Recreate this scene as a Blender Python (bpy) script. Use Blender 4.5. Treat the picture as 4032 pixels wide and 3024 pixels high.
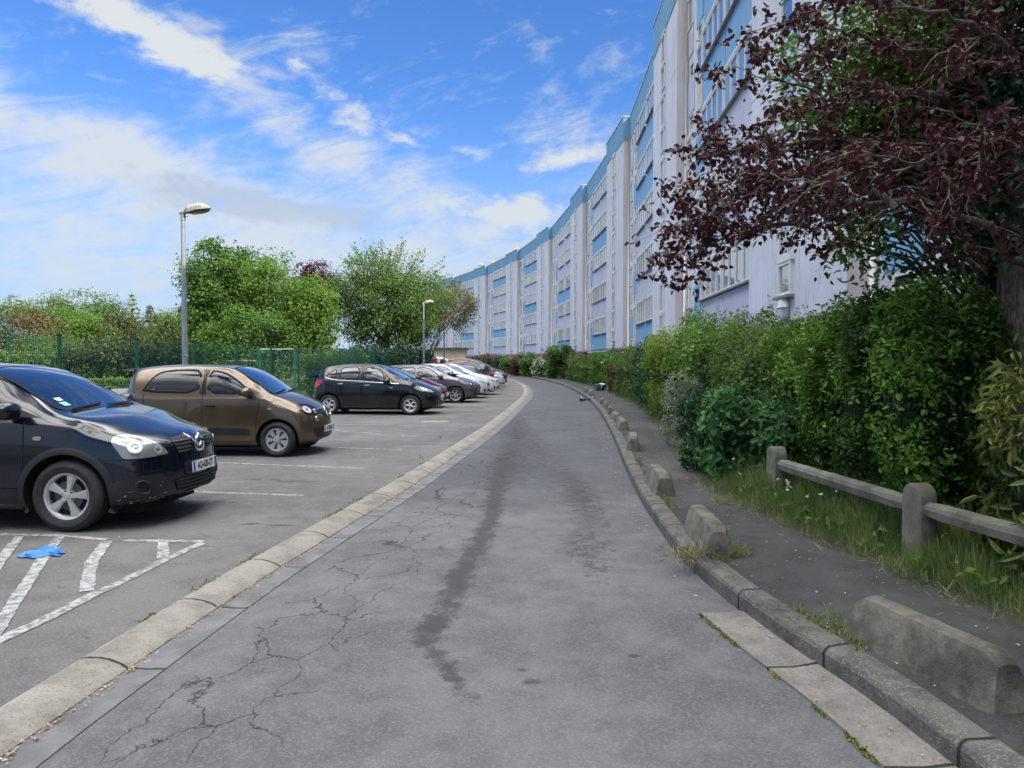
import bpy, bmesh, math, random
import numpy as np
from mathutils import Vector, Matrix, noise
from mathutils.bvhtree import BVHTree
from mathutils.geometry import delaunay_2d_cdt
R = math.radians
scene = bpy.context.scene
for o in list(bpy.data.objects): bpy.data.objects.remove(o)

# ---------------------------------------------------------------- camera
CAM_H = 1.7
F = 2912.0
PITCH = math.atan(97 / F)
cd = bpy.data.cameras.new("camera"); cam = bpy.data.objects.new("camera", cd)
scene.collection.objects.link(cam)
cam.location = (0, 0, CAM_H); cam.rotation_euler = (R(90) - PITCH, 0, 0)
cd.sensor_width = 36; cd.lens = 26.0; cd.clip_start = .05; cd.clip_end = 2500
scene.camera = cam
scene.render.resolution_x = 1024; scene.render.resolution_y = 768

# ---------------------------------------------------------------- light
SUN_EL, SUN_AZ = R(40), R(124)       # azimuth measured from +Y towards +X
sl = bpy.data.lights.new("sun", 'SUN'); so = bpy.data.objects.new("sun", sl)
scene.collection.objects.link(so)
sl.energy = 2.5; sl.angle = R(.5); sl.color = (1, .94, .84)
sd = Vector((math.sin(SUN_AZ) * math.cos(SUN_EL), math.cos(SUN_AZ) * math.cos(SUN_EL), math.sin(SUN_EL)))
so.rotation_euler = sd.to_track_quat('Z', 'Y').to_euler(); so.location = (40, 0, 40)
scene.view_settings.view_transform = 'Standard'; scene.view_settings.look = 'None'
scene.view_settings.exposure = 1.48; scene.view_settings.gamma = 1
scene.cycles.max_bounces = 8; scene.cycles.transparent_max_bounces = 12
scene.cycles.sample_clamp_indirect = 6


class NT:
    """small node-tree helper"""
    def __init__(s, tree): s.t = tree; s.n = tree.nodes; s.l = tree.links; s.n.clear()
    def node(s, ty, **kw):
        n = s.n.new(ty)
        for k, v in kw.items(): setattr(n, k, v)
        return n
    def put(s, sock, v):
        if v is None: return
        if isinstance(v, bpy.types.NodeSocket): s.l.new(v, sock)
        elif isinstance(v, (tuple, list)) and len(v) == 3 and sock.type == 'RGBA': sock.default_value = (*v, 1)
        else: sock.default_value = v
    def m(s, op, a, b=None, c=None, clamp=False):
        n = s.node('ShaderNodeMath', operation=op, use_clamp=clamp)
        s.put(n.inputs[0], a); s.put(n.inputs[1], b)
        if c is not None: s.put(n.inputs[2], c)
        return n.outputs[0]
    def vm(s, op, a, b=None, sc=None):
        n = s.node('ShaderNodeVectorMath', operation=op)
        s.put(n.inputs[0], a); s.put(n.inputs[1], b)
        if sc is not None: s.put(n.inputs['Scale'], sc)
        return n.outputs['Value'] if op in ('LENGTH', 'DOT_PRODUCT', 'DISTANCE') else n.outputs[0]
    def mix(s, f, a, b, mode='MIX'):
        n = s.node('ShaderNodeMix', data_type='RGBA', blend_type=mode)
        s.put(n.inputs[0], f); s.put(n.inputs[6], a); s.put(n.inputs[7], b); return n.outputs[2]
    def noise(s, v, scale, detail=3, rough=.55, dist=0, color=False):
        n = s.node('ShaderNodeTexNoise'); s.put(n.inputs['Vector'], v)
        n.inputs['Scale'].default_value = scale; n.inputs['Detail'].default_value = detail
        n.inputs['Roughness'].default_value = rough; n.inputs['Distortion'].default_value = dist
        return n.outputs['Color' if color else 'Fac']
    def vor(s, v, scale, feat='F1', rnd=1):
        n = s.node('ShaderNodeTexVoronoi', feature=feat); s.put(n.inputs['Vector'], v)
        n.inputs['Scale'].default_value = scale; n.inputs['Randomness'].default_value = rnd
        return n
    def ramp(s, f, lo, hi, a=0., b=1.):
        n = s.node('ShaderNodeMapRange', clamp=True); s.put(n.inputs[0], f)
        n.inputs[1].default_value = lo; n.inputs[2].default_value = hi
        n.inputs[3].default_value = a; n.inputs[4].default_value = b
        n.interpolation_type = 'SMOOTHSTEP'; return n.outputs[0]
    def scale(s, v, xyz):
        n = s.node('ShaderNodeMapping'); s.put(n.inputs[0], v); n.inputs['Scale'].default_value = xyz
        return n.outputs[0]
    def comb(s, x, y, z=0.):
        n = s.node('ShaderNodeCombineXYZ'); s.put(n.inputs[0], x); s.put(n.inputs[1], y); s.put(n.inputs[2], z)
        return n.outputs[0]
    def sep(s, v):
        n = s.node('ShaderNodeSeparateXYZ'); s.put(n.inputs[0], v); return n.outputs


# ---------------------------------------------------------------- sky
world = bpy.data.worlds.new("World"); scene.world = world; world.use_nodes = True
t = NT(world.node_tree)
sky = t.node('ShaderNodeTexSky', sky_type='NISHITA', sun_disc=False)
sky.sun_elevation = SUN_EL; sky.sun_rotation = SUN_AZ
sky.air_density = 1.0; sky.dust_density = .3; sky.ozone_density = 2.5
dirv = t.node('ShaderNodeTexCoord').outputs['Generated']
sx, sy, sz = t.sep(dirv)
az = t.m('ARCTAN2', sx, sy); el = t.m('ARCSINE', sz)
wn = t.noise(t.scale(dirv, (1, 1, 2.2)), 4.2, 5, .62, color=True)
wn2 = t.m('ADD', t.m('MULTIPLY', t.noise(t.scale(dirv, (1, 1, 1.7)), 9, 9, .68, .4), .7), t.m('MULTIPLY', t.noise(t.scale(dirv, (1, 1, 1.7)), 34, 7, .7, .3), .3))
wx, wy, wz = t.sep(wn)
azw = t.m('ADD', az, t.m('MULTIPLY', t.m('SUBTRACT', wx, .5), .16))
elw = t.m('ADD', el, t.m('MULTIPLY', t.m('SUBTRACT', wy, .5), .09))
def skyblob(vx, vy, rx, ry, ang, amp, warp=True, pw=1.0):
    px, py = vx * 1.8228, vy * 1.8228
    a0 = math.atan((px - 2016) / F); e0 = math.atan((1415 - py) / F * math.cos(a0))
    k = 1.8228 / F * math.cos(a0)
    rx *= k; ry *= k; c, s_ = math.cos(R(ang)), math.sin(R(ang))
    A = azw if warp else az; E = elw if warp else el
    dx = t.m('SUBTRACT', A, a0); dy = t.m('SUBTRACT', E, e0)
    u = t.m('MULTIPLY_ADD', dx, c / rx, t.m('MULTIPLY', dy, s_ / rx))
    v = t.m('MULTIPLY_ADD', dx, -s_ / ry, t.m('MULTIPLY', dy, c / ry))
    r2 = t.m('MULTIPLY_ADD', u, u, t.m('MULTIPLY', v, v))
    return t.m('MULTIPLY', t.m('EXPONENT', t.m('MULTIPLY', r2, -pw)), amp)
def total(blobs):
    acc = None
    for b in blobs:
        o = skyblob(*b); acc = o if acc is None else t.m('ADD', acc, o)
    return acc
cum = total([(230, 45, 290, 46, -9, .62), (350, 95, 180, 48, -18, .72), (440, 150, 90, 34, -25, .4), (768, 240, 100, 36, -14, 1.1), (620, 150, 50, 18, -20, .6),
             (1030, 335, 60, 20, -14, .8), (1240, 352, 120, 30, 8, 1.0), (890, 300, 40, 14, -10, .7),
             (1000, 455, 300, 40, -3, .75), (1130, 470, 150, 32, 0, .6), (190, 150, 100, 14, -8, .55)])
cir = total([(200, 320, 520, 80, -13, .9), (760, 330, 420, 60, -27, .55), (520, 200, 170, 40, -32, .45), (560, 60, 200, 26, 4, .35),
             (560, 480, 900, 110, -6, .45), (500, 655, 1300, 180, 0, .68), (250, 530, 500, 80, 0, .15), (1190, 215, 150, 30, -52, .4),
             (1150, 300, 260, 60, -10, .3)])
shade = total([(400, 400, 280, 30, -6, .75), (560, 440, 240, 30, 0, .6), (720, 480, 150, 36, 0, .7),
               (800, 410, 100, 16, 0, .5), (330, 30, 240, 22, -16, .35), (500, 95, 90, 20, -14, .4), (780, 250, 70, 14, -12, .3)])
streak = t.noise(t.scale(t.comb(t.m('ADD', az, t.m('MULTIPLY', el, 1.2)), t.m('SUBTRACT', el, t.m('MULTIPLY', az, .35))), (2.2, 10, 1)), 2.4, 8, .66, .7)
d1 = t.ramp(t.m('ADD', cum, t.m('MULTIPLY', t.m('SUBTRACT', wn2, .49), 4.0)), .34, 1.25)
d2 = t.m('MULTIPLY', t.ramp(t.m('ADD', t.m('ADD', cir, t.m('MULTIPLY', t.m('SUBTRACT', streak, .5), 2.3)), t.m('MULTIPLY', t.m('SUBTRACT', wn2, .5), 2.2)), .0, 1.25), .93)
# added broken cloud outside the view; its overhead cap is brightened as fill light
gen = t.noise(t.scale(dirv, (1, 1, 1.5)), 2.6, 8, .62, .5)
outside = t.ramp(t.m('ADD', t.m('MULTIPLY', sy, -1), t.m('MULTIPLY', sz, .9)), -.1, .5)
fill_cap = t.ramp(sz, .58, .82)
d3 = t.m('MAXIMUM', t.m('MULTIPLY', t.ramp(gen, .42, .60), outside), t.m('MULTIPLY', fill_cap, t.ramp(gen, .40, .54)))
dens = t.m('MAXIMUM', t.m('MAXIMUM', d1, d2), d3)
sdark = t.m('MULTIPLY', t.ramp(t.m('ADD', shade, t.m('MULTIPLY', t.m('SUBTRACT', wn2, .5), 3.0)), .25, 1.0), .75)
skyc = t.mix(1.0, sky.outputs[0], (.33, .56, .885), 'MULTIPLY')
cc = t.mix(sdark, (3.1, 3.3, 3.5), (1.9, 2.25, 2.8))
cc = t.mix(t.m('MULTIPLY', d3, fill_cap), cc, (31.0, 30.0, 29.0))
low = t.ramp(el, .36, .0); skyc = t.mix(t.m('MULTIPLY', low, .85), skyc, (1.9, 2.55, 3.55))
cc = t.mix(t.m('MULTIPLY', low, .55), cc, (2.45, 2.95, 3.65))
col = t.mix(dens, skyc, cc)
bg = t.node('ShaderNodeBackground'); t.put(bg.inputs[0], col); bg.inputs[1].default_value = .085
t.l.new(bg.outputs[0], t.node('ShaderNodeOutputWorld').inputs[0])
# ================================================================ helpers
COL = scene.collection
rng = random.Random(7)
nrg = np.random.default_rng(11)

def G(px, py, z=0.0):
    """the point at height z that a measured pixel of the 4032x3024 photo stands on"""
    u = (px - 2016) / F; v = -(py - 1512) / F
    d = (u, math.cos(PITCH) + v * math.sin(PITCH), -math.sin(PITCH) + v * math.cos(PITCH))
    k = (z - CAM_H) / d[2]
    return Vector((d[0] * k, d[1] * k, z))
def V(x, y, z=0.0): return G(x * 1.8228, y * 1.8228, z)

def tag(o, label=None, cat=None, group=None, kind=None):
    if label: o['label'] = label
    if cat: o['category'] = cat
    if group: o['group'] = group
    if kind: o['kind'] = kind
    return o
def thing(name, label, cat, loc=(0, 0, 0), rz=0, group=None):
    o = bpy.data.objects.new(name, None); COL.objects.link(o)
    o.location = loc; o.rotation_euler = (0, 0, rz); o.empty_display_size = .2
    return tag(o, label, cat, group)
def link(name, me, parent=None):
    o = bpy.data.objects.new(name, me); COL.objects.link(o)
    if parent is not None: o.parent = parent
    return o
def copy_tree(o, parent=None):
    c = o.copy(); COL.objects.link(c)
    if parent is not None: c.parent = parent
    for ch in list(o.children): copy_tree(ch, c)
    return c

class MB:
    """collects shapes into one mesh"""
    def __init__(s): s.v = []; s.f = []; s.m = []; s.uv = None
    def add(s, vs, fs, mi=0):
        b = len(s.v); s.v += [tuple(p) for p in vs]
        s.f += [tuple(b + i for i in f) for f in fs]; s.m += [mi] * len(fs)
    def box(s, x0, x1, y0, y1, z0, z1, mi=0, M=None):
        vs = [Vector(p) for p in ((x0, y0, z0), (x1, y0, z0), (x1, y1, z0), (x0, y1, z0), (x0, y0, z1), (x1, y0, z1), (x1, y1, z1), (x0, y1, z1))]
        if M is not None: vs = [M @ p for p in vs]
        s.add(vs, [(0, 3, 2, 1), (4, 5, 6, 7), (0, 1, 5, 4), (1, 2, 6, 5), (2, 3, 7, 6), (3, 0, 4, 7)], mi)
    def tube(s, pts, r, n=8, mi=0, cap=True):
        pts = [Vector(p) for p in pts]; rs = r if isinstance(r, (list, tuple)) else [r] * len(pts)
        rings = []; up = Vector((0, 0, 1))
        for i, p in enumerate(pts):
            d = (pts[min(i + 1, len(pts) - 1)] - pts[max(i - 1, 0)]).normalized()
            a = d.cross(up if abs(d.z) < .95 else Vector((1, 0, 0))).normalized(); b = d.cross(a).normalized()
            rings.append([p + (a * math.cos(k * math.tau / n) + b * math.sin(k * math.tau / n)) * rs[i] for k in range(n)])
        vs = [q for rg in rings for q in rg]; fs = []
        for i in range(len(pts) - 1):
            for k in range(n): fs.append((i * n + k, i * n + (k + 1) % n, (i + 1) * n + (k + 1) % n, (i + 1) * n + k))
        if cap: fs.append(tuple(range(n))); fs.append(tuple((len(pts) - 1) * n + k for k in reversed(range(n))))
        s.add(vs, fs, mi)
    def lathe(s, prof, n=32, axis='Z', M=None, mi=0, closed=False):
        """prof: list of (radius, height)"""
        vs = []; fs = []; m = len(prof)
        for k in range(n):
            a = k * math.tau / n
            for (r, h) in prof:
                c, q = r * math.cos(a), r * math.sin(a)
                p = Vector((c, q, h)) if axis == 'Z' else (Vector((c, h, q)) if axis == 'Y' else Vector((h, c, q)))
                vs.append(M @ p if M is not None else p)
        for k in range(n):
            k2 = (k + 1) % n
            for i in range(m if closed else m - 1):
                j = (i + 1) % m
                fs.append((k * m + i, k2 * m + i, k2 * m + j, k * m + j))
        s.add(vs, fs, mi)
    def prism(s, poly, h0, h1, M=None, mi=0):
        """polygon in xy extruded along z"""
        n = len(poly); vs = [Vector((x, y, h0)) for x, y in poly] + [Vector((x, y, h1)) for x, y in poly]
        if M is not None: vs = [M @ p for p in vs]
        s.add(vs, [tuple(reversed(range(n))), tuple(range(n, 2 * n))] + [(i, (i + 1) % n, n + (i + 1) % n, n + i) for i in range(n)], mi)
    def sphere(s, c, r, n=10, m=7, sc=(1, 1, 1), mi=0):
        c = Vector(c); prof = [(math.sin(math.pi * i / m) * r, -math.cos(math.pi * i / m) * r) for i in range(m + 1)]
        M = Matrix.Translation(c) @ Matrix.Diagonal((*sc, 1)); s.lathe(prof, n, 'Z', M, mi)
    def mesh(s, name, mats, smooth=False, ang=None, weld=False):
        me = bpy.data.meshes.new(name); me.from_pydata(s.v, [], s.f)
        for m in (mats if isinstance(mats, (list, tuple)) else [mats]): me.materials.append(m)
        if any(s.m): me.polygons.foreach_set('material_index', s.m)
        if weld:
            bm = bmesh.new(); bm.from_mesh(me); bmesh.ops.remove_doubles(bm, verts=bm.verts, dist=1e-4); bm.to_mesh(me); bm.free()
        if smooth: me.polygons.foreach_set('use_smooth', [True] * len(me.polygons))
        if smooth and ang: me.set_sharp_from_angle(angle=R(ang))
        me.update(); return me
    def build(s, name, mats, parent=None, smooth=False, ang=None, weld=False, bevel=0):
        o = link(name, s.mesh(name, mats, smooth, ang, weld), parent)
        if bevel:
            b = o.modifiers.new('bevel', 'BEVEL'); b.width = bevel; b.segments = 2; b.limit_method = 'ANGLE'; b.angle_limit = R(35)
        return o

def interp(pts, x):
    """monotone-ish smooth interpolation through (x, y) pairs"""
    if x <= pts[0][0]: return pts[0][1]
    if x >= pts[-1][0]: return pts[-1][1]
    n = len(pts)
    for i in range(n - 1):
        if pts[i][0] <= x <= pts[i + 1][0]: break
    def sl(j):
        if j <= 0: return (pts[1][1] - pts[0][1]) / (pts[1][0] - pts[0][0])
        if j >= n - 1: return (pts[-1][1] - pts[-2][1]) / (pts[-1][0] - pts[-2][0])
        a = (pts[j][1] - pts[j - 1][1]) / (pts[j][0] - pts[j - 1][0]); b = (pts[j + 1][1] - pts[j][1]) / (pts[j + 1][0] - pts[j][0])
        return 0 if a * b <= 0 else 2 * a * b / (a + b)
    (x0, y0), (x1, y1) = pts[i], pts[i + 1]; h = x1 - x0; u = (x - x0) / h
    return ((2 * u**3 - 3 * u * u + 1) * y0 + (u**3 - 2 * u * u + u) * h * sl(i) + (-2 * u**3 + 3 * u * u) * y1 + (u**3 - u * u) * h * sl(i + 1))
def sstep(x, a, b):
    u = min(1, max(0, (x - a) / (b - a))); return u * u * (3 - 2 * u)

# ---------------------------------------------------------------- materials
def newmat(name):
    m = bpy.data.materials.new(name); m.use_nodes = True
    t = NT(m.node_tree); out = t.node('ShaderNodeOutputMaterial'); return m, t, out
def pbr(t, out, col, rough=.6, metal=0, spec=.5, bump=None, bs=.3, bd=.01, coat=0, **kw):
    b = t.node('ShaderNodeBsdfPrincipled'); t.put(b.inputs['Base Color'], col); t.put(b.inputs['Roughness'], rough)
    t.put(b.inputs['Metallic'], metal); t.put(b.inputs['Specular IOR Level'], spec); b.inputs['Coat Weight'].default_value = coat
    b.inputs['Coat Roughness'].default_value = .03
    for k, v in kw.items(): t.put(b.inputs[k], v)
    if bump is not None:
        bn = t.node('ShaderNodeBump'); t.put(bn.inputs['Height'], bump); bn.inputs['Strength'].default_value = bs
        bn.inputs['Distance'].default_value = bd; t.l.new(bn.outputs[0], b.inputs['Normal'])
    if out is not None: t.l.new(b.outputs[0], out.inputs[0])
    return b
def simple(name, col, rough=.5, metal=0, var=.12, sc=8, bs=0, bsc=60, coat=0, spec=.5, dirt=None):
    m, t, out = newmat(name)
    p = t.node('ShaderNodeTexCoord').outputs['Object']
    n = t.noise(p, sc, 4); c2 = tuple(c * (1 - var) for c in col); c1 = tuple(min(1, c * (1 + var)) for c in col)
    c = t.mix(t.ramp(n, .3, .7), c2, c1)
    if dirt: c = t.mix(t.m('MULTIPLY', t.ramp(t.noise(p, sc * .6, 5, .65), .48, .72), dirt[1]), c, dirt[0])
    pbr(t, out, c, rough, metal, spec, t.noise(p, bsc, 3) if bs else None, bs, .01, coat); return m

M = {}
M['white_plastic'] = simple('white_plastic', (.72, .73, .74), .4)
M['rubber'] = simple('rubber', (.022, .022, .023), .75, var=.25, sc=14, bs=.15, bsc=120, dirt=((.05, .047, .042), .5))
M['black_plastic'] = simple('black_plastic', (.013, .0135, .015), .5, var=.2, bs=.08, bsc=300)
M['black_gloss'] = simple('black_gloss', (.01, .01, .011), .12)
M['seal'] = simple('seal', (.006, .006, .007), .7, spec=.2)
M['dark_void'] = simple('dark_void', (.006, .006, .007), .9)
M['chrome'] = simple('chrome', (.75, .77, .8), .12, 1)
M['alloy'] = simple('alloy', (.62, .62, .60), .38, .75, var=.1, dirt=((.2, .18, .16), .35))
M['alloy_dark'] = simple('alloy_dark', (.07, .07, .07), .5, .4)
M['alloy_grey'] = simple('alloy_grey', (.46, .47, .48), .45, .5, var=.08)
M['fabric'] = simple('fabric', (.035, .036, .04), .9)
M['lamp_red'] = simple('lamp_red', (.45, .015, .015), .15, coat=.5)
M['plate_white'] = simple('plate_white', (.72, .73, .72), .35, var=.03)
M['plate_blue'] = simple('plate_blue', (.02, .1, .45), .35)
M['ink'] = simple('ink', (.01, .01, .012), .4)
M['galvanised'] = simple('galvanised', (.30, .32, .34), .55, .3, var=.12, sc=5)
M['green_paint'] = simple('green_paint', (.008, .10, .065), .45, var=.15)
M['lamp_housing'] = simple('lamp_housing', (.25, .26, .23), .6)
M['concrete_bollard'] = None

def paint(name, col, metal=0.0, rough=.25, flake=.0):
    m, t, out = newmat(name)
    p = t.node('ShaderNodeTexCoord').outputs['Object']
    dust = t.ramp(t.noise(p, 5, 5, .65), .42, .75)
    z = t.sep(p)[2]
    low = t.ramp(z, .55, .2)
    d = t.m('MULTIPLY', t.m('ADD', t.m('MULTIPLY', dust, .012), t.m('MULTIPLY', low, t.m('MULTIPLY', dust, .10))), 1)
    c = t.mix(d, col, (.16, .145, .125))
    geo = t.node('ShaderNodeNewGeometry')
    b = pbr(t, None, c, t.m('ADD', rough, t.m('MULTIPLY', dust, .12)), metal, .15, coat=1)
    b.inputs['Coat Roughness'].default_value = .04
    inner = t.node('ShaderNodeBsdfDiffuse'); inner.inputs[0].default_value = (.03, .03, .032, 1)
    mx = t.node('ShaderNodeMixShader'); t.l.new(geo.outputs['Backfacing'], mx.inputs[0])
    t.l.new(b.outputs[0], mx.inputs[1]); t.l.new(inner.outputs[0], mx.inputs[2]); t.l.new(mx.outputs[0], out.inputs[0])
    return m
def glassmat(name, tint, base=.10, solid=None):
    m, t, out = newmat(name)
    lw = t.node('ShaderNodeFresnel'); lw.inputs[0].default_value = 1.5
    fac = t.m('ADD', t.m('MULTIPLY', lw.outputs[0], 1.35), base, clamp=True)
    tr = t.node('ShaderNodeBsdfTransparent' if solid is None else 'ShaderNodeBsdfDiffuse'); t.put(tr.inputs[0], tint if solid is None else solid)
    gl = t.node('ShaderNodeBsdfGlossy'); gl.inputs['Roughness'].default_value = .015; gl.inputs[0].default_value = (.95, .97, 1, 1)
    mx = t.node('ShaderNodeMixShader'); t.l.new(fac, mx.inputs[0]); t.l.new(tr.outputs[0], mx.inputs[1]); t.l.new(gl.outputs[0], mx.inputs[2])
    t.l.new(mx.outputs[0], out.inputs[0]); return m
M['car_glass'] = glassmat('car_glass', (.26, .31, .32), .02)
M['screen_glass'] = glassmat('screen_glass', (.50, .55, .58), .13)
M['screen_dark'] = glassmat('screen_dark', None, .26, (.02, .025, .03))
M['car_glass_dark'] = glassmat('car_glass_dark', None, .04, (.010, .011, .013))
M['lamp_lens'] = glassmat('lamp_lens', None, .05, (.21, .22, .20))
M['lamp_clear'] = glassmat('lamp_clear', (.75, .78, .78), .06)

def foliage(name, dark, lightc, tl=.35, rough=.55):
    """leaf colour varies leaf by leaf through a stored value"""
    m, t, out = newmat(name)
    a = t.node('ShaderNodeAttribute', attribute_name='tone')
    c = t.mix(a.outputs['Fac'], dark, lightc)
    b = pbr(t, None, c, rough, 0, .35)
    tr = t.node('ShaderNodeBsdfTranslucent'); t.put(tr.inputs[0], t.mix(.35, c, lightc))
    mx = t.node('ShaderNodeMixShader'); mx.inputs[0].default_value = tl
    t.l.new(b.outputs[0], mx.inputs[1]); t.l.new(tr.outputs[0], mx.inputs[2]); t.l.new(mx.outputs[0], out.inputs[0])
    return m
def bark(name, a, b):
    m, t, out = newmat(name)
    p = t.node('ShaderNodeTexCoord').outputs['Object']
    n = t.noise(t.scale(p, (1, 1, .35)), 22, 5, .7, .6)
    pbr(t, out, t.mix(t.ramp(n, .35, .65), a, b), .9, bump=n, bs=.9, bd=.03); return m
M['bark'] = bark('bark', (.05, .042, .035), (.16, .14, .11))
M['twig'] = simple('twig', (.20, .18, .12), .85, var=.35, sc=20)

def emit_leaves(name, P, N, size, mat, parent=None, width=.55, tone=None, six=False, droop=0., up=None, jit=.7, cup=.18):
    """one mesh of leaves: P points (n,3), N rough facing directions, folded along the midrib"""
    n = len(P); P = np.asarray(P, float); N = np.asarray(N, float) + nrg.normal(0, jit, (n, 3))
    N /= np.linalg.norm(N, axis=1)[:, None] + 1e-9
    A = nrg.normal(0, 1, (n, 3))
    if up is not None: A = A * .55 + np.asarray(up)
    A[:, 2] -= droop
    T = A - (A * N).sum(1)[:, None] * N; T /= np.linalg.norm(T, axis=1)[:, None] + 1e-9
    B = np.cross(N, T)
    S = np.asarray(size if np.ndim(size) else np.full(n, size)) * nrg.uniform(.65, 1.3, n); S = S[:, None]; W = S * width * .5
    if six:
        pts = [P, P + T * S * .3 + B * W * .85 + N * S * cup, P + T * S * .68 + B * W * .8 + N * S * cup * .8, P + T * S, P + T * S * .68 - B * W * .8 + N * S * cup * .8, P + T * S * .3 - B * W * .85 + N * S * cup]
        q = 6; faces = np.array([[0, 1, 2, 3], [0, 3, 4, 5]])
    else:
        pts = [P, P + T * S * .5 + B * W + N * S * cup, P + T * S, P + T * S * .5 - B * W + N * S * cup]
        q = 4; faces = np.array([[0, 1, 2], [0, 2, 3]])
    VV = np.stack(pts, 1).reshape(-1, 3)
    FF = (np.arange(n)[:, None, None] * q + faces[None]).reshape(-1, faces.shape[1])
    me = bpy.data.meshes.new(name); k = faces.shape[1]
    me.vertices.add(len(VV)); me.vertices.foreach_set('co', VV.ravel())
    me.loops.add(FF.size); me.loops.foreach_set('vertex_index', FF.ravel().astype(np.int32))
    me.polygons.add(len(FF)); me.polygons.foreach_set('loop_start', np.arange(0, FF.size, k, dtype=np.int32))
    me.update(calc_edges=True)
    if tone is None: tone = nrg.uniform(0, 1, n)
    at = me.attributes.new('tone', 'FLOAT', 'POINT'); at.data.foreach_set('value', np.repeat(np.clip(tone, 0, 1), q).astype(np.float32))
    me.materials.append(mat); return link(name, me, parent)
# ================================================================ ground
GL = [(-14, -2.1), (0, -2.06), (3, -1.98), (4, -1.9), (5.5, -1.75), (7, -1.54), (9.4, -1.2), (12.7, -.82), (17.6, -.29), (26, .4), (35, .98), (41, 1.12), (47, 1.05), (53, .78), (60, .3), (70, -.75), (80, -2.2), (100, -6.0), (125, -13)]
KR = [(-14, 2.2), (0, 2.02), (3.4, 1.8), (4.4, 1.62), (5.3, 1.5), (6.2, 1.44), (8, 1.5), (10.5, 1.68), (14.7, 2.07), (21, 2.6), (29, 3.1), (39.5, 3.34), (48, 3.25), (56, 2.85), (66, 2.1), (76, 1.0), (91, -1.0), (105, -3.4), (125, -8)]
GE = [(-14, 3.3), (0, 3.2), (4.2, 2.93), (5.7, 2.68), (7.25, 2.46), (8.1, 2.36), (11, 2.5), (15.8, 3.15), (20, 3.65), (32, 4.5), (39, 4.8), (60, 4.4), (80, 2.6), (95, .4), (125, -6)]
gl = lambda y: interp(GL, y); kr = lambda y: interp(KR, y); ge = lambda y: interp(GE, y)
def off(fn, y, d):
    """point offset by d to the right of the curve x = fn(y)"""
    s = (fn(y + .05) - fn(y - .05)) / .1; k = 1 / math.sqrt(1 + s * s)
    return fn(y) + d * k, y - d * s * k
def yrange(a, b, fine=.25):
    ys = []; y = a
    while y < b: ys.append(y); y += fine if 1 < y < 22 else (.8 if y < 60 else 2)
    return ys + [b]
def strip(name, rows, mat, uvs=None, smooth=True, kind='structure', parent=None):
    """rows: list of point lists of equal length; builds a sheet with uv in metres"""
    vs = [p for r in rows for p in r]; n = len(rows[0])
    fs = [(i * n + k, i * n + k + 1, (i + 1) * n + k + 1, (i + 1) * n + k) for i in range(len(rows) - 1) for k in range(n - 1)]
    me = bpy.data.meshes.new(name); me.from_pydata([tuple(v) for v in vs], [], fs)
    uv = me.uv_layers.new(name='UVMap')
    if uvs:
        fl = [c for r in uvs for c in r]
        for l in me.loops: uv.data[l.index].uv = fl[l.vertex_index]
    me.materials.append(mat)
    if smooth: me.polygons.foreach_set('use_smooth', [True] * len(me.polygons)); me.set_sharp_from_angle(angle=R(28))
    o = link(name, me, parent)
    if kind: o['kind'] = kind
    return o

def blobs2d(t, px, py, L, wob=None):
    acc = None
    for (cx, cy, rx, ry, ang, amp) in L:
        c, s = math.cos(R(ang)), math.sin(R(ang))
        dx = t.m('SUBTRACT', px, cx); dy = t.m('SUBTRACT', py, cy)
        u = t.m('MULTIPLY_ADD', dx, c / rx, t.m('MULTIPLY', dy, s / rx)); v = t.m('MULTIPLY_ADD', dx, -s / ry, t.m('MULTIPLY', dy, c / ry))
        g = t.m('MULTIPLY', t.m('EXPONENT', t.m('MULTIPLY', t.m('MULTIPLY_ADD', u, u, t.m('MULTIPLY', v, v)), -1)), amp)
        acc = g if acc is None else t.m('ADD', acc, g)
    return acc
def chain(pts, w, amp):
    L = []
    for a, b in zip(pts[:-1], pts[1:]):
        d = Vector(b) - Vector(a); m = (Vector(a) + Vector(b)) / 2
        L.append((m.x, m.y, d.length * .62, w, math.degrees(math.atan2(d.y, d.x)), amp))
    return L
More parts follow.
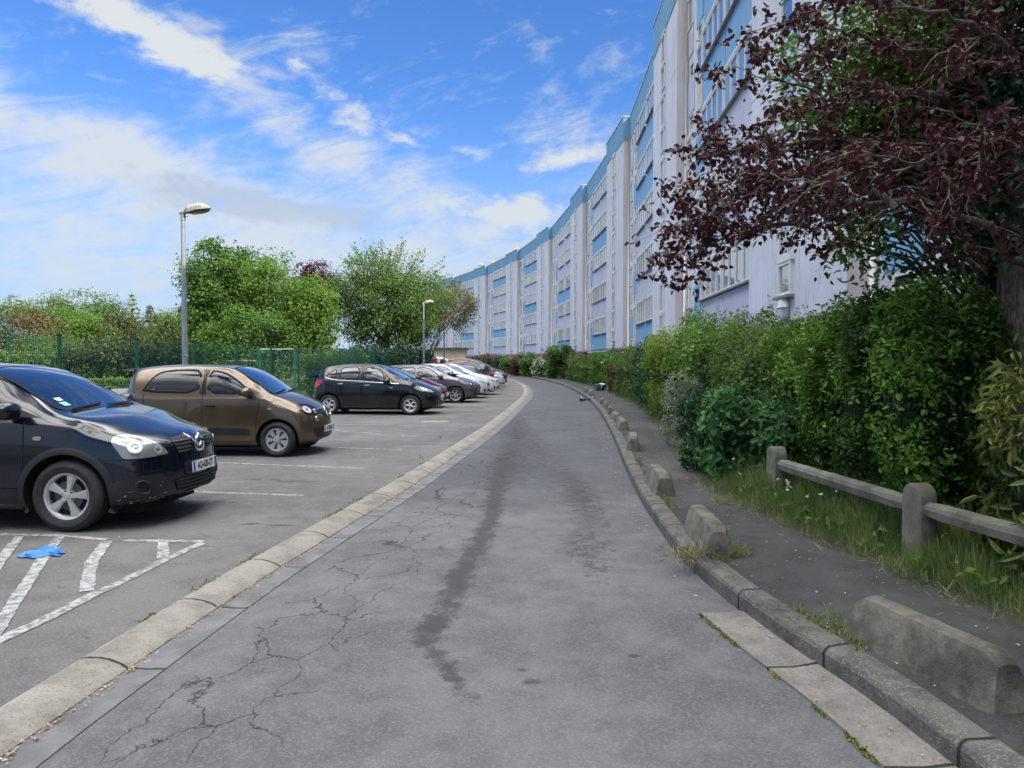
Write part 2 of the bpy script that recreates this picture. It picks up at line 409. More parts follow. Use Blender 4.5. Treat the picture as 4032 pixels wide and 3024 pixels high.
def asphalt(name, c_lo, c_hi, stains, cracks=None, crack_strength=.8, speck=.36, far=None, tracks=False):
    m, t, out = newmat(name)
    geo = t.node('ShaderNodeNewGeometry'); pos = geo.outputs['Position']; px, py, pz = t.sep(pos)
    p2 = t.comb(px, py, 0)
    big = t.noise(p2, .5, 5, .6); mid = t.noise(p2, 3.2, 5, .65)
    c = t.mix(t.ramp(t.m('ADD', t.m('MULTIPLY', big, .6), t.m('MULTIPLY', mid, .4)), .40, .60), c_lo, c_hi)
    # stones of the worn surface
    v = t.vor(p2, 95); g = t.m('MULTIPLY', t.ramp(t.sep(v.outputs['Color'])[0], .55, 1), speck)
    c = t.mix(g, c, tuple(min(1, q * 1.6) for q in c_hi))
    v2 = t.noise(p2, 160, 2, .6); c = t.mix(t.m('MULTIPLY', t.ramp(v2, .5, .3), .5), c, tuple(q * .45 for q in c_lo))
    light = t.ramp(t.sep(t.vor(p2, 9).outputs['Color'])[1], .9, .99)
    vd = t.vor(p2, 9).outputs['Distance']; c = t.mix(t.m('MULTIPLY', t.m('MULTIPLY', light, t.ramp(vd, .10, .04)), .7), c, (.34, .33, .3))
    if far:
        c = t.mix(t.m('MULTIPLY', t.ramp(t.m('ADD', t.m('MULTIPLY', t.ramp(py, 5.5, 11), .8), t.m('MULTIPLY', t.m('SUBTRACT', t.noise(p2, 1.1, 5, .7), .5), 1.0)), .3, .8), .55), c, far)
    wob = t.m('MULTIPLY', t.m('SUBTRACT', t.noise(p2, 7.5, 8, .82), .5), 3.2)
    if stains:
        s = t.m('ADD', blobs2d(t, px, py, stains), wob)
        c = t.mix(t.m('MULTIPLY', t.ramp(s, .38, .95), .80), c, tuple(q * .42 for q in c_lo))
    rough = .88
    if cracks:
        zone, sc, stretch = cracks
        uv = t.node('ShaderNodeUVMap').outputs[0]; u, w, _ = t.sep(uv)
        wn_ = t.noise(uv, 1.3, 5, .7, color=True); a, b, _ = t.sep(wn_)
        cu = t.m('ADD', u, t.m('MULTIPLY', t.m('SUBTRACT', a, .5), .45)); cv = t.m('ADD', w, t.m('MULTIPLY', t.m('SUBTRACT', b, .5), .7))
        ve = t.vor(t.comb(cu, t.m('MULTIPLY', cv, stretch)), sc, 'DISTANCE_TO_EDGE').outputs['Distance']
        line = t.ramp(ve, .016, .003)
        zm = t.ramp(t.m('ADD', zone(t, u, w, px, py), t.m('MULTIPLY', t.m('SUBTRACT', t.noise(p2, 1.1, 3), .5), 1.2)), .35, .6)
        k = t.m('MULTIPLY', line, zm); c = t.mix(t.m('MULTIPLY', k, crack_strength), c, (.012, .012, .012))
    pbr(t, out, c, rough, 0, .35, t.m('ADD', t.noise(p2, 130, 3, .7), t.m('MULTIPLY', mid, .4)), .55, .008)
    return m

st = [tuple(V(*q))[:2] for q in [(1075, 1040), (1060, 1130), (1003, 1230), (955, 1330), (912, 1385), (960, 1445), (1015, 1520)]]
stains = chain([tuple(V(*q))[:2] for q in [(1120, 880), (1095, 960), (1065, 1060), (1045, 1160), (990, 1260)]], .40, .22) + chain(st[:3], .11, .7) + chain(st[2:5], .13, .85) + chain(st[4:], .08, .75)
for (x, y, rx, ry, a) in [(1270, 1110, .40, 1.6, .36), (1370, 1423, .05, .03, 1.2), (1120, 930, .55, 6, .62), (1185, 985, .5, 3.5, .45), (1090, 1010, .3, 2, .5), (1255, 1190, .26, .7, .55), (1150, 1480, .06, .04, 1.1), (1130, 1455, .05, .04, 1), (1250, 1060, .25, 2, .45), (1300, 1240, .2, .4, .35)]:
    q = V(x, y); stains.append((q.x, q.y, rx, ry, 0, a))
def zroad(t, u, w, px, py):
    a = t.m('MULTIPLY', t.ramp(u, .05, .3), t.ramp(u, 1.25, .8))
    far = t.ramp(py, 9.5, 13.5)
    near = t.ramp(py, 2.6, 3.4)
    return t.m('MAXIMUM', t.m('MULTIPLY', t.m('MULTIPLY', a, .72), near), t.m('MULTIPLY', far, .46))
M['asphalt_road'] = asphalt('asphalt_road', (.098, .102, .106), (.158, .161, .163), stains, (zroad, 2.7, .5), .8, far=(.052, .056, .062))
pst = []
for (x, y, rx, ry, a) in [(605, 1135, .16, .05, 1.2), (540, 1132, .1, .07, 1), (380, 1218, .1, .03, 1), (640, 1040, .4, .12, .9), (560, 1035, .4, .12, .8), (900, 960, .6, .12, .8),
                          (820, 935, .8, .2, .7), (700, 945, .5, .2, .7), (1010, 890, .8, .6, .5), (430, 1180, .3, .02, .8), (1010, 905, .5, .3, .5), (330, 1110, .55, .25, .9), (450, 1085, .45, .2, .8), (280, 1125, .5, .2, .8)]:
    q = V(x, y, .05); pst.append((q.x, q.y, rx, ry, 0, a))
def zpark(t, u, w, px, py): return t.m('ADD', t.m('MULTIPLY', t.ramp(px, -3.2, -1.2), .36), .10)
M['asphalt_parking'] = asphalt('asphalt_parking', (.10, .099, .096), (.155, .153, .147), pst, (zpark, 1.1, .8), .75)
M['asphalt_path'] = asphalt('asphalt_path', (.040, .041, .041), (.078, .078, .075), [], None, speck=.25)

def concrete(name, lo, hi, joints=None, moss=.3, agg=True, dark=0.):
    m, t, out = newmat(name)
    pos = t.node('ShaderNodeNewGeometry').outputs['Position']
    n = t.noise(pos, 4, 6, .7); c = t.mix(t.ramp(n, .32, .66), lo, hi)
    if agg:
        v = t.vor(pos, 120); vc = t.sep(v.outputs['Color'])[0]
        c = t.mix(t.m('MULTIPLY', t.ramp(vc, .8, .95), .4), c, (.36, .31, .24)); c = t.mix(t.m('MULTIPLY', t.ramp(vc, .18, .05), .4), c, (.07, .065, .06))
    c = t.mix(t.m('MULTIPLY', t.ramp(t.noise(pos, 2.3, 6, .72), .5, .72), .55 + dark), c, tuple(q * .35 for q in lo))
    c = t.mix(t.m('MULTIPLY', t.ramp(t.noise(pos, 7, 4, .7), .56, .74), moss), c, (.085, .10, .035))
    h = t.noise(pos, 70, 4, .7)
    if joints:
        w = t.sep(t.node('ShaderNodeUVMap').outputs[0])[1]
        w = t.m('ADD', w, t.m('MULTIPLY', t.m('SUBTRACT', t.noise(pos, 9, 3), .5), .035))
        fr = t.m('ABSOLUTE', t.m('SUBTRACT', t.m('FRACT', t.m('DIVIDE', w, joints)), .5))
        j = t.ramp(fr, .486, .494); c = t.mix(t.m('MULTIPLY', j, .92), c, (.015, .015, .013)); h = t.m('SUBTRACT', h, t.m('MULTIPLY', j, 2))
    pbr(t, out, c, .9, 0, .3, h, .6, .012); return m
M['kerb_left'] = concrete('kerb_left', (.205, .194, .172), (.31, .292, .255), 1.0, .12)
M['gutter'] = concrete('gutter', (.13, .133, .135), (.20, .20, .198), 1.0, .15, agg=False)
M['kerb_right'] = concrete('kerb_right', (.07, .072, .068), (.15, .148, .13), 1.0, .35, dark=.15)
M['gutter_right'] = concrete('gutter_right', (.17, .165, .15), (.25, .24, .215), 1.0, .1)
M['bollard'] = concrete('bollard', (.075, .076, .066), (.20, .19, .15), None, .35, agg=False)
M['old_concrete'] = concrete('old_concrete', (.12, .12, .095), (.22, .215, .17), None, .45, agg=False)

# whole ground as one sheet reaching the horizon
m, t, out = newmat('earth')
pos = t.node('ShaderNodeNewGeometry').outputs['Position']
n = t.noise(pos, .25, 6, .7); n2 = t.noise(pos, 14, 5, .7)
c = t.mix(t.ramp(n, .35, .65), (.035, .055, .018), (.075, .085, .035)); c = t.mix(t.ramp(n2, .45, .7), c, (.06, .05, .035))
pbr(t, out, c, .95, 0, .2, n2, .6, .03); M['earth'] = m
g = MB(); g.add([(-900, -300, -.04), (900, -300, -.04), (900, 1500, -.04), (-900, 1500, -.04)], [(0, 1, 2, 3)])
tag(g.build('ground', M['earth']), kind='structure')

ys = yrange(-14, 125)
rows = []; uvs = []; w = 0; last = None
for y in ys:
    a = Vector((gl(y), y)); b = Vector((kr(y), y)); mid = (a + b) / 2
    if last: w += (mid - last).length
    last = mid; K = 8; r = []; u = []
    for k in range(K + 1):
        q = a.lerp(b, k / K); crown = .02 * (1 - (2 * k / K - 1) ** 2)
        r.append((q.x, q.y, crown)); u.append(((b - a).length * k / K, w))
    rows.append(r); uvs.append(u)
strip('road', rows, M['asphalt_road'], uvs)

def sweep(name, fn, ys, prof, mat):
    """prof: list of (offset to the right, z)"""
    rows = []; uvs = []; w = 0; last = None
    for y in ys:
        r = [(*off(fn, y, d), z) for d, z in prof]
        if last: w += math.dist(last[:2], r[0][:2])
        last = r[0]; rows.append(r); uvs.append([(d + z, w) for d, z in prof])
    return strip(name, rows, mat, uvs)
sweep('gutter', gl, ys, [(.0, -.02), (.0, .006), (-.10, .002), (-.2, .004), (-.2, -.02)], M['gutter'])
sweep('kerb', gl, ys, [(-.2, -.02), (-.2, .010), (-.235, .03), (-.30, .052), (-.36, .062), (-.43, .063), (-.47, .055), (-.47, -.02)], M['kerb_left'])
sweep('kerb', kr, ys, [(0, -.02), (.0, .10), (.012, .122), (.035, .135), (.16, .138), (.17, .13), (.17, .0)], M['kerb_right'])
ysr = [-14 + i * .3 for i in range(int((4.95 + 14) / .3) + 1)]
sweep('gutter', kr, ysr, [(-.30, -.02), (-.30, .022), (-.15, .012), (-.0, .018)], M['gutter_right'])
# parking lot and the ground beyond it
rows = []; uvs = []
for y in ys:
    x1, yy = off(gl, y, -.465); x0 = -8.35 + .035 * min(y, 50) - max(0, y - 50) * .12 - (0 if y > 4 else 0)
    x0 = min(x0, x1 - 2); K = 6
    rows.append([(x0 + (x1 - x0) * k / K, yy, .05) for k in range(K + 1)]); uvs.append([(x0 + (x1 - x0) * k / K, yy) for k in range(K + 1)])
strip('parking_lot', rows, M['asphalt_parking'], uvs, smooth=False)
rows = []; uvs = []
for y in ys:
    a = off(kr, y, .165); b = (ge(y) + .35, a[1]); rows.append([(*a, .125), (*b, .128)]); uvs.append([a, b])
strip('pavement', rows, M['asphalt_path'], uvs, smooth=False)
m, t, out = newmat('soil')
pos = t.node('ShaderNodeNewGeometry').outputs['Position']; n = t.noise(pos, 9, 6, .75); n2 = t.noise(pos, 1.2, 4)
c = t.mix(t.ramp(n, .35, .65), (.028, .032, .014), (.075, .07, .035)); c = t.mix(t.ramp(n2, .5, .65), c, (.035, .06, .018))
pbr(t, out, c, .95, 0, .2, n, .9, .05); M['soil'] = m
rows = []
for y in ys:
    e = ge(y); rows.append([(e + .3 + .02 * math.sin(y * 7), y, .132), (e + .9, y, .17), (e + 14, y, .2)])
strip('verge', rows, M['soil'], [[(0, 0)] * 3] * len(rows), smooth=False)

# sports ground beyond the fence
m, t, out = newmat('court'); pos = t.node('ShaderNodeNewGeometry').outputs['Position']
c = t.mix(t.ramp(t.noise(pos, .8, 5, .7), .35, .65), (.13, .128, .12), (.18, .175, .165)); pbr(t, out, c, .9); M['court'] = m
g = MB(); g.add([(-70, 20, .012), (-11.2, 20, .012), (-15.5, 45.6, .012), (-70, 45.6, .012)], [(0, 1, 2, 3)])
tag(g.build('sports_court', M['court']), kind='structure')

# painted markings, laid 4 mm above the parking
m, t, out = newmat('road_paint'); pos = t.node('ShaderNodeNewGeometry').outputs['Position']
nn = t.noise(pos, 16, 6, .75); nn2 = t.noise(pos, 3, 3)
wear = t.ramp(t.m('ADD', t.m('MULTIPLY', nn, .8), t.m('MULTIPLY', nn2, .2)), .40, .60)
c = t.mix(wear, (.42, .43, .42), (.14, .14, .138)); pbr(t, out, c, .8, 0, .3, nn, .3, .004); M['road_paint'] = m
def paintline(pts, w, name='painted_line', z=.0545):
    pts = [Vector(p[:2]) for p in pts]; L = []; Rr = []
    dense = []
    for a, b in zip(pts[:-1], pts[1:]):
        n = max(1, int((b - a).length / .05)); dense += [a.lerp(b, i / n) for i in range(n)]
    dense.append(pts[-1]); n = len(dense)
    for i, p in enumerate(dense):
        d = (dense[min(i + 1, n - 1)] - dense[max(i - 1, 0)]).normalized(); nn_ = Vector((-d.y, d.x)); e = w / 2
        L.append(p + nn_ * (e + rng.uniform(-1, 1) * w * .07)); Rr.append(p - nn_ * (e + rng.uniform(-1, 1) * w * .07))
    mb = MB(); mb.add([(*p, z) for p in L] + [(*p, z) for p in Rr], [(n + i, n + i + 1, i + 1, i) for i in range(n - 1)])
    return tag(mb.build(name, M['road_paint']), kind='structure')
P5 = lambda x, y: tuple(V(x, y, .05))[:2]
paintline([(-6.6, 7.25), P5(0, 1155), P5(120, 1157), P5(232, 1166)], .075)
paintline([P5(268, 1168), P5(440, 1170)], .08, z=.0546)
paintline([P5(438, 1173), P5(350, 1213), P5(272, 1253), P5(215, 1280)], .085, z=.0550)
paintline([P5(217, 1277), P5(120, 1328), P5(0, 1384), P5(-130, 1452)], .095, z=.0554)
paintline([P5(232, 1170), P5(198, 1215), P5(187, 1278)], .095, z=.0558)
paintline([P5(128, 1162), P5(95, 1205), P5(45, 1280), P5(5, 1345), P5(-25, 1390)], .09, z=.0562)
paintline([P5(42, 1160), P5(18, 1190), P5(-40, 1270)], .085, z=.0566)
paintline([P5(352, 1170), P5(352, 1207)], .09, z=.0570)
for a, b in [((455, 1064), (655, 1071)), ((500, 1001), (785, 1012)), ((700, 966), (868, 972)), ((748, 932), (820, 937)), ((872, 942), (898, 943)), ((905, 910), (926, 911))]:
    a = V(*a, .05); b = V(*b, .05); a2 = a + (a - b) * .35; paintline([a2, b], .07)
for i in range(9):                      # further bay lines along the row
    y = 18.4 + i * 2.65; x1 = interp([(16, -2.2), (22, -1.1), (28, -.5), (34, .0), (40, .4), (50, .4)], y) - .4
    paintline([(x1 - 3.2, y + .35), (x1, y)], .08)
# moss and grass in the joints of the kerbs
pts = []
for i in range(2600):
    y = rng.uniform(2.2, 12) if rng.random() < .75 else rng.uniform(12, 30)
    if noise.noise(Vector((y * 1.6, 3, 0))) < .08: continue
    x, yy = off(gl, y, -.475 + rng.gauss(0, .018)); pts.append((x, yy, .052))
emit_pts = np.array(pts)
M['moss'] = foliage('moss', (.09, .12, .02), (.26, .26, .07), .2)
tag(emit_leaves('moss_in_kerb_joint', emit_pts, np.tile((0, 0, .4), (len(pts), 1)), .022, M['moss'], up=(0, 0, .8), width=.5), 'yellow green moss growing along the parking side of the left kerb', 'moss', kind='stuff')
pts = []
for i in range(3600):
    y = rng.uniform(2.4, 12) if rng.random() < .7 else rng.uniform(12, 34)
    if noise.noise(Vector((y * 1.3, 9, 0))) < .05: continue
    x, yy = off(kr, y, .19 + rng.gauss(0, .025)); pts.append((x, yy, .13))
tag(emit_leaves('weeds_behind_kerb', np.array(pts), np.tile((0, 0, .1), (len(pts), 1)), .05, M['moss'], up=(0, 0, 1.2), width=.16, cup=.02), 'thin line of yellow green weeds between right kerb and pavement', 'weeds', kind='stuff')
pts = []
for i in range(900):
    y = rng.uniform(2.4, 4.9)
    if noise.noise(Vector((y * 2.3, 19, 0))) < .0: continue
    x, yy = off(kr, y, -.31 + rng.gauss(0, .008)); pts.append((x, yy, .012))
tag(emit_leaves('moss_beside_gutter', np.array(pts), np.tile((0, 0, .4), (len(pts), 1)), .02, M['moss'], up=(0, 0, .6)), 'moss in the joint of the concrete gutter beside the right kerb', 'moss', kind='stuff')
# fallen leaves and petals
M['litter_leaf'] = foliage('litter_leaf', (.20, .14, .07), (.55, .47, .28), .1)
pts = []
for i in range(620):
    y = rng.uniform(2.5, 11); x, yy = off(gl, y, -.2 + abs(rng.gauss(0, .03))); 
    if noise.noise(Vector((y * 1.1, 33, 0))) > -.1: pts.append((x, yy, .012))
for i in range(700):
    y = rng.uniform(2.5, 26); x = rng.uniform(kr(y) + .2, ge(y) + .3); pts.append((x, y, .134))
for i in range(160):
    y = rng.uniform(3, 20); x = rng.uniform(kr(y) - .3, kr(y) - .02); pts.append((x, y, .026))
for i in range(120):
    y = rng.uniform(3, 14); x = rng.uniform(-5, -1.8); z = .056
    if x < gl(y) - .6: pts.append((x, y, z))
tag(emit_leaves('fallen_leaves', np.array(pts), np.tile((0, 0, 3), (len(pts), 1)), .024, M['litter_leaf'], jit=.4), 'scattered pale fallen leaves and petals on the pavement and in the gutters', 'fallen leaves', kind='stuff')
# ================================================================ the curved apartment building
def wallmat(name, col, stain=.35, warm=None, tile=False):
    m, t, out = newmat(name)
    tc = t.node('ShaderNodeNewGeometry').outputs['Position']
    n = t.noise(tc, .6, 5, .65); c = t.mix(t.ramp(n, .3, .7), tuple(q * .93 for q in col), tuple(min(1, q * 1.04) for q in col))
    st_ = t.noise(t.scale(tc, (2.2, 2.2, .22)), 1.6, 6, .7)
    c = t.mix(t.m('MULTIPLY', t.ramp(st_, .48, .70), stain), c, (col[0] * .62, col[1] * .6, col[2] * .56))
    z = t.sep(tc)[2]; lowm = t.ramp(z, 7.5, 3.2)
    st2 = t.noise(t.scale(tc, (5, 5, .5)), 1.5, 6, .75)
    c = t.mix(t.m('MULTIPLY', t.m('MULTIPLY', t.ramp(st2, .56, .68), lowm), stain * 1.6), c, (.16, .15, .13))
    h = t.noise(tc, 40, 3)
    if tile:
        b = t.node('ShaderNodeTexBrick'); t.put(b.inputs[0], t.comb(t.m('ADD', t.sep(tc)[0], t.sep(tc)[1]), z)); b.inputs['Scale'].default_value = 18
        b.inputs[1].default_value = (1, 1, 1, 1); b.inputs[2].default_value = (.86, .9, .93, 1); b.inputs[3].default_value = (.7, .76, .8, 1); b.inputs['Mortar Size'].default_value = .02
        c = t.mix(.6, c, b.outputs[0], 'MULTIPLY')
    pbr(t, out, c, .8, 0, .3, h, .15, .01); return m
M['lilac'] = wallmat('lilac', (.60, .615, .70))
M['lilac_panel'] = wallmat('lilac_panel', (.50, .515, .66), .25)
M['blue_panel'] = wallmat('blue_panel', (.22, .42, .66), .2, tile=True)
M['sky_panel'] = wallmat('sky_panel', (.33, .47, .70), .15)
M['parapet_blue'] = wallmat('parapet_blue', (.17, .35, .54), .15, tile=True)
M['pinkish'] = wallmat('pinkish', (.62, .56, .56), .3)
M['terracotta'] = wallmat('terracotta', (.52, .25, .17), .3)
M['pvc'] = simple('pvc', (.66, .66, .65), .4, var=.05)
M['sill'] = simple('sill', (.20, .20, .21), .7)
M['blind'] = simple('blind', (.50, .50, .48), .7, var=.15, sc=3)
def pane_mat():
    m, t, out = newmat('window_pane')
    info = t.node('ShaderNodeObjectInfo').outputs['Random']
    p = t.node('ShaderNodeTexCoord').outputs['Object']
    cur = t.ramp(t.noise(t.scale(p, (9, 9, .3)), 1.4, 3), .35, .6)
    base = t.mix(t.m('MULTIPLY', cur, t.ramp(info, .2, .7)), (.03, .035, .04), (.34, .35, .34))
    d = pbr(t, None, base, .6, 0, .2)
    fr = t.node('ShaderNodeFresnel'); fr.inputs[0].default_value = 1.6
    fac = t.m('ADD', t.m('MULTIPLY', fr.outputs[0], 1.3), .30, clamp=True)
    gls = t.node('ShaderNodeBsdfGlossy'); gls.inputs['Roughness'].default_value = .03
    mx = t.node('ShaderNodeMixShader'); t.l.new(fac, mx.inputs[0]); t.l.new(d.outputs[0], mx.inputs[1]); t.l.new(gls.outputs[0], mx.inputs[2])
    t.l.new(mx.outputs[0], out.inputs[0]); return m
M['pane'] = pane_mat()

NODES = [(2.9, -24.5), (4.3, -6.2), (5.5, 12.2), (6.65, 30.2), (7.42, 49.7), (6.5, 68.9), (4.45, 90.3), (.75, 108.7), (-4.6, 127.7), (-11.6, 145.3), (-20, 161.5), (-30, 177)]
Z0, FH, NF = 2.5, 2.75, 5         # underside of the facade, storey height, storeys
ZT = Z0 + FH * NF                 # underside of the parapet
ZP = ZT + 1.55
REC = .45; SLOT = 6.3
bld = thing('apartment_building', 'long curved five storey apartment building in pale lilac with blue panels and blue parapet', 'apartment building', (5.5, 12.2, 0))
BX = Matrix.Translation((-5.5, -12.2, 0))
wall, par, lil, blu, pink, terra, seam, voidm = MB(), MB(), MB(), MB(), MB(), MB(), MB(), MB()
parts = {}
def part_mesh(key, fn):
    if key not in parts: parts[key] = fn()
    return parts[key]
def rect(mb, x0, x1, z0, z1, y, M_=None, mi=0, d=.04):   # a slab standing out by d from local plane y (outside is -y)
    mb.box(x0, x1, y - d, y, z0, z1, mi, M_)
def win_mesh(w, h, sashes, name):
    """frame with sashes and its pane, origin at lower left, outside is -y"""
    f = MB(); b = .07
    f.box(-.06, w + .06, -.09, .02, h - .02, h + .10)                       # head / shutter box
    f.box(0, w, -.075, .02, 0, b); f.box(0, w, -.075, .02, h - b - .02, h - .02)
    f.box(0, b, -.075, .02, b, h - b - .02); f.box(w - b, w, -.075, .02, b, h - b - .02)
    for i in range(1, sashes): x = w * i / sashes; f.box(x - .045, x + .045, -.07, .02, b, h - b - .02)
    p = MB(); p.box(b, w - b, -.035, -.02, b, h - b - .02)
    s = MB(); s.box(-.08, w + .08, -.16, .02, -.06, -.005)
    return f.mesh(name + '_frame', M['pvc']), p.mesh(name + '_pane', M['pane']), s.mesh(name + '_sill', M['sill'])
def add_window(key, w, h, sashes, MM, x, z, y, sill=True):
    f, p, s = part_mesh(key, lambda: win_mesh(w, h, sashes, key))
    o = link(key, f, bld); o.matrix_local = MM @ Matrix.Translation((x, y, z))
    q = link('pane', p, o)
    if sill: link('sill', s, o)
    return o
def vent_mesh():
    f = MB(); f.box(0, .72, -.03, .02, 0, .06); f.box(0, .72, -.03, .02, .40, .46); f.box(0, .06, -.03, .02, .06, .40); f.box(.66, .72, -.03, .02, .06, .40); f.box(.06, .66, -.02, .02, .2, .25)
    p = MB(); p.box(.06, .66, -.008, .0, .06, .40)
    return f.mesh('vent_frame', M['pvc']), p.mesh('vent_opening', M['dark_void'])
def panel_obj(name, x0, x1, z0, z1, y, mat, MM):
    key = ('panel', round(x1 - x0, 2), round(z1 - z0, 2), mat)
    def mk():
        mb = MB(); mb.box(0, x1 - x0, -.035, 0, 0, z1 - z0); return mb.mesh('panel', M[mat])
    o = link(name, part_mesh(key, mk), bld); o.matrix_local = MM @ Matrix.Translation((x0, y, z0)); return o
rb = random.Random(5)
for ui in range(len(NODES) - 1):
    A = Vector((*NODES[ui], 0)); B = Vector((*NODES[ui + 1], 0)); d = (B - A); L = d.length; d.normalize()
    # local frame: +x runs along the facade away from the camera, -y points to the road
    nrm = Vector((d.y, -d.x, 0))          # away from the road
    MM = BX @ Matrix(((d.x, nrm.x, 0, A.x), (d.y, nrm.y, 0, A.y), (0, 0, 1, 0), (0, 0, 0, 1)))
    full = 1 <= ui <= 9
    S = SLOT; e = .05
    # carcass: slot bay, window bay, parapets
    wall.box(0, S, 0, 11, Z0, ZT, 0, MM); wall.box(S, L + .6, REC, 11, Z0, ZT, 0, MM)
    pink = MB(); rect(pink, .0, REC + .02, Z0 + .01, ZT - .01, 0, MM @ Matrix(((0, 1, 0, 0), (1, 0, 0, 0), (0, 0, 1, 0), (0, 0, 0, 1))), 0, .006); pink.build('return_wall', M['pinkish'], bld)
    par.box(-.03, S + .03, -.03, 11, ZT, ZP, 0, MM); par.box(S + .03, L + .6, REC - .03, 11, ZT, ZP - .05, 0, MM)
    seam.box(-.06, S + .06, -.07, .4, ZP, ZP + .05, 0, MM); seam.box(S + .06, L, REC - .07, REC + .4, ZP - .05, ZP, 0, MM)
    if ui < 1: continue
    # recessed low level with doors and posts
    voidm.box(0, L, 1.6, 1.65, 0, Z0, 0, MM)
    for k in range(9): x = S + .3 + k * (L - S - .6) / 8; terra.box(x - .12, x + .12, REC + .1, REC + .5, 0, Z0 - .22, 1, MM)
    terra.box(.3, S - .3, .15, .4, Z0 - .35, Z0, 0, MM)
    for x0, x1 in ((.3, .9), (2.2, 2.6), (3.6, S - .3)): terra.box(x0, x1, .15, .4, 0, Z0 - .35, 0, MM)
    wall.box(.0, S, .05, 1.2, Z0 - .12, Z0, 0, MM); wall.box(S, L, REC + .05, 1.4, Z0 - .22, Z0, 0, MM)
    # slit windows of the stairwell
    xs = S * .44
    for x in (xs - .35, xs + 1.25): rect(seam, x - .012, x + .012, Z0, ZT, 0, MM, 0, .012)
    for fl in range(NF):
        z = Z0 + fl * FH
        if fl in (2, 4): rect(seam, .01, S - .01, z - .012, z + .012, 0, MM, 0, .010)
        if full:
            add_window('slit_window', .85, 1.28, 1, MM, xs, z + 1.32 - .0, 0, sill=False)
            add_window('slit_window_low', .85, 1.02, 1, MM, xs, z + .22, 0, sill=False) if fl else add_window('slit_window_base', .85, .72, 1, MM, xs, z + .52, 0)
            if fl < NF - 1: panel_obj('spandrel_panel', xs, xs + .85, z + 2.70, z + FH + .21, 0, 'sky_panel', MM)
    if not full: continue
    # window bay
    W = L - S; u = W / 13.1
    wx2, wx1 = S + 1.45 * u, S + 5.45 * u
    ww = 3.45; nz = S + 9.45 * u
    for fl in range(NF):
        z = Z0 + fl * FH; sill = z + 1.33
        blue = ((ui * 3 + fl) % 5 in (0, 2)) if ui != 3 else fl in (0, 3, 4)
        if ui == 2: blue = fl in (3, 4)
        for x in (wx2, wx1):
            add_window('wide_window', ww, 1.30, 4, MM, x + .12, sill, REC)
            panel_obj('spandrel_panel', x, x + 3.9 * u, z + .04, sill - .07, REC, 'blue_panel' if blue else 'lilac_panel', MM)
        alt = (fl + ui) % 2
        # right hand strip with vent
        panel_obj('narrow_panel', S + .35, S + 1.3, z + .55, z + 1.95, REC, 'lilac_panel' if (fl + ui) % 2 else 'blue_panel', MM)
        for zz in (z + .05, z + 2.02):
            f, p = part_mesh('vent', vent_mesh); o = link('vent_window', f, bld); o.matrix_local = MM @ Matrix.Translation((S + .45, REC, zz)); link('opening', p, o)
        # far strip: tall window and panel with vents swap sides storey by storey
        xa, xb = (nz + .1, nz + 1.75) if alt else (nz + 2.1, nz + .1)
        add_window('narrow_window', .95, 1.22, 1, MM, xa, z + 1.22, REC, sill=False)
        panel_obj('narrow_panel', xa, xa + .95, z + .15, z + 1.14, REC, 'blind', MM)
        panel_obj('narrow_panel', xb, xb + 1.25, z + .58, z + 1.98, REC, 'blue_panel' if (fl + ui) % 2 == 0 or fl == 0 else 'lilac_panel', MM)
        for zz in (z + .06, z + 2.04):
            f, p = part_mesh('vent', vent_mesh); o = link('vent_window', f, bld); o.matrix_local = MM @ Matrix.Translation((xb + .2, REC, zz)); link('opening', p, o)
    pipe = MB(); pipe.tube([(0, 0, Z0), (0, 0, ZP - .1)], .06, 8); o = pipe.build('downpipe', M['pvc'], bld, smooth=True); o.matrix_local = MM @ Matrix.Translation((L - .12, REC - .09, 0))
    # wall lamp at the foot of the stair tower
    lp = MB(); lp.sphere((0, -.02, 0), .26, 14, 10, (1, .45, 1.15)); lp.box(-.28, .28, -.15, .0, -.01, .012, 0)
    if ui < 6: o = lp.build('wall_lamp', M['lamp_housing'] if ui else M['pvc'], bld, smooth=True); o.data.materials[0] = M['white_plastic']; o.matrix_local = MM @ Matrix.Translation((xs + .45, -.03, Z0 + .27))
bx = lambda mb, n, m: mb.build(n, m, bld)
bx(wall, 'wall', M['lilac']); bx(par, 'parapet', M['parapet_blue']); 
bx(seam, 'trim', M['pvc']); bx(terra, 'ground_floor_wall', [M['terracotta'], M['pinkish']]); bx(voidm, 'ground_floor_recess', M['dark_void'])
# chimneys, railings and aerial on the roof
ra = MB()
for ui in range(5, 9):
    A = Vector(NODES[ui]); B = Vector(NODES[ui + 1]); d = (B - A).normalized(); n_ = Vector((d.y, -d.x)); Lu = (B - A).length
    for s0, hh in ((4.2, 1.15), (10.5, 1.5)):
        c = A + d * s0 + n_ * 3.0; mb = MB(); T = BX @ Matrix.Translation((c.x, c.y, ZP - .1))
        mb.box(-.45, .45, -.45, .45, 0, hh, 0, T); mb.box(-.55, .55, -.55, .55, hh, hh + .12, 0, T); mb.box(-.32, .32, -.32, .32, hh + .12, hh + .55, 0, T)
        mb.build('chimney', M['chimney'] if 'chimney' in M else M.setdefault('chimney', simple('chimney', (.50, .36, .26), .85)), bld)
    for a_, b_, zz in ((.3, Lu - .3, .55), (.3, Lu - .3, .3)):
        p = A + d * a_ + n_ * 1.0; q = A + d * b_ + n_ * 1.0; ra.tube([BX @ Vector((p.x, p.y, ZP + zz)), BX @ Vector((q.x, q.y, ZP + zz))], .03, 5)
    for k in range(9):
        p = A + d * (.3 + k * (Lu - .6) / 8) + n_ * 1.0; ra.tube([BX @ Vector((p.x, p.y, ZP - .05)), BX @ Vector((p.x, p.y, ZP + .56))], .03, 5)
ra.build('roof_railing', M['chimney'], bld)
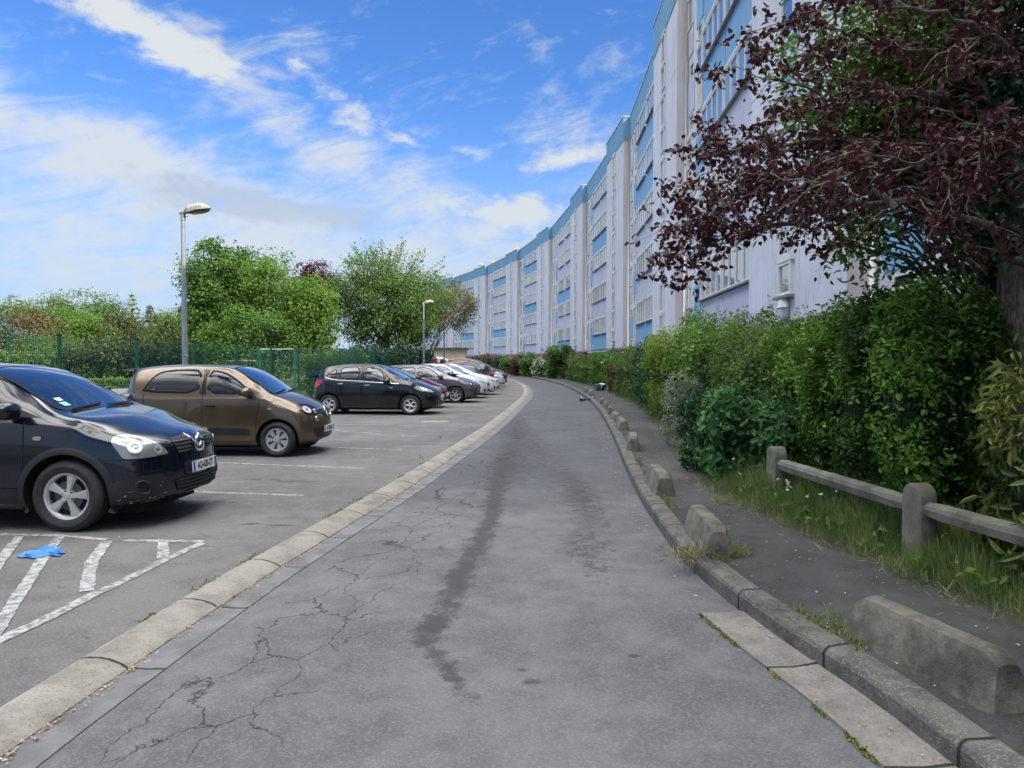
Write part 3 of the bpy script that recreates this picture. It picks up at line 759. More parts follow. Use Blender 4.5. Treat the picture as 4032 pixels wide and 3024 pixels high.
A = Vector(NODES[6]); mb = MB(); mb.tube([BX @ Vector((A.x + 1.2, A.y + 14, ZP)), BX @ Vector((A.x + 1.2, A.y + 14, ZP + 3.6))], .04, 5); mb.build('aerial', M['galvanised'], bld)
# ================================================================ cars
# local axes of a car: +x forward (0 = front axle), +y its left, z up from the ground
def catmull(P, seg):
    out = []; n = len(P)
    for i in range(n - 1):
        p0 = P[max(i - 1, 0)]; p1 = P[i]; p2 = P[i + 1]; p3 = P[min(i + 2, n - 1)]
        if i == 0: p0 = (2 * p1[0] - p2[0], 2 * p1[1] - p2[1])
        if i + 2 > n - 1: p3 = (2 * p2[0] - p1[0], 2 * p2[1] - p1[1])
        for k in range(seg):
            u = k / seg
            out.append(tuple(.5 * (2 * p1[a] + (p2[a] - p0[a]) * u + (2 * p0[a] - 5 * p1[a] + 4 * p2[a] - p3[a]) * u * u + (3 * p1[a] - p0[a] - 3 * p2[a] + p3[a]) * u**3) for a in (0, 1)))
    out.append(P[-1]); return out
def body_mesh(C):
    xf, xr = C['xf'], C['xr']; step = .055
    xs = [xr, xr + .02, xr + .05]; x = xr + .10
    while x < xf - .10: xs.append(x); x += step
    xs += [xf - .10, xf - .05, xf - .02, xf]
    lerp = lambda a, b, u: a + (b - a) * u
    def section(x):
        hw = interp(C['hw'], x); zb = interp(C['bot'], x); zt = interp(C['top'], x); be = min(interp(C['belt'], x), zt - .035)
        RW = C['roofw']; h = zt - be; c = sstep(h, .10, .36); sh = C.get('shoulder', .955)
        yr = lerp(hw * .84, RW, c)
        mid = zb + (be - zb) * .42
        P = [(0, zb), (hw * .80, zb), (hw * .94, zb + .035), (hw * .975, zb + .12), (hw * 1.0, mid), (hw * .995, mid + (be - mid) * .55), (hw * .975, be - .045), (hw * sh, be),
             (lerp(hw * .91, (hw * sh + RW + .03) / 2 + .02, c), be + h * lerp(.38, .47, c)), (yr + .03, be + h * lerp(.66, .84, c)), (yr - .04, be + h * lerp(.88, .955, c)), (yr * .6, be + h * lerp(.985, .995, c)), (0, zt + .012)]
        return P
    seg = 4; rings = []
    for x in xs:
        P = catmull(section(x), seg)
        k = 0
        for (e, q) in ((0, .055), (.02, .022), (.05, .006)):
            if abs(x - xf) <= e + .001 and (x > 0): k = max(k, q)
            if abs(x - xr) <= e + .001 and (x < 0): k = max(k, q)
        if k:
            zc = sum(p[1] for p in P) / len(P); P = [(p[0] * (1 - k * .6), zc + (p[1] - zc) * (1 - k * 1.6)) for p in P]
        rings.append((x, P))
    def bend(x, y, z):
        hw = C['hwmax']
        wf = sstep(x, xf - .95, xf - .12); wr = sstep(x, xr + .6, xr + .08)
        dx = 0
        if wf > 0: dx -= wf * (C.get('bowf', .30) * (abs(y) / hw)**C.get('bowp', 2.6) + interp(C['leanf'], z))
        if wr > 0: dx += wr * (C.get('bowr', .16) * (abs(y) / hw)**3 + interp(C['leanr'], z))
        return (x + dx, y, z)
    m = len(rings[0][1]); vs = []; idx = []
    for x, P in rings:
        row = []
        for j, (y, z) in enumerate(P):
            if j in (0, m - 1): vs.append(bend(x, 0, z)); row.append((len(vs) - 1, len(vs) - 1))
            else: vs.append(bend(x, y, z)); vs.append(bend(x, -y, z)); row.append((len(vs) - 2, len(vs) - 1))
        idx.append(row)
    fs = []
    for i in range(len(rings) - 1):
        for j in range(m - 1):
            a, b, c, d = idx[i][j], idx[i][j + 1], idx[i + 1][j + 1], idx[i + 1][j]
            fs.append((a[0], d[0], c[0], b[0]))        # left side
            fs.append((a[1], b[1], c[1], d[1]))
    K = 14
    def cap(i, flip):
        x, P = rings[i]; rows = [[idx[i][0][0]]]
        for j in range(1, m - 1):
            y, z = P[j]; r = [idx[i][j][1]]
            for k in range(1, K):
                yy = -y + 2 * y * k / K; vs.append(bend(x, yy, z)); r.append(len(vs) - 1)
            r.append(idx[i][j][0]); rows.append(r)
        rows.append([idx[i][m - 1][0]])
        for j in range(len(rows) - 1):
            a, b = rows[j], rows[j + 1]
            for k in range(K):
                f = (a[0], b[k + 1], b[k]) if len(a) == 1 else ((a[k], a[k + 1], b[0]) if len(b) == 1 else (a[k], a[k + 1], b[k + 1], b[k]))
                fs.append(tuple(reversed(f)) if flip else f)
    cap(len(rings) - 1, False); cap(0, True)
    me = bpy.data.meshes.new('body'); me.from_pydata(vs, [], fs)
    bm = bmesh.new(); bm.from_mesh(me); bmesh.ops.recalc_face_normals(bm, faces=bm.faces)
    for _ in range(3): bmesh.ops.smooth_vert(bm, verts=bm.verts, factor=.4, use_axis_x=True, use_axis_y=True, use_axis_z=True)
    bm.to_mesh(me); bm.free()
    return me
def inpoly(p, poly):
    x, y = p; c = False; n = len(poly)
    for i in range(n):
        (x0, y0), (x1, y1) = poly[i], poly[i - 1]
        if (y0 > y) != (y1 > y) and x < (x1 - x0) * (y - y0) / (y1 - y0) + x0: c = not c
    return c
def area2(poly): return sum(poly[i - 1][0] * poly[i][1] - poly[i][0] * poly[i - 1][1] for i in range(len(poly)))
def inset(poly, d):
    n = len(poly); s = 1 if area2(poly) > 0 else -1; out = []
    for i in range(n):
        a, b, c = Vector(poly[i - 1]), Vector(poly[i]), Vector(poly[(i + 1) % n])
        e1 = (b - a).normalized(); e2 = (c - b).normalized(); n1 = Vector((-e1.y, e1.x)) * s; n2 = Vector((-e2.y, e2.x)) * s
        q = n1 + n2; k = q.length
        q = q.normalized() * (d / max(.45, math.sqrt(max(0, (1 + n1.dot(n2)) / 2)))); out.append(tuple(b + q))
    return out
def smoothpoly(poly, r=1):
    """Chaikin corner rounding"""
    for _ in range(r):
        q = []
        for i in range(len(poly)):
            a, b = poly[i], poly[(i + 1) % len(poly)]
            q += [(a[0] * .8 + b[0] * .2, a[1] * .8 + b[1] * .2), (a[0] * .2 + b[0] * .8, a[1] * .2 + b[1] * .8)]
        poly = q
    return poly
SIDE = dict(O=Vector((0, 0, 0)), U=Vector((1, 0, 0)), W=Vector((0, 0, 1)), N=Vector((0, -1, 0)))
FRONT = dict(O=Vector((0, 0, 0)), U=Vector((0, 1, 0)), W=Vector((0, 0, 1)), N=Vector((1, 0, 0)))
REAR = dict(O=Vector((0, 0, 0)), U=Vector((0, 1, 0)), W=Vector((0, 0, 1)), N=Vector((-1, 0, 0)))
def diag(deg):
    a = R(deg); return dict(O=Vector((0, 0, 0)), U=Vector((math.sin(a), math.cos(a), 0)), W=Vector((0, 0, 1)), N=Vector((math.cos(a), -math.sin(a), 0)))
class Car:
    def __init__(s, C, root, mats, name_glass='car_glass'):
        s.C = C; s.root = root; s.mats = mats
        me = body_mesh(C); me.materials.append(mats['paint']); me.materials.append(M['dark_void'])
        me.polygons.foreach_set('use_smooth', [True] * len(me.polygons))
        tmp = link('body_tmp', me)
        cut = MB(); Ra = C['arch']
        for wx in (0, -C['wb']):
            for sg in (-1, 1):
                hw = interp(C['hw'], wx)
                prof = [(0, hw - .30), (Ra, hw - .30), (Ra, hw + .3), (0, hw + .3)]
                n = 44; vs = []; 
                for k in range(n):
                    a = k * math.tau / n; vs += [(wx + Ra * math.cos(a), sg * (hw - .30), C['rw'] + Ra * math.sin(a)), (wx + Ra * math.cos(a), sg * (hw + .3), C['rw'] + Ra * math.sin(a))]
                fs = [(2 * k, 2 * ((k + 1) % n), 2 * ((k + 1) % n) + 1, 2 * k + 1) for k in range(n)] + [tuple(2 * k for k in range(n))[::-1], tuple(2 * k + 1 for k in range(n))]
                cut.add(vs, fs, 1)
        cme = cut.mesh('cutter', [mats['paint'], M['dark_void']])
        bm = bmesh.new(); bm.from_mesh(cme); bmesh.ops.recalc_face_normals(bm, faces=bm.faces); bm.to_mesh(cme); bm.free()
        co = link('cutter', cme)
        bo = tmp.modifiers.new('b', 'BOOLEAN'); bo.operation = 'DIFFERENCE'; bo.object = co; bo.solver = 'EXACT'
        dg = bpy.context.evaluated_depsgraph_get()
        new = bpy.data.meshes.new_from_object(tmp.evaluated_get(dg))
        bpy.data.objects.remove(tmp); bpy.data.objects.remove(co)
        s.bm = bmesh.new(); s.bm.from_mesh(new)
        if len(s.bm.faces) < 500: print('BOOLEAN FAILED')
        s.bvh = BVHTree.FromBMesh(s.bm); s.holes = []; s.me = new
    def hit(s, P, u, v):
        p = P['O'] + P['U'] * u + P['W'] * v + P['N'] * 3.0
        h = s.bvh.ray_cast(p, -P['N'])
        if h[0] is None: h = s.bvh.find_nearest(P['O'] + P['U'] * u + P['W'] * v + P['N'] * .9)
        return h[0], h[1]
    def patch(s, name, poly, P, mats, offset=.003, border=0, mirror=False, hole=False, grid=.045, parent=None, thick=0, smooth=2, fit=False):
        if smooth: poly = smoothpoly(poly, smooth)
        res = []
        xs = [p[0] for p in poly]; ys = [p[1] for p in poly]
        verts = [Vector(p) for p in poly]; n = len(verts); edges = [(i, (i + 1) % n) for i in range(n)]
        inner = inset(poly, border) if border else None
        if inner: verts += [Vector(p) for p in inner]; edges += [(n + i, n + (i + 1) % n) for i in range(n)]
        x = min(xs)
        while x < max(xs):
            y = min(ys)
            while y < max(ys):
                if inpoly((x, y), inset(poly, .012)): verts.append(Vector((x + rng.uniform(-.002, .002), y)))
                y += grid
            x += grid
        vv, ee, ff, *_ = delaunay_2d_cdt(verts, edges, [], 0, 1e-5)
        FN = None
        if fit:
            hs = [(v.x, v.y, (s.hit(P, v.x, v.y)[0] - P['O']).dot(P['N'])) for v in vv]; A_ = np.array(hs); um, vm_ = A_[:, 0].mean(), A_[:, 1].mean()
            def basis(u, v): u = u - um; v = v - vm_; return np.stack([np.ones_like(u), u, v, u * u, u * v, v * v, u**3, u * u * v, u * v * v, v**3], 1)
            co = np.linalg.lstsq(basis(A_[:, 0], A_[:, 1]), A_[:, 2], rcond=None)[0]
            FN = lambda u, v: float(basis(np.array([u]), np.array([v]))[0] @ co)
        for sg in ((1, -1) if mirror else (1,)):
            mb = MB(); pts = []; nrm_ = []
            for v in vv:
                if FN:
                    e_ = .01; d0 = FN(v.x, v.y); gu = (FN(v.x + e_, v.y) - FN(v.x - e_, v.y)) / (2 * e_); gv = (FN(v.x, v.y + e_) - FN(v.x, v.y - e_)) / (2 * e_)
                    nv = (P['N'] - P['U'] * gu - P['W'] * gv).normalized(); q = P['O'] + P['U'] * v.x + P['W'] * v.y + P['N'] * d0 + nv * (offset + .002)
                    pts.append(Vector((q.x, q.y * sg, q.z))); nrm_.append((nv.x, nv.y * sg, nv.z)); continue
                h, nn_ = s.hit(P, v.x, v.y)
                if nn_.dot(P['N']) < 0: nn_ = -nn_
                q = h + (nn_ * .5 + P['N'] * .5).normalized() * offset; pts.append(Vector((q.x, q.y * sg, q.z)))
            fs = []; ms = []
            for f in ff:
                c = sum((vv[i] for i in f), Vector((0, 0))) / len(f)
                if not inpoly((c.x, c.y), poly): continue
                fs.append(tuple(f) if sg == 1 else tuple(reversed(f))); ms.append(1 if (inner and not inpoly((c.x, c.y), inner)) else 0)
            mb.v = [tuple(p) for p in pts]; mb.f = fs; mb.m = ms
            # face outward
            me = mb.mesh(name, mats); 
            ref = Vector((P['N'].x, P['N'].y * sg, P['N'].z))
            if sum((p.normal.dot(ref) for p in me.polygons)) < 0: me.flip_normals()
            me.polygons.foreach_set('use_smooth', [True] * len(me.polygons))
            if FN: me.normals_split_custom_set_from_vertices(nrm_)
            o = link(name, me, parent or s.root)
            if thick: so_ = o.modifiers.new('thick', 'SOLIDIFY'); so_.thickness = thick; so_.offset = -1
            res.append(o)
        if hole: s.holes.append((inset(poly, .028), P, mirror))
        return res
    def ribbon(s, name, line, P, mat, w=.008, offset=.002, mirror=True, parent=None, closed=False):
        pts = []; L = [Vector(p) for p in line]
        if closed: L.append(L[0])
        for a, b in zip(L[:-1], L[1:]):
            n = max(1, int((b - a).length / .04)); pts += [a.lerp(b, i / n) for i in range(n)]
        pts.append(L[-1]); res = []
        for sg in ((1, -1) if mirror else (1,)):
            vs = []
            for i, p in enumerate(pts):
                d = (pts[min(i + 1, len(pts) - 1)] - pts[max(i - 1, 0)]).normalized(); nn_ = Vector((-d.y, d.x)) * w / 2
                for q in (p + nn_, p - nn_):
                    h, hn = s.hit(P, q.x, q.y); h = h + P['N'] * offset; vs.append((h.x, h.y * sg, h.z))
            k = len(pts); mb = MB(); mb.add(vs, [(2 * i, 2 * i + 1, 2 * i + 3, 2 * i + 2) for i in range(k - 1)])
            me = mb.mesh(name, mat); me.polygons.foreach_set('use_smooth', [True] * len(me.polygons))
            o = link(name, me, parent or s.root); so_ = o.modifiers.new('t', 'SOLIDIFY'); so_.thickness = .004; so_.offset = 0; res.append(o)
        return res
    def finish(s, see_through=True):
        bm = s.bm; dele = []
        if see_through:
            for f in bm.faces:
                c = f.calc_center_median(); nn_ = f.normal
                for poly, P, mir in s.holes:
                    for sg in ((1, -1) if mir else (1,)):
                        cc = Vector((c.x, c.y * sg, c.z)) - P['O']; n2 = Vector((nn_.x, nn_.y * sg, nn_.z))
                        if n2.dot(P['N']) > .15 and inpoly((cc.dot(P['U']), cc.dot(P['W'])), poly): dele.append(f); break
                    else: continue
                    break
            bmesh.ops.delete(bm, geom=list(set(dele)), context='FACES')
        bm.to_mesh(s.me); bm.free(); s.me.set_sharp_from_angle(angle=R(38)); s.me.name = 'body'
        return link('body', s.me, s.root)

def wheel(root, x, y, rw, tw, rr, style, sg):
    """wheel centred at (x, y): outer face looks to sg*y"""
    hub = MB(); hub.lathe([(0, -.02), (rr * .95, -.02), (rr * .95, .02), (0, .02)], 24, 'Y'); hub.lathe([(0, .03), (rr * .62, .03), (rr * .62, .045), (0, .045)], 24, 'Y', mi=1)
    w = hub.build('wheel', [M['dark_void'], M['alloy_dark']], root)
    w.location = (x, y, rw); w.rotation_euler = (0, rng.uniform(0, 6.28), 0 if sg > 0 else math.pi)
    t_ = MB(); h = tw / 2; b = rr
    prof = [(b - .012, h - .03), (b + .004, h - .012), (b + .02, h - .004), ((b + rw) / 2, h + .006), (rw - .028, h - .006), (rw - .008, h - .026), (rw, h - .05)]
    tread = []
    for g_ in (-.5, 0, .5): tread += [(rw, g_ * h + .008), (rw - .008, g_ * h + .006), (rw - .008, g_ * h - .006), (rw, g_ * h - .008)]
    tread = sorted(tread, key=lambda p: -p[1])
    prof = prof + tread + [(r, -z) for r, z in reversed(prof)]
    t_.lathe(prof, 56, 'Y'); t_.build('tyre', M['rubber'], w, smooth=True, ang=35)
    r_ = MB(); o_ = h - .02
    r_.lathe([(rr - .03, o_ - .16), (rr - .035, o_ - .03), (rr - .022, o_ - .008), (rr - .004, o_), (rr + .004, o_ - .01), (rr + .002, o_ - .03), (rr + .002, o_ - .16)], 48, 'Y', closed=False)
    XZ = Matrix(((1, 0, 0, 0), (0, 0, 1, 0), (0, 1, 0, 0), (0, 0, 0, 1)))      # prism polygons lie in xz, thickness along y
    ri = rr - .02
    def rot(poly, a): c, q = math.cos(a), math.sin(a); return [(p[0] * c - p[1] * q, p[0] * q + p[1] * c) for p in poly]
    mat = M['alloy']
    if style == 'five':
        for k in range(5):
            a = k * math.tau / 5
            r_.prism(rot([(.035, -.028), (.08, -.024), (ri, -.052), (ri, .052), (.08, .024), (.035, .028)], a), o_ - .055, o_ - .022, XZ)
            r_.prism(rot([(.05, -.016), (ri - .012, -.027), (ri - .012, .027), (.05, .016)], a), o_ - .022, o_ - .010, XZ)
        r_.lathe([(0, o_ - .012), (.03, o_ - .012), (.062, o_ - .02), (.075, o_ - .06)], 20, 'Y')
        for k in range(5):
            a = (k + .5) * math.tau / 5; r_.lathe([(0, o_ - .015), (.010, o_ - .015), (.010, o_ - .03)], 8, 'Y', Matrix.Translation((.052 * math.cos(a), 0, .052 * math.sin(a))), mi=1)
    elif style == 'blades':
        mat = M['alloy_grey']
        for k in range(7):
            a = k * math.tau / 7; w0, w1 = .30, .30
            p = [(.07 * math.cos(-w0), .07 * math.sin(-w0))] + [(ri * math.cos(q), ri * math.sin(q)) for q in (-w1, -w1 / 2, 0, w1 / 2, w1)] + [(.07 * math.cos(w0), .07 * math.sin(w0))]
            r_.prism(rot(p, a), o_ - .04, o_ - .008, XZ)
        r_.lathe([(ri - .012, o_ - .03), (ri - .012, o_ - .004), (rr + .006, o_ - .002), (rr + .008, o_ - .03)], 48, 'Y')
        r_.lathe([(0, o_ + .004), (.04, o_ + .004), (.06, o_ - .002), (.072, o_ - .03)], 24, 'Y')
    elif style == 'loops':
        for k in range(5):
            a = (k + .25) * math.tau / 5; cx, cz = ri * .56 * math.cos(a), ri * .56 * math.sin(a); rl = ri * .36
            r_.lathe([(rl - .010, o_ - .05), (rl - .012, o_ - .02), (rl + .002, o_ - .012), (rl + .014, o_ - .02), (rl + .014, o_ - .05)], 20, 'Y', Matrix.Translation((cx, 0, cz)))
            for q in (-.33, .33): r_.prism(rot([(ri * .78, -.014), (ri, -.024), (ri, .024), (ri * .78, .014)], a + q + .0), o_ - .05, o_ - .016, XZ)
        r_.lathe([(0, o_ - .02), (.03, o_ - .02), (.05, o_ - .03), (.055, o_ - .05)], 16, 'Y')
        for k in range(5):
            a = (k + .75) * math.tau / 5; r_.prism(rot([(.02, -.02), (ri * .5, -.012), (ri * .5, .012), (.02, .02)], a), o_ - .05, o_ - .022, XZ)
    else:
        for k in range(6 if style == 'six' else 5):
            a = k * math.tau / (6 if style == 'six' else 5)
            r_.prism(rot([(.02, -.03), (ri, -.018), (ri, .018), (.02, .03)], a), o_ - .05, o_ - .012, XZ)
        r_.lathe([(0, o_ - .008), (.04, o_ - .01), (.055, o_ - .04)], 16, 'Y')
    r_.build('rim', [mat, M['alloy_dark']], w, smooth=True, ang=30)
    return w

def text_mesh(body, size, mat, name='lettering'):
    cu = bpy.data.curves.new('txt', 'FONT'); cu.body = body; cu.size = size; cu.extrude = .001; cu.align_x = 'CENTER'; cu.align_y = 'CENTER'
    cu.offset = size * .012
    o = bpy.data.objects.new('txt', cu); COL.objects.link(o)
    dg = bpy.context.evaluated_depsgraph_get(); me = bpy.data.meshes.new_from_object(o.evaluated_get(dg)); bpy.data.objects.remove(o)
    me.materials.clear(); me.materials.append(mat); return me
def plate(root, x, y, z, text, facing=1, tilt=0, w=.52, h=.11, yaw=0):
    mb = MB(); mb.box(-.006, .006, -w / 2, w / 2, -h / 2, h / 2, 0)
    mb.box(.0061, .0075, -w / 2 * facing, (-w / 2 + .045) * facing, -h / 2 + .002, h / 2 - .002, 1) if facing > 0 else mb.box(.0061, .0075, w / 2 - .045, w / 2, -h / 2 + .002, h / 2 - .002, 1)
    mb.box(.0061, .0075, w / 2 - .045, w / 2 - .003, -h / 2 + .002, h / 2 - .002, 1) if facing > 0 else mb.box(.0061, .0075, -w / 2, -w / 2 + .045, -h / 2 + .002, h / 2 - .002, 1)
    p = mb.build('number_plate', [M['plate_white'], M['plate_blue']], root); p.location = (x, y, z); p.rotation_euler = (0, tilt, yaw if facing > 0 else math.pi)
    if text:
        tm = text_mesh(text, .088, M['ink']); o = link('lettering', tm, p); o.scale = (.80, 1.12, 1)
        o.location = (.0085, 0, 0); o.rotation_euler = (R(90), 0, R(90))
    return p
def mirror_part(c, x, z, col, sc=1.0):
    for sg in (-1, 1):
        hw = interp(c.C['hw'], x) * .955
        mb = MB()
        M1 = Matrix.Translation((x, sg * (hw + .13), z)) @ Matrix.Rotation(sg * R(8), 4, 'Z') @ Matrix.Diagonal((.075 * sc, .115 * sc, .072 * sc, 1))
        prof = [(0, -1), (.5, -.93), (.82, -.72), (.97, -.3), (1, .1), (.93, .55), (.7, .85), (.4, .97), (0, 1)]
        mb.lathe(prof, 18, 'X', M1, 0)
        mb.tube([(x - .0, sg * (hw - .01), z - .075), (x, sg * (hw + .06), z - .05)], [.03, .028], 8, 1)
        mb.box(x - .078 * sc, x - .066 * sc, sg * (hw + .13) - .085 * sc, sg * (hw + .13) + .085 * sc, z - .05, z + .05, 1)
        mb.build('wing_mirror', [col, M['black_plastic']], c.root, smooth=True, ang=50)
def seat(root, x, y, zb):
    mb = MB(); mb.box(x - .25, x + .25, y - .24, y + .24, zb, zb + .14)
    T = Matrix.Translation((x - .25, y, zb + .1)) @ Matrix.Rotation(R(-14), 4, 'Y'); mb.box(-.06, .06, -.23, .23, 0, .56, 0, T); mb.box(-.045, .045, -.12, .12, .59, .78, 0, T)
    mb.build('seat', M['fabric'], root, bevel=.04)
def interior(c, floor=.35):
    C = c.C; cx = C['cowl'][0]; w = C['roofw'] + .06
    mb = MB(); mb.box(cx - .52, cx - .04, -w, w, C['cowl'][1] - .35, C['cowl'][1] - .07); mb.build('dashboard', M['black_plastic'], c.root, bevel=.06)
    for y in (-.36, .36): seat(c.root, cx - 1.25, y, floor + .1); seat(c.root, cx - 2.05, y, floor + .15)
    T = Matrix.Translation((cx - .62, .36, C['cowl'][1] - .12)) @ Matrix.Rotation(R(-66), 4, 'Y')
    st_ = MB(); n = 28; st_.tube([T @ Vector((.18 * math.cos(k * math.tau / n), .18 * math.sin(k * math.tau / n), 0)) for k in range(n + 1)], .016, 8)
    st_.box(-.17, .17, -.02, .02, -.01, .01, 0, T); st_.build('steering_wheel', M['black_plastic'], c.root, smooth=True)
def windscreen(c, see=True, bow=.05):
    C = c.C; (cx, cz), (rx, rz) = C['cowl'], C['header']
    O = Vector((cx, 0, cz)); W = Vector((rx - cx, 0, rz - cz)); L = W.length; W.normalize(); N = Vector((W.z, 0, -W.x)); N = N if N.z > 0 else -N
    P = dict(O=O, U=Vector((0, 1, 0)), W=W, N=N)
    wb, wt = C['wswide']; poly = [(-wb, .035), (-wb * .6, -.005 - bow * .4), (0, -bow * .8), (wb * .6, -.005 - bow * .4), (wb, .035), (wb * .5 + wt * .5 + .012, L * .5), (wt, L - .02), (wt * .5, L + .012), (0, L + .018), (-wt * .5, L + .012), (-wt, L - .02), (-wb * .5 - wt * .5 - .012, L * .5)]
    o = c.patch('windscreen', poly, P, [M['screen_glass'] if see else M['screen_dark'], M['seal']], .004, .035, hole=see, smooth=1, fit=True)
    wp = MB()
    for y0, y1 in ((.05, .58), (-.52, -.0)):
        pts = []
        for i in range(5):
            u = i / 4; h, nn_ = c.hit(P, y0 + (y1 - y0) * u, .015 + .05 * u); pts.append(h + N * .02)
        wp.tube(pts, .009, 5)
    wp.build('wiper', M['black_plastic'], c.root)
    return P, L
def rear_glass(c, z0, z1, w0, w1, see=True):
    c.patch('rear_window', [(-w0, z0), (w0, z0), (w1, z1), (-w1, z1)], REAR, [M['car_glass'] if see else M['car_glass_dark'], M['seal']], .004, .03, hole=see, smooth=2, fit=True)
def side_windows(c, polys, see=True, dark=None, border=.026):
    for i, (nm, poly) in enumerate(polys):
        g_ = M['car_glass_dark'] if (not see or (dark and i in dark)) else M['car_glass']
        c.patch(nm, poly, SIDE, [g_, M['seal']], .004, border, mirror=True, hole=(see and not (dark and i in dark)), smooth=1, fit=True)
def handles(c, pts, mat, w=.17):
    for x, z in pts:
        for sg in (-1, 1):
            h, _ = c.hit(SIDE, x, z); y = abs(h.y)
            mb = MB(); mb.box(x - w / 2, x + w / 2, sg * (y + .004), sg * (y + .026), z - .014, z + .014); mb.box(x - w / 2 + .01, x - w / 2 + .03, sg * (y - .01), sg * (y + .01), z - .012, z + .012)
            mb.build('door_handle', mat, c.root, bevel=.008)
def wheels(c, style, tw=.19, inset_=.0, rr=None):
    C = c.C; rr = rr or C['rim']
    for wx in (0, -C['wb']):
        for sg in (-1, 1): wheel(c.root, wx, sg * (interp(C['hw'], wx) - tw / 2 - .012 - inset_), C['rw'], tw, rr, style, sg)
def underside(c):
    C = c.C; mb = MB(); mb.box(C['xr'] + .35, C['xf'] - .35, -C['hwmax'] * .62, C['hwmax'] * .62, .13, .3)
    for wx in (0, -C['wb']): mb.tube([(wx, -C['hwmax'] + .2, C['rw']), (wx, C['hwmax'] - .2, C['rw'])], .04, 8)
    mb.build('underbody', M['dark_void'], c.root)
def lamp(c, poly, P, mirror=True, bulbs=(), dark=False, name='headlight', grid=.03):
    """clear lens over a reflector bowl: lens patch plus round reflector pieces just under it"""
    ls = c.patch(name, poly, P, [M['lamp_lens'] if not dark else M['black_gloss'], M['black_gloss']], .006, .008, mirror=mirror, grid=grid, smooth=2)
    for (u, v, r) in bulbs:
        h, nn_ = c.hit(P, u, v); f = (nn_ if nn_.dot(P['N']) > 0 else -nn_)
        for k, sg in enumerate((1, -1) if mirror else (1,)):
            q = Vector((h.x, h.y * sg, h.z)); fn = (Vector((1, 0, 0)) * .6 + Vector((f.x, f.y * sg, f.z)) * .4).normalized()
            T = Matrix.Translation(q + Vector((f.x, f.y * sg, f.z)) * .007) @ Vector((0, 0, 1)).rotation_difference(Vector((f.x, f.y * sg, f.z)).normalized()).to_matrix().to_4x4()
            mb = MB(); mb.lathe([(0, -.004), (r * .45, -.001), (r * .5, .004), (r * .86, .006), (r, .003), (r, -.006)], 20, 'Z', T)
            mb.build('reflector', M['alloy_grey'], ls[min(k, len(ls) - 1)], smooth=True, ang=40)
    return ls
def arch_trim(c, mat, w=.045, name='arch_trim', out=.012):
    C = c.C
    for wx in (0, -C['wb']):
        Ra = C['arch']
        for sg in (-1, 1):
            vs = []; a0, a1 = R(-22), R(202); n = 40
            for i in range(n + 1):
                a = a0 + (a1 - a0) * i / n
                for r_, o_ in ((Ra - .004, -.03), (Ra - .004, out), (Ra + w * .6, out), (Ra + w, .002)):
                    x = wx + r_ * math.cos(a); z = C['rw'] + r_ * math.sin(a)
                    rq = Ra + w + .006
                    h, _ = c.hit(SIDE, wx + max(r_, Ra + .008) * math.cos(a), C['rw'] + max(r_, Ra + .008) * math.sin(a))
                    y = min(abs(h.y), C['hwmax'] + .01)
                    vs.append((x, sg * (y + o_), max(z, .17)))
            mb = MB(); mb.add(vs, [(4 * i + k, 4 * i + k + 1, 4 * i + k + 5, 4 * i + k + 4) for i in range(n) for k in range(3)])
            mb.build(name, mat, c.root, smooth=True, ang=50)

GND = .05
def place(root, fx, fy, deg):
    root.location = (fx, fy, GND); root.rotation_euler = (0, 0, R(-deg))

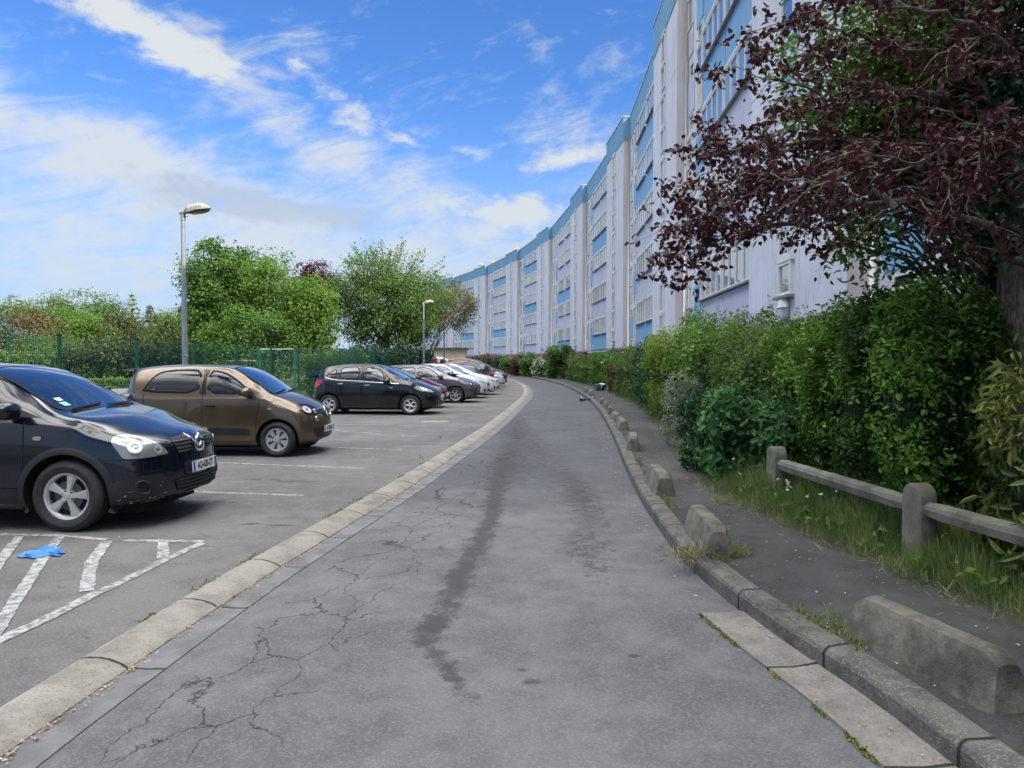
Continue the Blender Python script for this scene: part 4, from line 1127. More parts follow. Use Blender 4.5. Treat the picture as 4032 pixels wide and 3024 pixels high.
# ---- black crossover, nearest
def crossover_near():
    C = dict(xf=.90, xr=-3.42, wb=2.63, rw=.345, arch=.41, rim=.228, hwmax=.89, roofw=.60,
             top=[(-3.42, .98), (-3.30, 1.10), (-3.12, 1.42), (-2.95, 1.53), (-2.4, 1.60), (-1.7, 1.615), (-1.2, 1.595), (-.92, 1.535), (-.50, 1.335), (-.13, 1.135), (-.02, 1.11), (.2, 1.07), (.45, 1.01), (.65, .955), (.80, .90), (.90, .835)],
             belt=[(-3.42, .90), (-3.0, 1.13), (-2.2, 1.10), (-1.2, 1.06), (-.5, 1.06), (0, 1.02), (.4, .94), (.75, .85), (.9, .76)],
             bot=[(-3.42, .34), (-3.2, .26), (-2.9, .22), (.45, .20), (.72, .22), (.90, .27)],
             hw=[(-3.42, .80), (-3.0, .86), (-2.4, .89), (0, .89), (.4, .875), (.7, .84), (.90, .80)],
             leanf=[(.25, .05), (.34, .0), (.5, .0), (.62, .01), (.78, .03), (.97, .11)], leanr=[(.3, .02), (.5, 0), (1.0, .05)], bowf=.33,
             cowl=(-.14, 1.135), header=(-1.03, 1.565), wswide=(.66, .545))
    root = thing('parked_car', 'black crossover with scratched bumper and hazy headlight, nearest car at the left edge', 'car', group='cars parked along the kerb')
    c = Car(C, root, dict(paint=paint('paint_black_blue', (.004, .006, .017), 0, .2)))
    pk = paint  # keep
    P, L = windscreen(c)
    side_windows(c, [('side_window', [(-.56, 1.12), (-1.06, 1.465), (-1.35, 1.52), (-1.70, 1.535), (-1.78, 1.13)]), ('side_window', [(-1.88, 1.12), (-1.82, 1.53), (-2.42, 1.51), (-2.62, 1.40), (-2.66, 1.16)]), ('quarter_window', [(-2.76, 1.17), (-2.72, 1.40), (-2.95, 1.30), (-3.05, 1.2)])])
    c.patch('mirror_sail', [(-.26, 1.09), (-.54, 1.10), (-.72, 1.25)], SIDE, [M['black_plastic']], .004, mirror=True, smooth=0)
    rear_glass(c, 1.15, 1.42, .58, .5)
    # lamps, bumper, grille
    D = diag(45)
    lamp(c, [(-.29, .86), (-.245, .925), (-.13, .93), (.03, .89), (.16, .815), (.25, .71), (.10, .695), (-.06, .69), (-.20, .69), (-.235, .76)], D, bulbs=((.12, .76, .045), (-.09, .80, .07)))
    gpat = [(.14, .955), (.44, .925), (.40, .80), (.22, .785)]
    for s_ in (1, -1):
        o = c.patch('grille', [(s_ * a, b) for a, b in [(.13, .875), (.43, .85), (.375, .715), (.20, .695)]], FRONT, [M['black_plastic']], .004, smooth=1)[0]
        for k in range(4):
            z = .725 + k * .036; x0 = .19 - k * .018; x1 = .375 + k * .014
            c.ribbon('grille_bar', [(s_ * x0, z - .004), (s_ * x1, z - .009)], FRONT, M['alloy_dark'], .014, .014, mirror=False, parent=o)
    em = c.ribbon('emblem_surround', [(-.125, .885), (-.085, .735), (-.06, .70), (.06, .70), (.085, .735), (.125, .885)], FRONT, M['chrome'], .026, .02, mirror=False)[0]
    h, _ = c.hit(FRONT, 0, .80); T = Matrix.Translation(h + Vector((.022, 0, 0))) @ Matrix.Rotation(R(-8), 4, 'Y')
    e = MB(); e.lathe([(.045, -.012), (.05, .006), (.062, .008), (.068, -.004), (.06, -.016)], 28, 'X', T, closed=True); e.box(-.006, .014, -.082, .082, -.014, .014, 0, T)
    e.build('emblem', M['chrome'], em, smooth=True, ang=40)
    T2 = MB(); 
    o = c.patch('bumper_lower', [(-.56, .235), (-.60, .36), (-.56, .48), (-.30, .50), (-.22, .53), (.0, .535), (.06, .52), (.08, .40), (.06, .29), (-.02, .245)], diag(38), [M['black_plastic']], .008, mirror=True, smooth=1, grid=.05)
    for k, s_ in enumerate((1, -1)):
        DD = diag(38); h, n_ = c.hit(DD, -.155, .415); n_ = n_ if n_.dot(DD['N']) > 0 else -n_
        q = Vector((h.x, h.y * s_, h.z)); nv = Vector((n_.x, n_.y * s_, n_.z)).normalized(); TT = Matrix.Translation(q + nv * .012) @ Vector((0, 0, 1)).rotation_difference(nv).to_matrix().to_4x4()
        f = MB(); f.lathe([(.085, -.015), (.082, .006), (.066, .004), (.056, -.006)], 28, 'Z', TT @ Matrix.Diagonal((1, .78, 1, 1))); f.lathe([(0, -.004), (.058, -.004)], 28, 'Z', TT @ Matrix.Diagonal((1, .78, 1, 1)), mi=1)
        f.build('fog_lamp_recess', [M['black_plastic'], M['dark_void']], o[k], smooth=True)
    c.patch('lower_grille', [(-.40, .30), (-.45, .475), (.45, .475), (.40, .30)], FRONT, [M['dark_void']], .011, smooth=1)
    for k in range(4): c.ribbon('grille_bar', [(-.40, .33 + k * .035), (.40, .33 + k * .035)], FRONT, M['black_plastic'], .012, .016, mirror=False)
    # scratches on the lower bumper
    sc = simple('scratch', (.42, .41, .36), .8)
    DD = diag(38); rs = random.Random(3)
    L0 = [((-.36 + rs.uniform(0, .40)), .255 + rs.uniform(0, .05)) for _ in range(16)]
    mb = MB()
    for (u, v) in L0 + [(-.30, .33), (.02, .45), (0, .41), (-.28, .38), (-.05, .30), (.03, .33)]:
        a, l = rs.gauss(.25, .5), rs.uniform(.015, .05); w_ = rs.uniform(.002, .007)
        pp = [c.hit(DD, u + k * l * math.cos(a) - w_ * q * math.sin(a), v + k * l * math.sin(a) * .4 + w_ * q)[0] + DD['N'] * .0105 for k in (0, 1) for q in (0, 1)]
        mb.add(pp, [(0, 2, 3, 1)])
    mb.build('scratches', sc, c.root)
    plate(root, .905 + .028, 0.02, .545, 'AQ-620-ZT', tilt=R(-4))
    c.patch('plate_mount', [(-.30, .48), (.34, .48), (.34, .61), (-.30, .61)], FRONT, [M['black_plastic']], .008, smooth=0)
    arch_trim(c, M['black_plastic'], .06)
    # sill cladding
    c.patch('sill_trim', [(-.45, .22), (-.47, .42), (-2.15, .42), (-2.18, .22)], SIDE, [M['black_plastic']], .01, mirror=True, smooth=0, grid=.08)
    for ln in ([(-.42, .44), (-.40, .75), (-.40, 1.05)], [(-1.82, .43), (-1.83, 1.10)]): c.ribbon('door_gap', ln, SIDE, M['dark_void'], .009, .0015)
    c.ribbon('panel_gap', [(.30, .69), (.43, .69), (.62, .69)], SIDE, M['dark_void'], .008, .0015)
    c.ribbon('panel_gap', [(-.60, .985), (-.40, 1.09)], dict(O=Vector((0, 0, 0)), U=Vector((0, 1, 0)), W=Vector((-1, 0, 0)), N=Vector((0, 0, 1))), M['dark_void'], .01, .001) if False else None
    c.patch('side_indicator', smoothpoly([(-.30, .88), (-.30, .92), (-.215, .92), (-.215, .88)], 1), SIDE, [M['lamp_lens']], .010, mirror=True)
    handles(c, [(-1.62, .98), (-2.55, 1.0)], M['black_gloss'])
    mirror_part(c, -.48, 1.165, c.mats['paint'], 1.2)
    interior(c)
    # tax stickers and the hanging air freshener
    st_ = MB()
    for (u, v, w_, h_) in ((-.52, .10, .10, .075), (-.50, .20, .09, .055)):
        for a, b in [((u, v), (u + w_, v + h_))]:
            pp = [c.hit(P, x, y)[0] + P['N'] * .013 for x, y in ((a[0], a[1]), (b[0], a[1]), (b[0], b[1]), (a[0], b[1]))]; st_.add(pp, [(0, 1, 2, 3)], 0 if v < .15 else 1)
    st_.build('sticker', [simple('sticker_green', (.25, .55, .42), .5), M['plate_white']], root)
    af = MB(); tx, tz = -.82, 1.24
    pl = [(-.015, -.075), (.015, -.075), (.015, -.05), (.05, -.05), (.028, -.015), (.04, -.01), (.02, .02), (.03, .025), (0, .07), (-.03, .025), (-.02, .02), (-.04, -.01), (-.028, -.015), (-.05, -.05), (-.015, -.05)]
    af.prism(pl, -.002, .002, Matrix.Translation((tx, .12, tz)) @ Matrix(((0, 0, 1, 0), (1, 0, 0, 0), (0, 1, 0, 0), (0, 0, 0, 1))))
    o = af.build('air_freshener', simple('freshener', (.75, .70, .30), .7), root)
    tag(o, 'pale yellow tree shaped air freshener hanging behind the windscreen')
    wheels(c, 'five', .215); underside(c); c.finish()
    place(root, -4.20, 7.86, 3)

# ---- brown city car
def citycar_brown():
    C = dict(xf=.63, xr=-2.965, wb=2.492, rw=.297, arch=.352, rim=.198, hwmax=.823, roofw=.565,
             top=[(-2.965, .86), (-2.90, 1.0), (-2.75, 1.30), (-2.62, 1.47), (-2.2, 1.54), (-1.6, 1.56), (-1.05, 1.54), (-.76, 1.475), (-.42, 1.27), (-.08, 1.075), (.02, 1.05), (.2, 1.01), (.38, .955), (.53, .88), (.63, .79)],
             belt=[(-2.965, .86), (-2.6, 1.04), (-2.0, 1.015), (-1.2, 1.02), (-.35, 1.01), (0, .955), (.3, .87), (.5, .80), (.63, .72)],
             bot=[(-2.965, .32), (-2.7, .22), (-2.4, .19), (.30, .18), (.5, .19), (.63, .24)],
             hw=[(-2.965, .74), (-2.6, .815), (-2.2, .823), (0, .823), (.25, .81), (.45, .785), (.63, .745)],
             leanf=[(.2, .06), (.3, .01), (.45, 0), (.6, .02), (.75, .06), (.92, .15)], leanr=[(.3, .02), (.5, 0), (1.0, .06)], bowr=.27, bowf=.27,
             cowl=(-.08, 1.075), header=(-.86, 1.52), wswide=(.645, .515))
    root = thing('parked_car', 'small brown city car with pop-out rear windows, second in the row behind the black crossover', 'car', group='cars parked along the kerb')
    c = Car(C, root, dict(paint=paint('paint_brown', (.112, .082, .052), .6, .28)))
    windscreen(c)
    side_windows(c, [('side_window', [(-.42, 1.055), (-.63, 1.25), (-.86, 1.395), (-1.03, 1.45), (-1.20, 1.47), (-1.21, 1.06)]), ('side_window', [(-1.34, 1.065), (-1.33, 1.475), (-1.80, 1.475), (-2.06, 1.44), (-2.18, 1.35), (-2.28, 1.20), (-2.34, 1.09)])], border=.03)
    c.patch('mirror_sail', [(-.14, 1.035), (-.41, 1.045), (-.58, 1.20)], SIDE, [M['black_plastic']], .004, mirror=True, smooth=0)
    rear_glass(c, 1.08, 1.36, .55, .48)
    lamp(c, [(-.25, .865), (-.17, .89), (.02, .875), (.17, .81), (.21, .735), (.14, .69), (0, .675), (-.12, .71), (-.21, .79)], diag(45), dark=True, bulbs=((-.08, .785, .085), (.09, .75, .035)))
    c.patch('grille', [(-.42, .775), (.42, .775), (.30, .735), (.15, .69), (.05, .625), (-.05, .625), (-.15, .69), (-.30, .735)], FRONT, [M['black_plastic']], .008, smooth=1)
    em = c.ribbon('chrome_strip', [(-.42, .782), (0, .80), (.42, .782)], FRONT, M['chrome'], .016, .012, mirror=False)[0]
    h, _ = c.hit(FRONT, 0, .735); T = Matrix.Translation(h + Vector((.02, 0, 0))) @ Matrix.Rotation(R(-20), 4, 'Y')
    e = MB(); q = [(0, .105), (.048, 0), (0, -.105), (-.048, 0)]; q2 = [(a * .45, b * .55) for a, b in q]
    vs = [T @ Vector((.0, y, z)) for y, z in q] + [T @ Vector((.014, y * .72, z * .78)) for y, z in q] + [T @ Vector((.0, y, z)) for y, z in q2]
    e.add(vs, [(i, (i + 1) % 4, 4 + (i + 1) % 4, 4 + i) for i in range(4)] + [(4 + i, 4 + (i + 1) % 4, 8 + (i + 1) % 4, 8 + i) for i in range(4)]); e.build('emblem', M['chrome'], em)
    c.patch('lower_grille', [(-.50, .475), (.50, .475), (.53, .43), (.42, .31), (.30, .275), (-.30, .275), (-.42, .31), (-.53, .43)], FRONT, [M['black_plastic']], .009, smooth=1)
    for k in range(4): c.ribbon('grille_bar', [(-.44 + k * .0, .385 - k * .028), (.44, .385 - k * .028)], FRONT, M['black_gloss'], .010, .016, mirror=False)
    plate(root, .63 + .032, 0, .435, 'EC-989-HL', tilt=R(0))
    for k in (1, -1):
        h, n_ = c.hit(FRONT, -.40 * k, .63); TT = Matrix.Translation(h + Vector((.012, 0, 0))) @ Vector((0, 0, 1)).rotation_difference(Vector((1, -.35 * k, .1)).normalized()).to_matrix().to_4x4()
        f = MB(); f.lathe([(0, .006), (.03, .008), (.033, .0), (.046, .004), (.05, -.012)], 20, 'Z', TT); f.build('round_lamp', M['chrome'], root, smooth=True, ang=40)
    c.patch('side_moulding', [(-.46, .37), (-.46, .475), (-.52, .485), (-1.24, .495), (-1.24, .375)], SIDE, [M['black_plastic']], .012, mirror=True, smooth=0)
    c.patch('side_moulding', [(-1.30, .375), (-1.30, .495), (-2.03, .50), (-2.06, .38)], SIDE, [M['black_plastic']], .012, mirror=True, smooth=0)
    c.patch('black_pillar', [(-1.215, 1.055), (-1.205, 1.475), (-1.325, 1.48), (-1.335, 1.06)], SIDE, [M['black_gloss']], .004, mirror=True, smooth=0)
    for ln in ([(-.36, .27), (-.34, .6), (-.28, 1.0)], [(-1.27, .27), (-1.27, 1.05)], [(-.40, .262), (-1.5, .262), (-2.08, .27)], [(-2.10, .60), (-2.26, .80), (-2.30, 1.07)], [(-.05, .9), (.22, .79), (.30, .70), (.33, .62)]): c.ribbon('door_gap', ln, SIDE, M['dark_void'], .008, .0015)
    c.patch('side_indicator', [(-.16, .805), (-.16, .835), (-.08, .835), (-.08, .805)], SIDE, [M['lamp_lens']], .008, mirror=True, smooth=1)
    c.patch('fuel_flap', [(-2.52, .83), (-2.34, .83), (-2.34, .93), (-2.52, .93)], SIDE, [c.mats['paint']], .004, mirror=False, smooth=1)
    handles(c, [(-1.13, .865)], c.mats['paint'], .19)
    mirror_part(c, -.46, 1.10, c.mats['paint'], 1.15)
    sp = MB(); sp.box(-.12, .10, -.52, .52, -.012, .014, 0, Matrix.Translation((-2.66, 0, 1.475)) @ Matrix.Rotation(R(-6), 4, 'Y')); sp.build('spoiler', c.mats['paint'], root, bevel=.01)
    interior(c, .30)
    wheels(c, 'blades', .17); underside(c); c.finish(); arch_lip = None
    place(root, -3.93, 13.22, 2.5)

# ---- black hatchback with chrome waist line
def hatch_black():
    C = dict(xf=.80, xr=-3.13, wb=2.466, rw=.30, arch=.355, rim=.205, hwmax=.86, roofw=.56,
             top=[(-3.13, .90), (-3.06, 1.06), (-2.90, 1.28), (-2.65, 1.42), (-2.2, 1.49), (-1.7, 1.52), (-1.2, 1.505), (-.88, 1.41), (-.48, 1.21), (-.17, 1.045), (-.05, 1.01), (.2, .965), (.5, .875), (.68, .80), (.80, .70)],
             belt=[(-3.13, .82), (-2.8, 1.06), (-2.0, 1.0), (-1.0, .965), (-.4, .94), (0, .90), (.35, .83), (.6, .74), (.80, .62)],
             bot=[(-3.13, .34), (-2.8, .22), (-2.5, .18), (.35, .17), (.6, .18), (.80, .24)],
             hw=[(-3.13, .74), (-2.8, .83), (-2.4, .86), (0, .86), (.3, .85), (.6, .80), (.80, .74)],
             leanf=[(.2, .05), (.3, 0), (.5, .0), (.65, .03), (.85, .14)], leanr=[(.3, .03), (.5, 0), (1.0, .05)], bowf=.36, bowr=.34,
             cowl=(-.18, 1.05), header=(-1.03, 1.465), wswide=(.655, .51))
    root = thing('parked_car', 'black rounded hatchback with chrome waist line and chrome door handles, third in the row', 'car', group='cars parked along the kerb')
    c = Car(C, root, dict(paint=paint('paint_black', (.006, .007, .010), 0, .2)))
    windscreen(c)
    side_windows(c, [('side_window', [(-.73, .97), (-.86, 1.27), (-1.02, 1.365), (-1.20, 1.41), (-1.375, 1.425), (-1.38, 1.005)]), ('side_window', [(-1.57, 1.02), (-1.56, 1.43), (-2.02, 1.415), (-2.13, 1.37), (-2.15, 1.05)]),
                     ('quarter_window', [(-2.26, 1.06), (-2.25, 1.35), (-2.40, 1.29), (-2.60, 1.12)]), ('quarter_window', [(-.43, .945), (-.70, .955), (-.81, 1.22)])], dark=(0, 1, 2, 3))
    c.ribbon('chrome_waist', [(-.33, .925), (-.72, .945), (-1.46, 1.0), (-2.2, 1.035), (-2.40, 1.06), (-2.62, 1.12)], SIDE, M['chrome'], .022, .006)
    c.patch('black_pillar', [(-1.385, .995), (-1.38, 1.44), (-1.555, 1.44), (-1.56, .995)], SIDE, [M['black_gloss']], .003, mirror=True, smooth=0)
    rear_glass(c, 1.06, 1.28, .5, .45, False)
    lamp(c, [(-.30, .80), (-.24, .845), (-.05, .80), (.12, .72), (.20, .665), (.10, .65), (-.08, .67), (-.22, .72)], diag(48), bulbs=((-.12, .745, .05), (.04, .71, .035)))
    c.patch('tail_light', smoothpoly([(-3.06, .76), (-2.86, .80), (-2.64, 1.0), (-2.72, 1.06), (-2.92, 1.0)], 0), SIDE, [M['lamp_red']], .006, mirror=True, smooth=1)
    c.patch('grille', [(-.35, .42), (.35, .42), (.30, .24), (-.30, .24)], FRONT, [M['black_plastic']], .006, smooth=1)
    c.ribbon('chrome_strip', [(-.36, .42), (-.31, .23), (.31, .23), (.36, .42)], FRONT, M['chrome'], .02, .01, mirror=False)
    plate(root, .80 + .028, 0, .53, None)
    c.patch('fog_lamp_recess', [(-.02, .36), (.10, .38), (.12, .46), (0, .46)], diag(45), [M['dark_void']], .005, mirror=True, smooth=1)
    for ln in ([(-.40, .27), (-.38, .6), (-.35, .92)], [(-1.46, .25), (-1.46, 1.0)], [(-.45, .24), (-1.6, .23), (-2.02, .25)], [(-2.02, .50), (-2.20, .78), (-2.23, 1.03)]): c.ribbon('door_gap', ln, SIDE, M['dark_void'], .008, .0015)
    c.ribbon('sill_strip', [(-.42, .235), (-2.05, .235)], SIDE, M['alloy_dark'], .016, .004)
    handles(c, [(-1.285, .88), (-2.10, .92)], M['chrome'], .17)
    c.patch('side_badge', [(-.60, .80), (-.60, .815), (-.52, .815), (-.52, .80)], SIDE, [M['chrome']], .005, mirror=True, smooth=0)
    mirror_part(c, -.66, 1.0, M['black_gloss'], 1.15)
    sp = MB(); sp.box(-.13, .08, -.46, .46, -.01, .014, 0, Matrix.Translation((-2.78, 0, 1.395)) @ Matrix.Rotation(R(-12), 4, 'Y')); sp.build('spoiler', c.mats['paint'], root, bevel=.01)
    wheels(c, 'loops', .185); underside(c); c.finish(False)
    place(root, -2.95, 22.7, 5)

GEN = dict(xf=.82, xr=-3.15, wb=2.55, rw=.305, arch=.36, rim=.205, hwmax=.865, roofw=.555,
           top=[(-3.15, .92), (-3.08, 1.06), (-2.93, 1.28), (-2.78, 1.37), (-2.3, 1.43), (-1.7, 1.455), (-1.2, 1.435), (-.88, 1.35), (-.47, 1.16), (-.15, 1.015), (-.03, .985), (.25, .93), (.5, .865), (.70, .79), (.82, .70)],
           belt=[(-3.15, .82), (-2.8, 1.02), (-2.0, .98), (-1.0, .945), (-.4, .925), (0, .885), (.35, .82), (.6, .745), (.82, .64)],
           bot=[(-3.15, .34), (-2.8, .22), (-2.5, .18), (.35, .17), (.6, .18), (.82, .23)],
           hw=[(-3.15, .76), (-2.8, .84), (-2.4, .865), (0, .865), (.3, .855), (.6, .81), (.82, .75)],
           leanf=[(.2, .05), (.3, 0), (.5, .0), (.65, .03), (.85, .12)], leanr=[(.3, .03), (.5, 0), (1.0, .05)], bowf=.32, bowr=.2,
           cowl=(-.17, 1.02), header=(-1.04, 1.405), wswide=(.65, .505))
def generic(label, col, fx, fy, deg, hs=1.0, ls=1.0, style='six', lamp_dark=False, metal=.3, features=(), rough=.25, plate_txt=None, reverse=False, see=False):
    C = {k: (v.copy() if isinstance(v, list) else v) for k, v in GEN.items()}
    zs = lambda z: z if z < .35 else .35 + (z - .35) * hs
    for k in ('top', 'belt'): C[k] = [(x * ls, zs(z)) for x, z in C[k]]
    for k in ('bot', 'hw'): C[k] = [(x * ls, z) for x, z in C[k]]
    C['leanf'] = [(zs(z), v) for z, v in C['leanf']]
    C['xf'] *= ls; C['xr'] *= ls; C['wb'] *= ls
    C['cowl'] = (C['cowl'][0] * ls, zs(C['cowl'][1])); C['header'] = (C['header'][0] * ls, zs(C['header'][1]))
    if hs > 1.05: C['rw'] = .335; C['arch'] = .395; C['rim'] = .22
    root = thing('parked_car', label, 'car', group='cars parked along the kerb')
    pn = 'paint_' + label.split()[0] + str(int(fy)); c = Car(C, root, dict(paint=paint(pn, col, metal, rough)))
    windscreen(c, see)
    w = lambda L_: [(x * ls, zs(z)) for x, z in L_]
    side_windows(c, [('side_window', w([(-.50, .96), (-.92, 1.27), (-1.16, 1.34), (-1.42, 1.36), (-1.44, .985)])), ('side_window', w([(-1.53, .985), (-1.51, 1.365), (-2.0, 1.345), (-2.24, 1.28), (-2.28, 1.0)])), ('quarter_window', w([(-2.36, 1.01), (-2.34, 1.27), (-2.54, 1.20), (-2.68, 1.06)]))], see=see)
    rear_glass(c, zs(1.05), zs(1.27), .5, .44, see)
    D = diag(46)
    if 'roundlamp' in features: lamp(c, w([(-.30, .74), (-.26, .85), (-.10, .85), (.08, .78), (.14, .70), (.02, .65), (-.20, .66)]), D, bulbs=((-.12, zs(.75), .06), (.04, zs(.72), .035)))
    else: lamp(c, w([(-.36, .81), (-.30, .835), (-.05, .78), (.16, .71), (.20, .665), (.05, .645), (-.15, .68), (-.28, .75)]), D, dark=lamp_dark, bulbs=((-.05, zs(.715), .042), (.07, zs(.69), .028)))
    c.patch('tail_light', w([(-3.10, .78), (-2.95, .80), (-2.86, .95), (-3.0, .98)]), SIDE, [M['lamp_red']], .006, mirror=True, smooth=1)
    c.patch('grille', w([(-.36, .66), (.36, .66), (.30, .50), (-.30, .50)]) if 'biggrille' in features else w([(-.42, .665), (.42, .665), (.38, .60), (-.38, .60)]), FRONT, [M['black_plastic'], M['chrome']], .006, border=.012, smooth=1)
    c.patch('lower_grille', [(-.42, .38), (.42, .38), (.38, .25), (-.38, .25)], FRONT, [M['dark_void']], .006, smooth=1)
    c.patch('fog_lamp_recess', [(.0, .28), (.16, .28), (.16, .40), (.06, .42)], D, [M['dark_void']], .006, mirror=True, smooth=1)
    if 'lip' in features: c.ribbon('bumper_lip', [(-.62, .215), (.0, .215), (.62, .215)], FRONT, M['white_plastic'], .05, .016, mirror=False)
    if 'rails' in features:
        rl = MB()
        for sg in (-1, 1):
            pts = []
            for i in range(9):
                x = (-1.35 - 1.35 * i / 8) * ls; h, _ = c.hit(dict(O=Vector((0, 0, 0)), U=Vector((1, 0, 0)), W=Vector((0, 1, 0)), N=Vector((0, 0, 1))), x, -.53); pts.append((x, sg * -h.y if h.y else sg * .53, h.z + (.035 if 0 < i < 8 else .0)))
            pts = [(a, sg * abs(b), z) for a, b, z in pts]; rb_ = MB(); rb_.tube(pts, .014, 6); rb_.build('roof_rail', M['alloy'], root, smooth=True)
    plate(root, C['xf'] + .026, 0, .47, plate_txt); plate(root, C['xr'] - .03, 0, zs(.72), None, -1)
    for ln in (w([(-.42, .27), (-.42, .93)]), w([(-1.48, .25), (-1.48, .97)]), w([(-.45, .24), (-1.6, .23), (-2.1, .25)]), w([(-2.15, .50), (-2.36, .78), (-2.42, 1.0)])): c.ribbon('door_gap', ln, SIDE, M['dark_void'], .008, .0015)
    handles(c, w([(-1.30, .86), (-2.12, .88)]), c.mats['paint'])
    if 'chromewaist' in features: c.ribbon('chrome_waist', w([(-.6, .95), (-1.6, .972), (-2.45, .99)]), SIDE, M['chrome'], .018, .005)
    mirror_part(c, -.52 * ls, zs(.985), M['black_gloss'] if 'blackmirror' in features else c.mats['paint'], 1.1)
    wheels(c, style, .19); underside(c); c.finish(see)
    if reverse: root.location = (fx, fy, GND); root.rotation_euler = (0, 0, R(180 - deg))
    else: place(root, fx, fy, deg)
    return c
crossover_near(); citycar_brown(); hatch_black()
generic('red hatchback mostly hidden behind the black rounded hatchback', (.17, .008, .014), -3.05, 25.5, 5, .97, 1.0, 'six', metal=.2)
generic('metallic grey hatchback with black mirror and pale alloy wheels, fifth in the row', (.115, .105, .115), -2.07, 28.75, 5, 1.0, 1.03, 'six', True, .6, ('blackmirror',))
generic('white hatchback with dark headlights and chrome lower lip between grey and other white car', (.62, .63, .65), -1.78, 32.0, 6, 1.01, .98, 'six', False, .0, ('biggrille', 'lip'))
generic('white hatchback with wide bright headlights, directly behind the lipped white one', (.66, .67, .69), -1.45, 34.9, 6, .99, 1.0, 'six', False, .0, ('lip',))
generic('black small car parked tail first with red lamp, among the white cars', (.008, .008, .010), -3.9, 38.3, 6, 1.04, .95, 'six', False, .0, (), reverse=True)
generic('white car with big rounded headlights beside the dark red crossover', (.60, .61, .63), -1.25, 41.2, 7, 1.0, 1.0, 'six', False, .0, ('roundlamp',))
generic('dark red tall crossover with roof rails and pale windscreen near the bend', (.10, .008, .012), -1.15, 44.9, 8, 1.20, 1.02, 'five', False, .3, ('rails', 'biggrille', 'chromewaist'))
generic('silver car peeking out behind the dark red crossover', (.30, .31, .33), -1.2, 48.5, 9, 1.1, 1.0, 'six', False, .6, ())
generic('dark blue car far away at the bend before the hedge', (.02, .035, .08), -1.9, 62.0, 12, 1.02, 1.0, 'six', False, .4, ())
# ================================================================ street furniture and small things
# ---- van by the shed (same body builder, boxy profile)
def van():
    C = dict(xf=.80, xr=-3.55, wb=2.75, rw=.32, arch=.375, rim=.2, hwmax=.90, roofw=.74,
             top=[(-3.55, 1.70), (-3.50, 1.84), (-3.3, 1.89), (-2.0, 1.91), (-1.3, 1.89), (-1.0, 1.80), (-.6, 1.52), (-.22, 1.22), (-.1, 1.19), (.3, 1.10), (.6, 1.0), (.80, .88)],
             belt=[(-3.55, 1.1), (-2.0, 1.12), (-.4, 1.08), (0, 1.02), (.5, .90), (.80, .78)],
             bot=[(-3.55, .36), (-3.2, .26), (.35, .2), (.80, .26)], hw=[(-3.55, .86), (-2.4, .9), (0, .9), (.4, .88), (.80, .80)],
             leanf=[(.2, .05), (.3, 0), (.6, 0), (1.0, .12)], leanr=[(.3, .0), (2, .02)], bowf=.28, bowr=.04, cowl=(-.2, 1.23), header=(-1.1, 1.84), wswide=(.7, .62))
    root = thing('parked_van', 'white panel van parked side on in front of the cream shed', 'van')
    c = Car(C, root, dict(paint=paint('paint_van', (.66, .66, .64), 0, .35)))
    windscreen(c, False); side_windows(c, [('side_window', [(-.58, 1.14), (-.98, 1.58), (-1.15, 1.66), (-1.55, 1.68), (-1.56, 1.14)])], see=False)
    lamp(c, [(-.3, .86), (-.2, .95), (.1, .84), (.16, .76), (-.1, .74)], diag(46)); c.patch('lower_grille', [(-.5, .45), (.5, .45), (.45, .28), (-.45, .28)], FRONT, [M['dark_void']], .006)
    for ln in ([(-.5, .35), (-.5, 1.1)], [(-1.62, .3), (-1.62, 1.75)], [(-2.7, .9), (-2.7, 1.75)]): c.ribbon('door_gap', ln, SIDE, M['dark_void'], .012, .002)
    handles(c, [(-1.4, .98)], M['black_plastic']); mirror_part(c, -.62, 1.22, M['black_plastic'], 1.4); wheels(c, 'six', .19); underside(c); c.finish(False)
    root.location = (-5.9, 78, .05); root.rotation_euler = (0, 0, R(-4))
van()

# ---- cream shed with a mossy flat roof
sh = thing('shed', 'small cream rendered shed with dark mossy flat roof, behind the white van', 'shed', (-7.1, 84, .05))
mb = MB(); mb.box(-1.78, 1.78, 0, 3, 0, 2.72); mb.build('wall', wallmat('cream_render', (.62, .53, .36), .25), sh)
mb = MB(); mb.box(-2.0, 2.0, -.25, 3.2, 2.72, 2.98)
mb.build('roof', simple('mossy_slab', (.10, .09, .07), .9, var=.5, sc=4, bs=.5, bsc=12), sh)
mb = MB(); mb.box(-1.95, -1.78, -.02, .2, 0, 2.72); mb.build('downpipe', M['black_plastic'], sh)
mb = MB(); mb.box(1.781, 1.80, .9, 1.8, 0, 2.0); mb.build('door', M['green_paint'], sh)

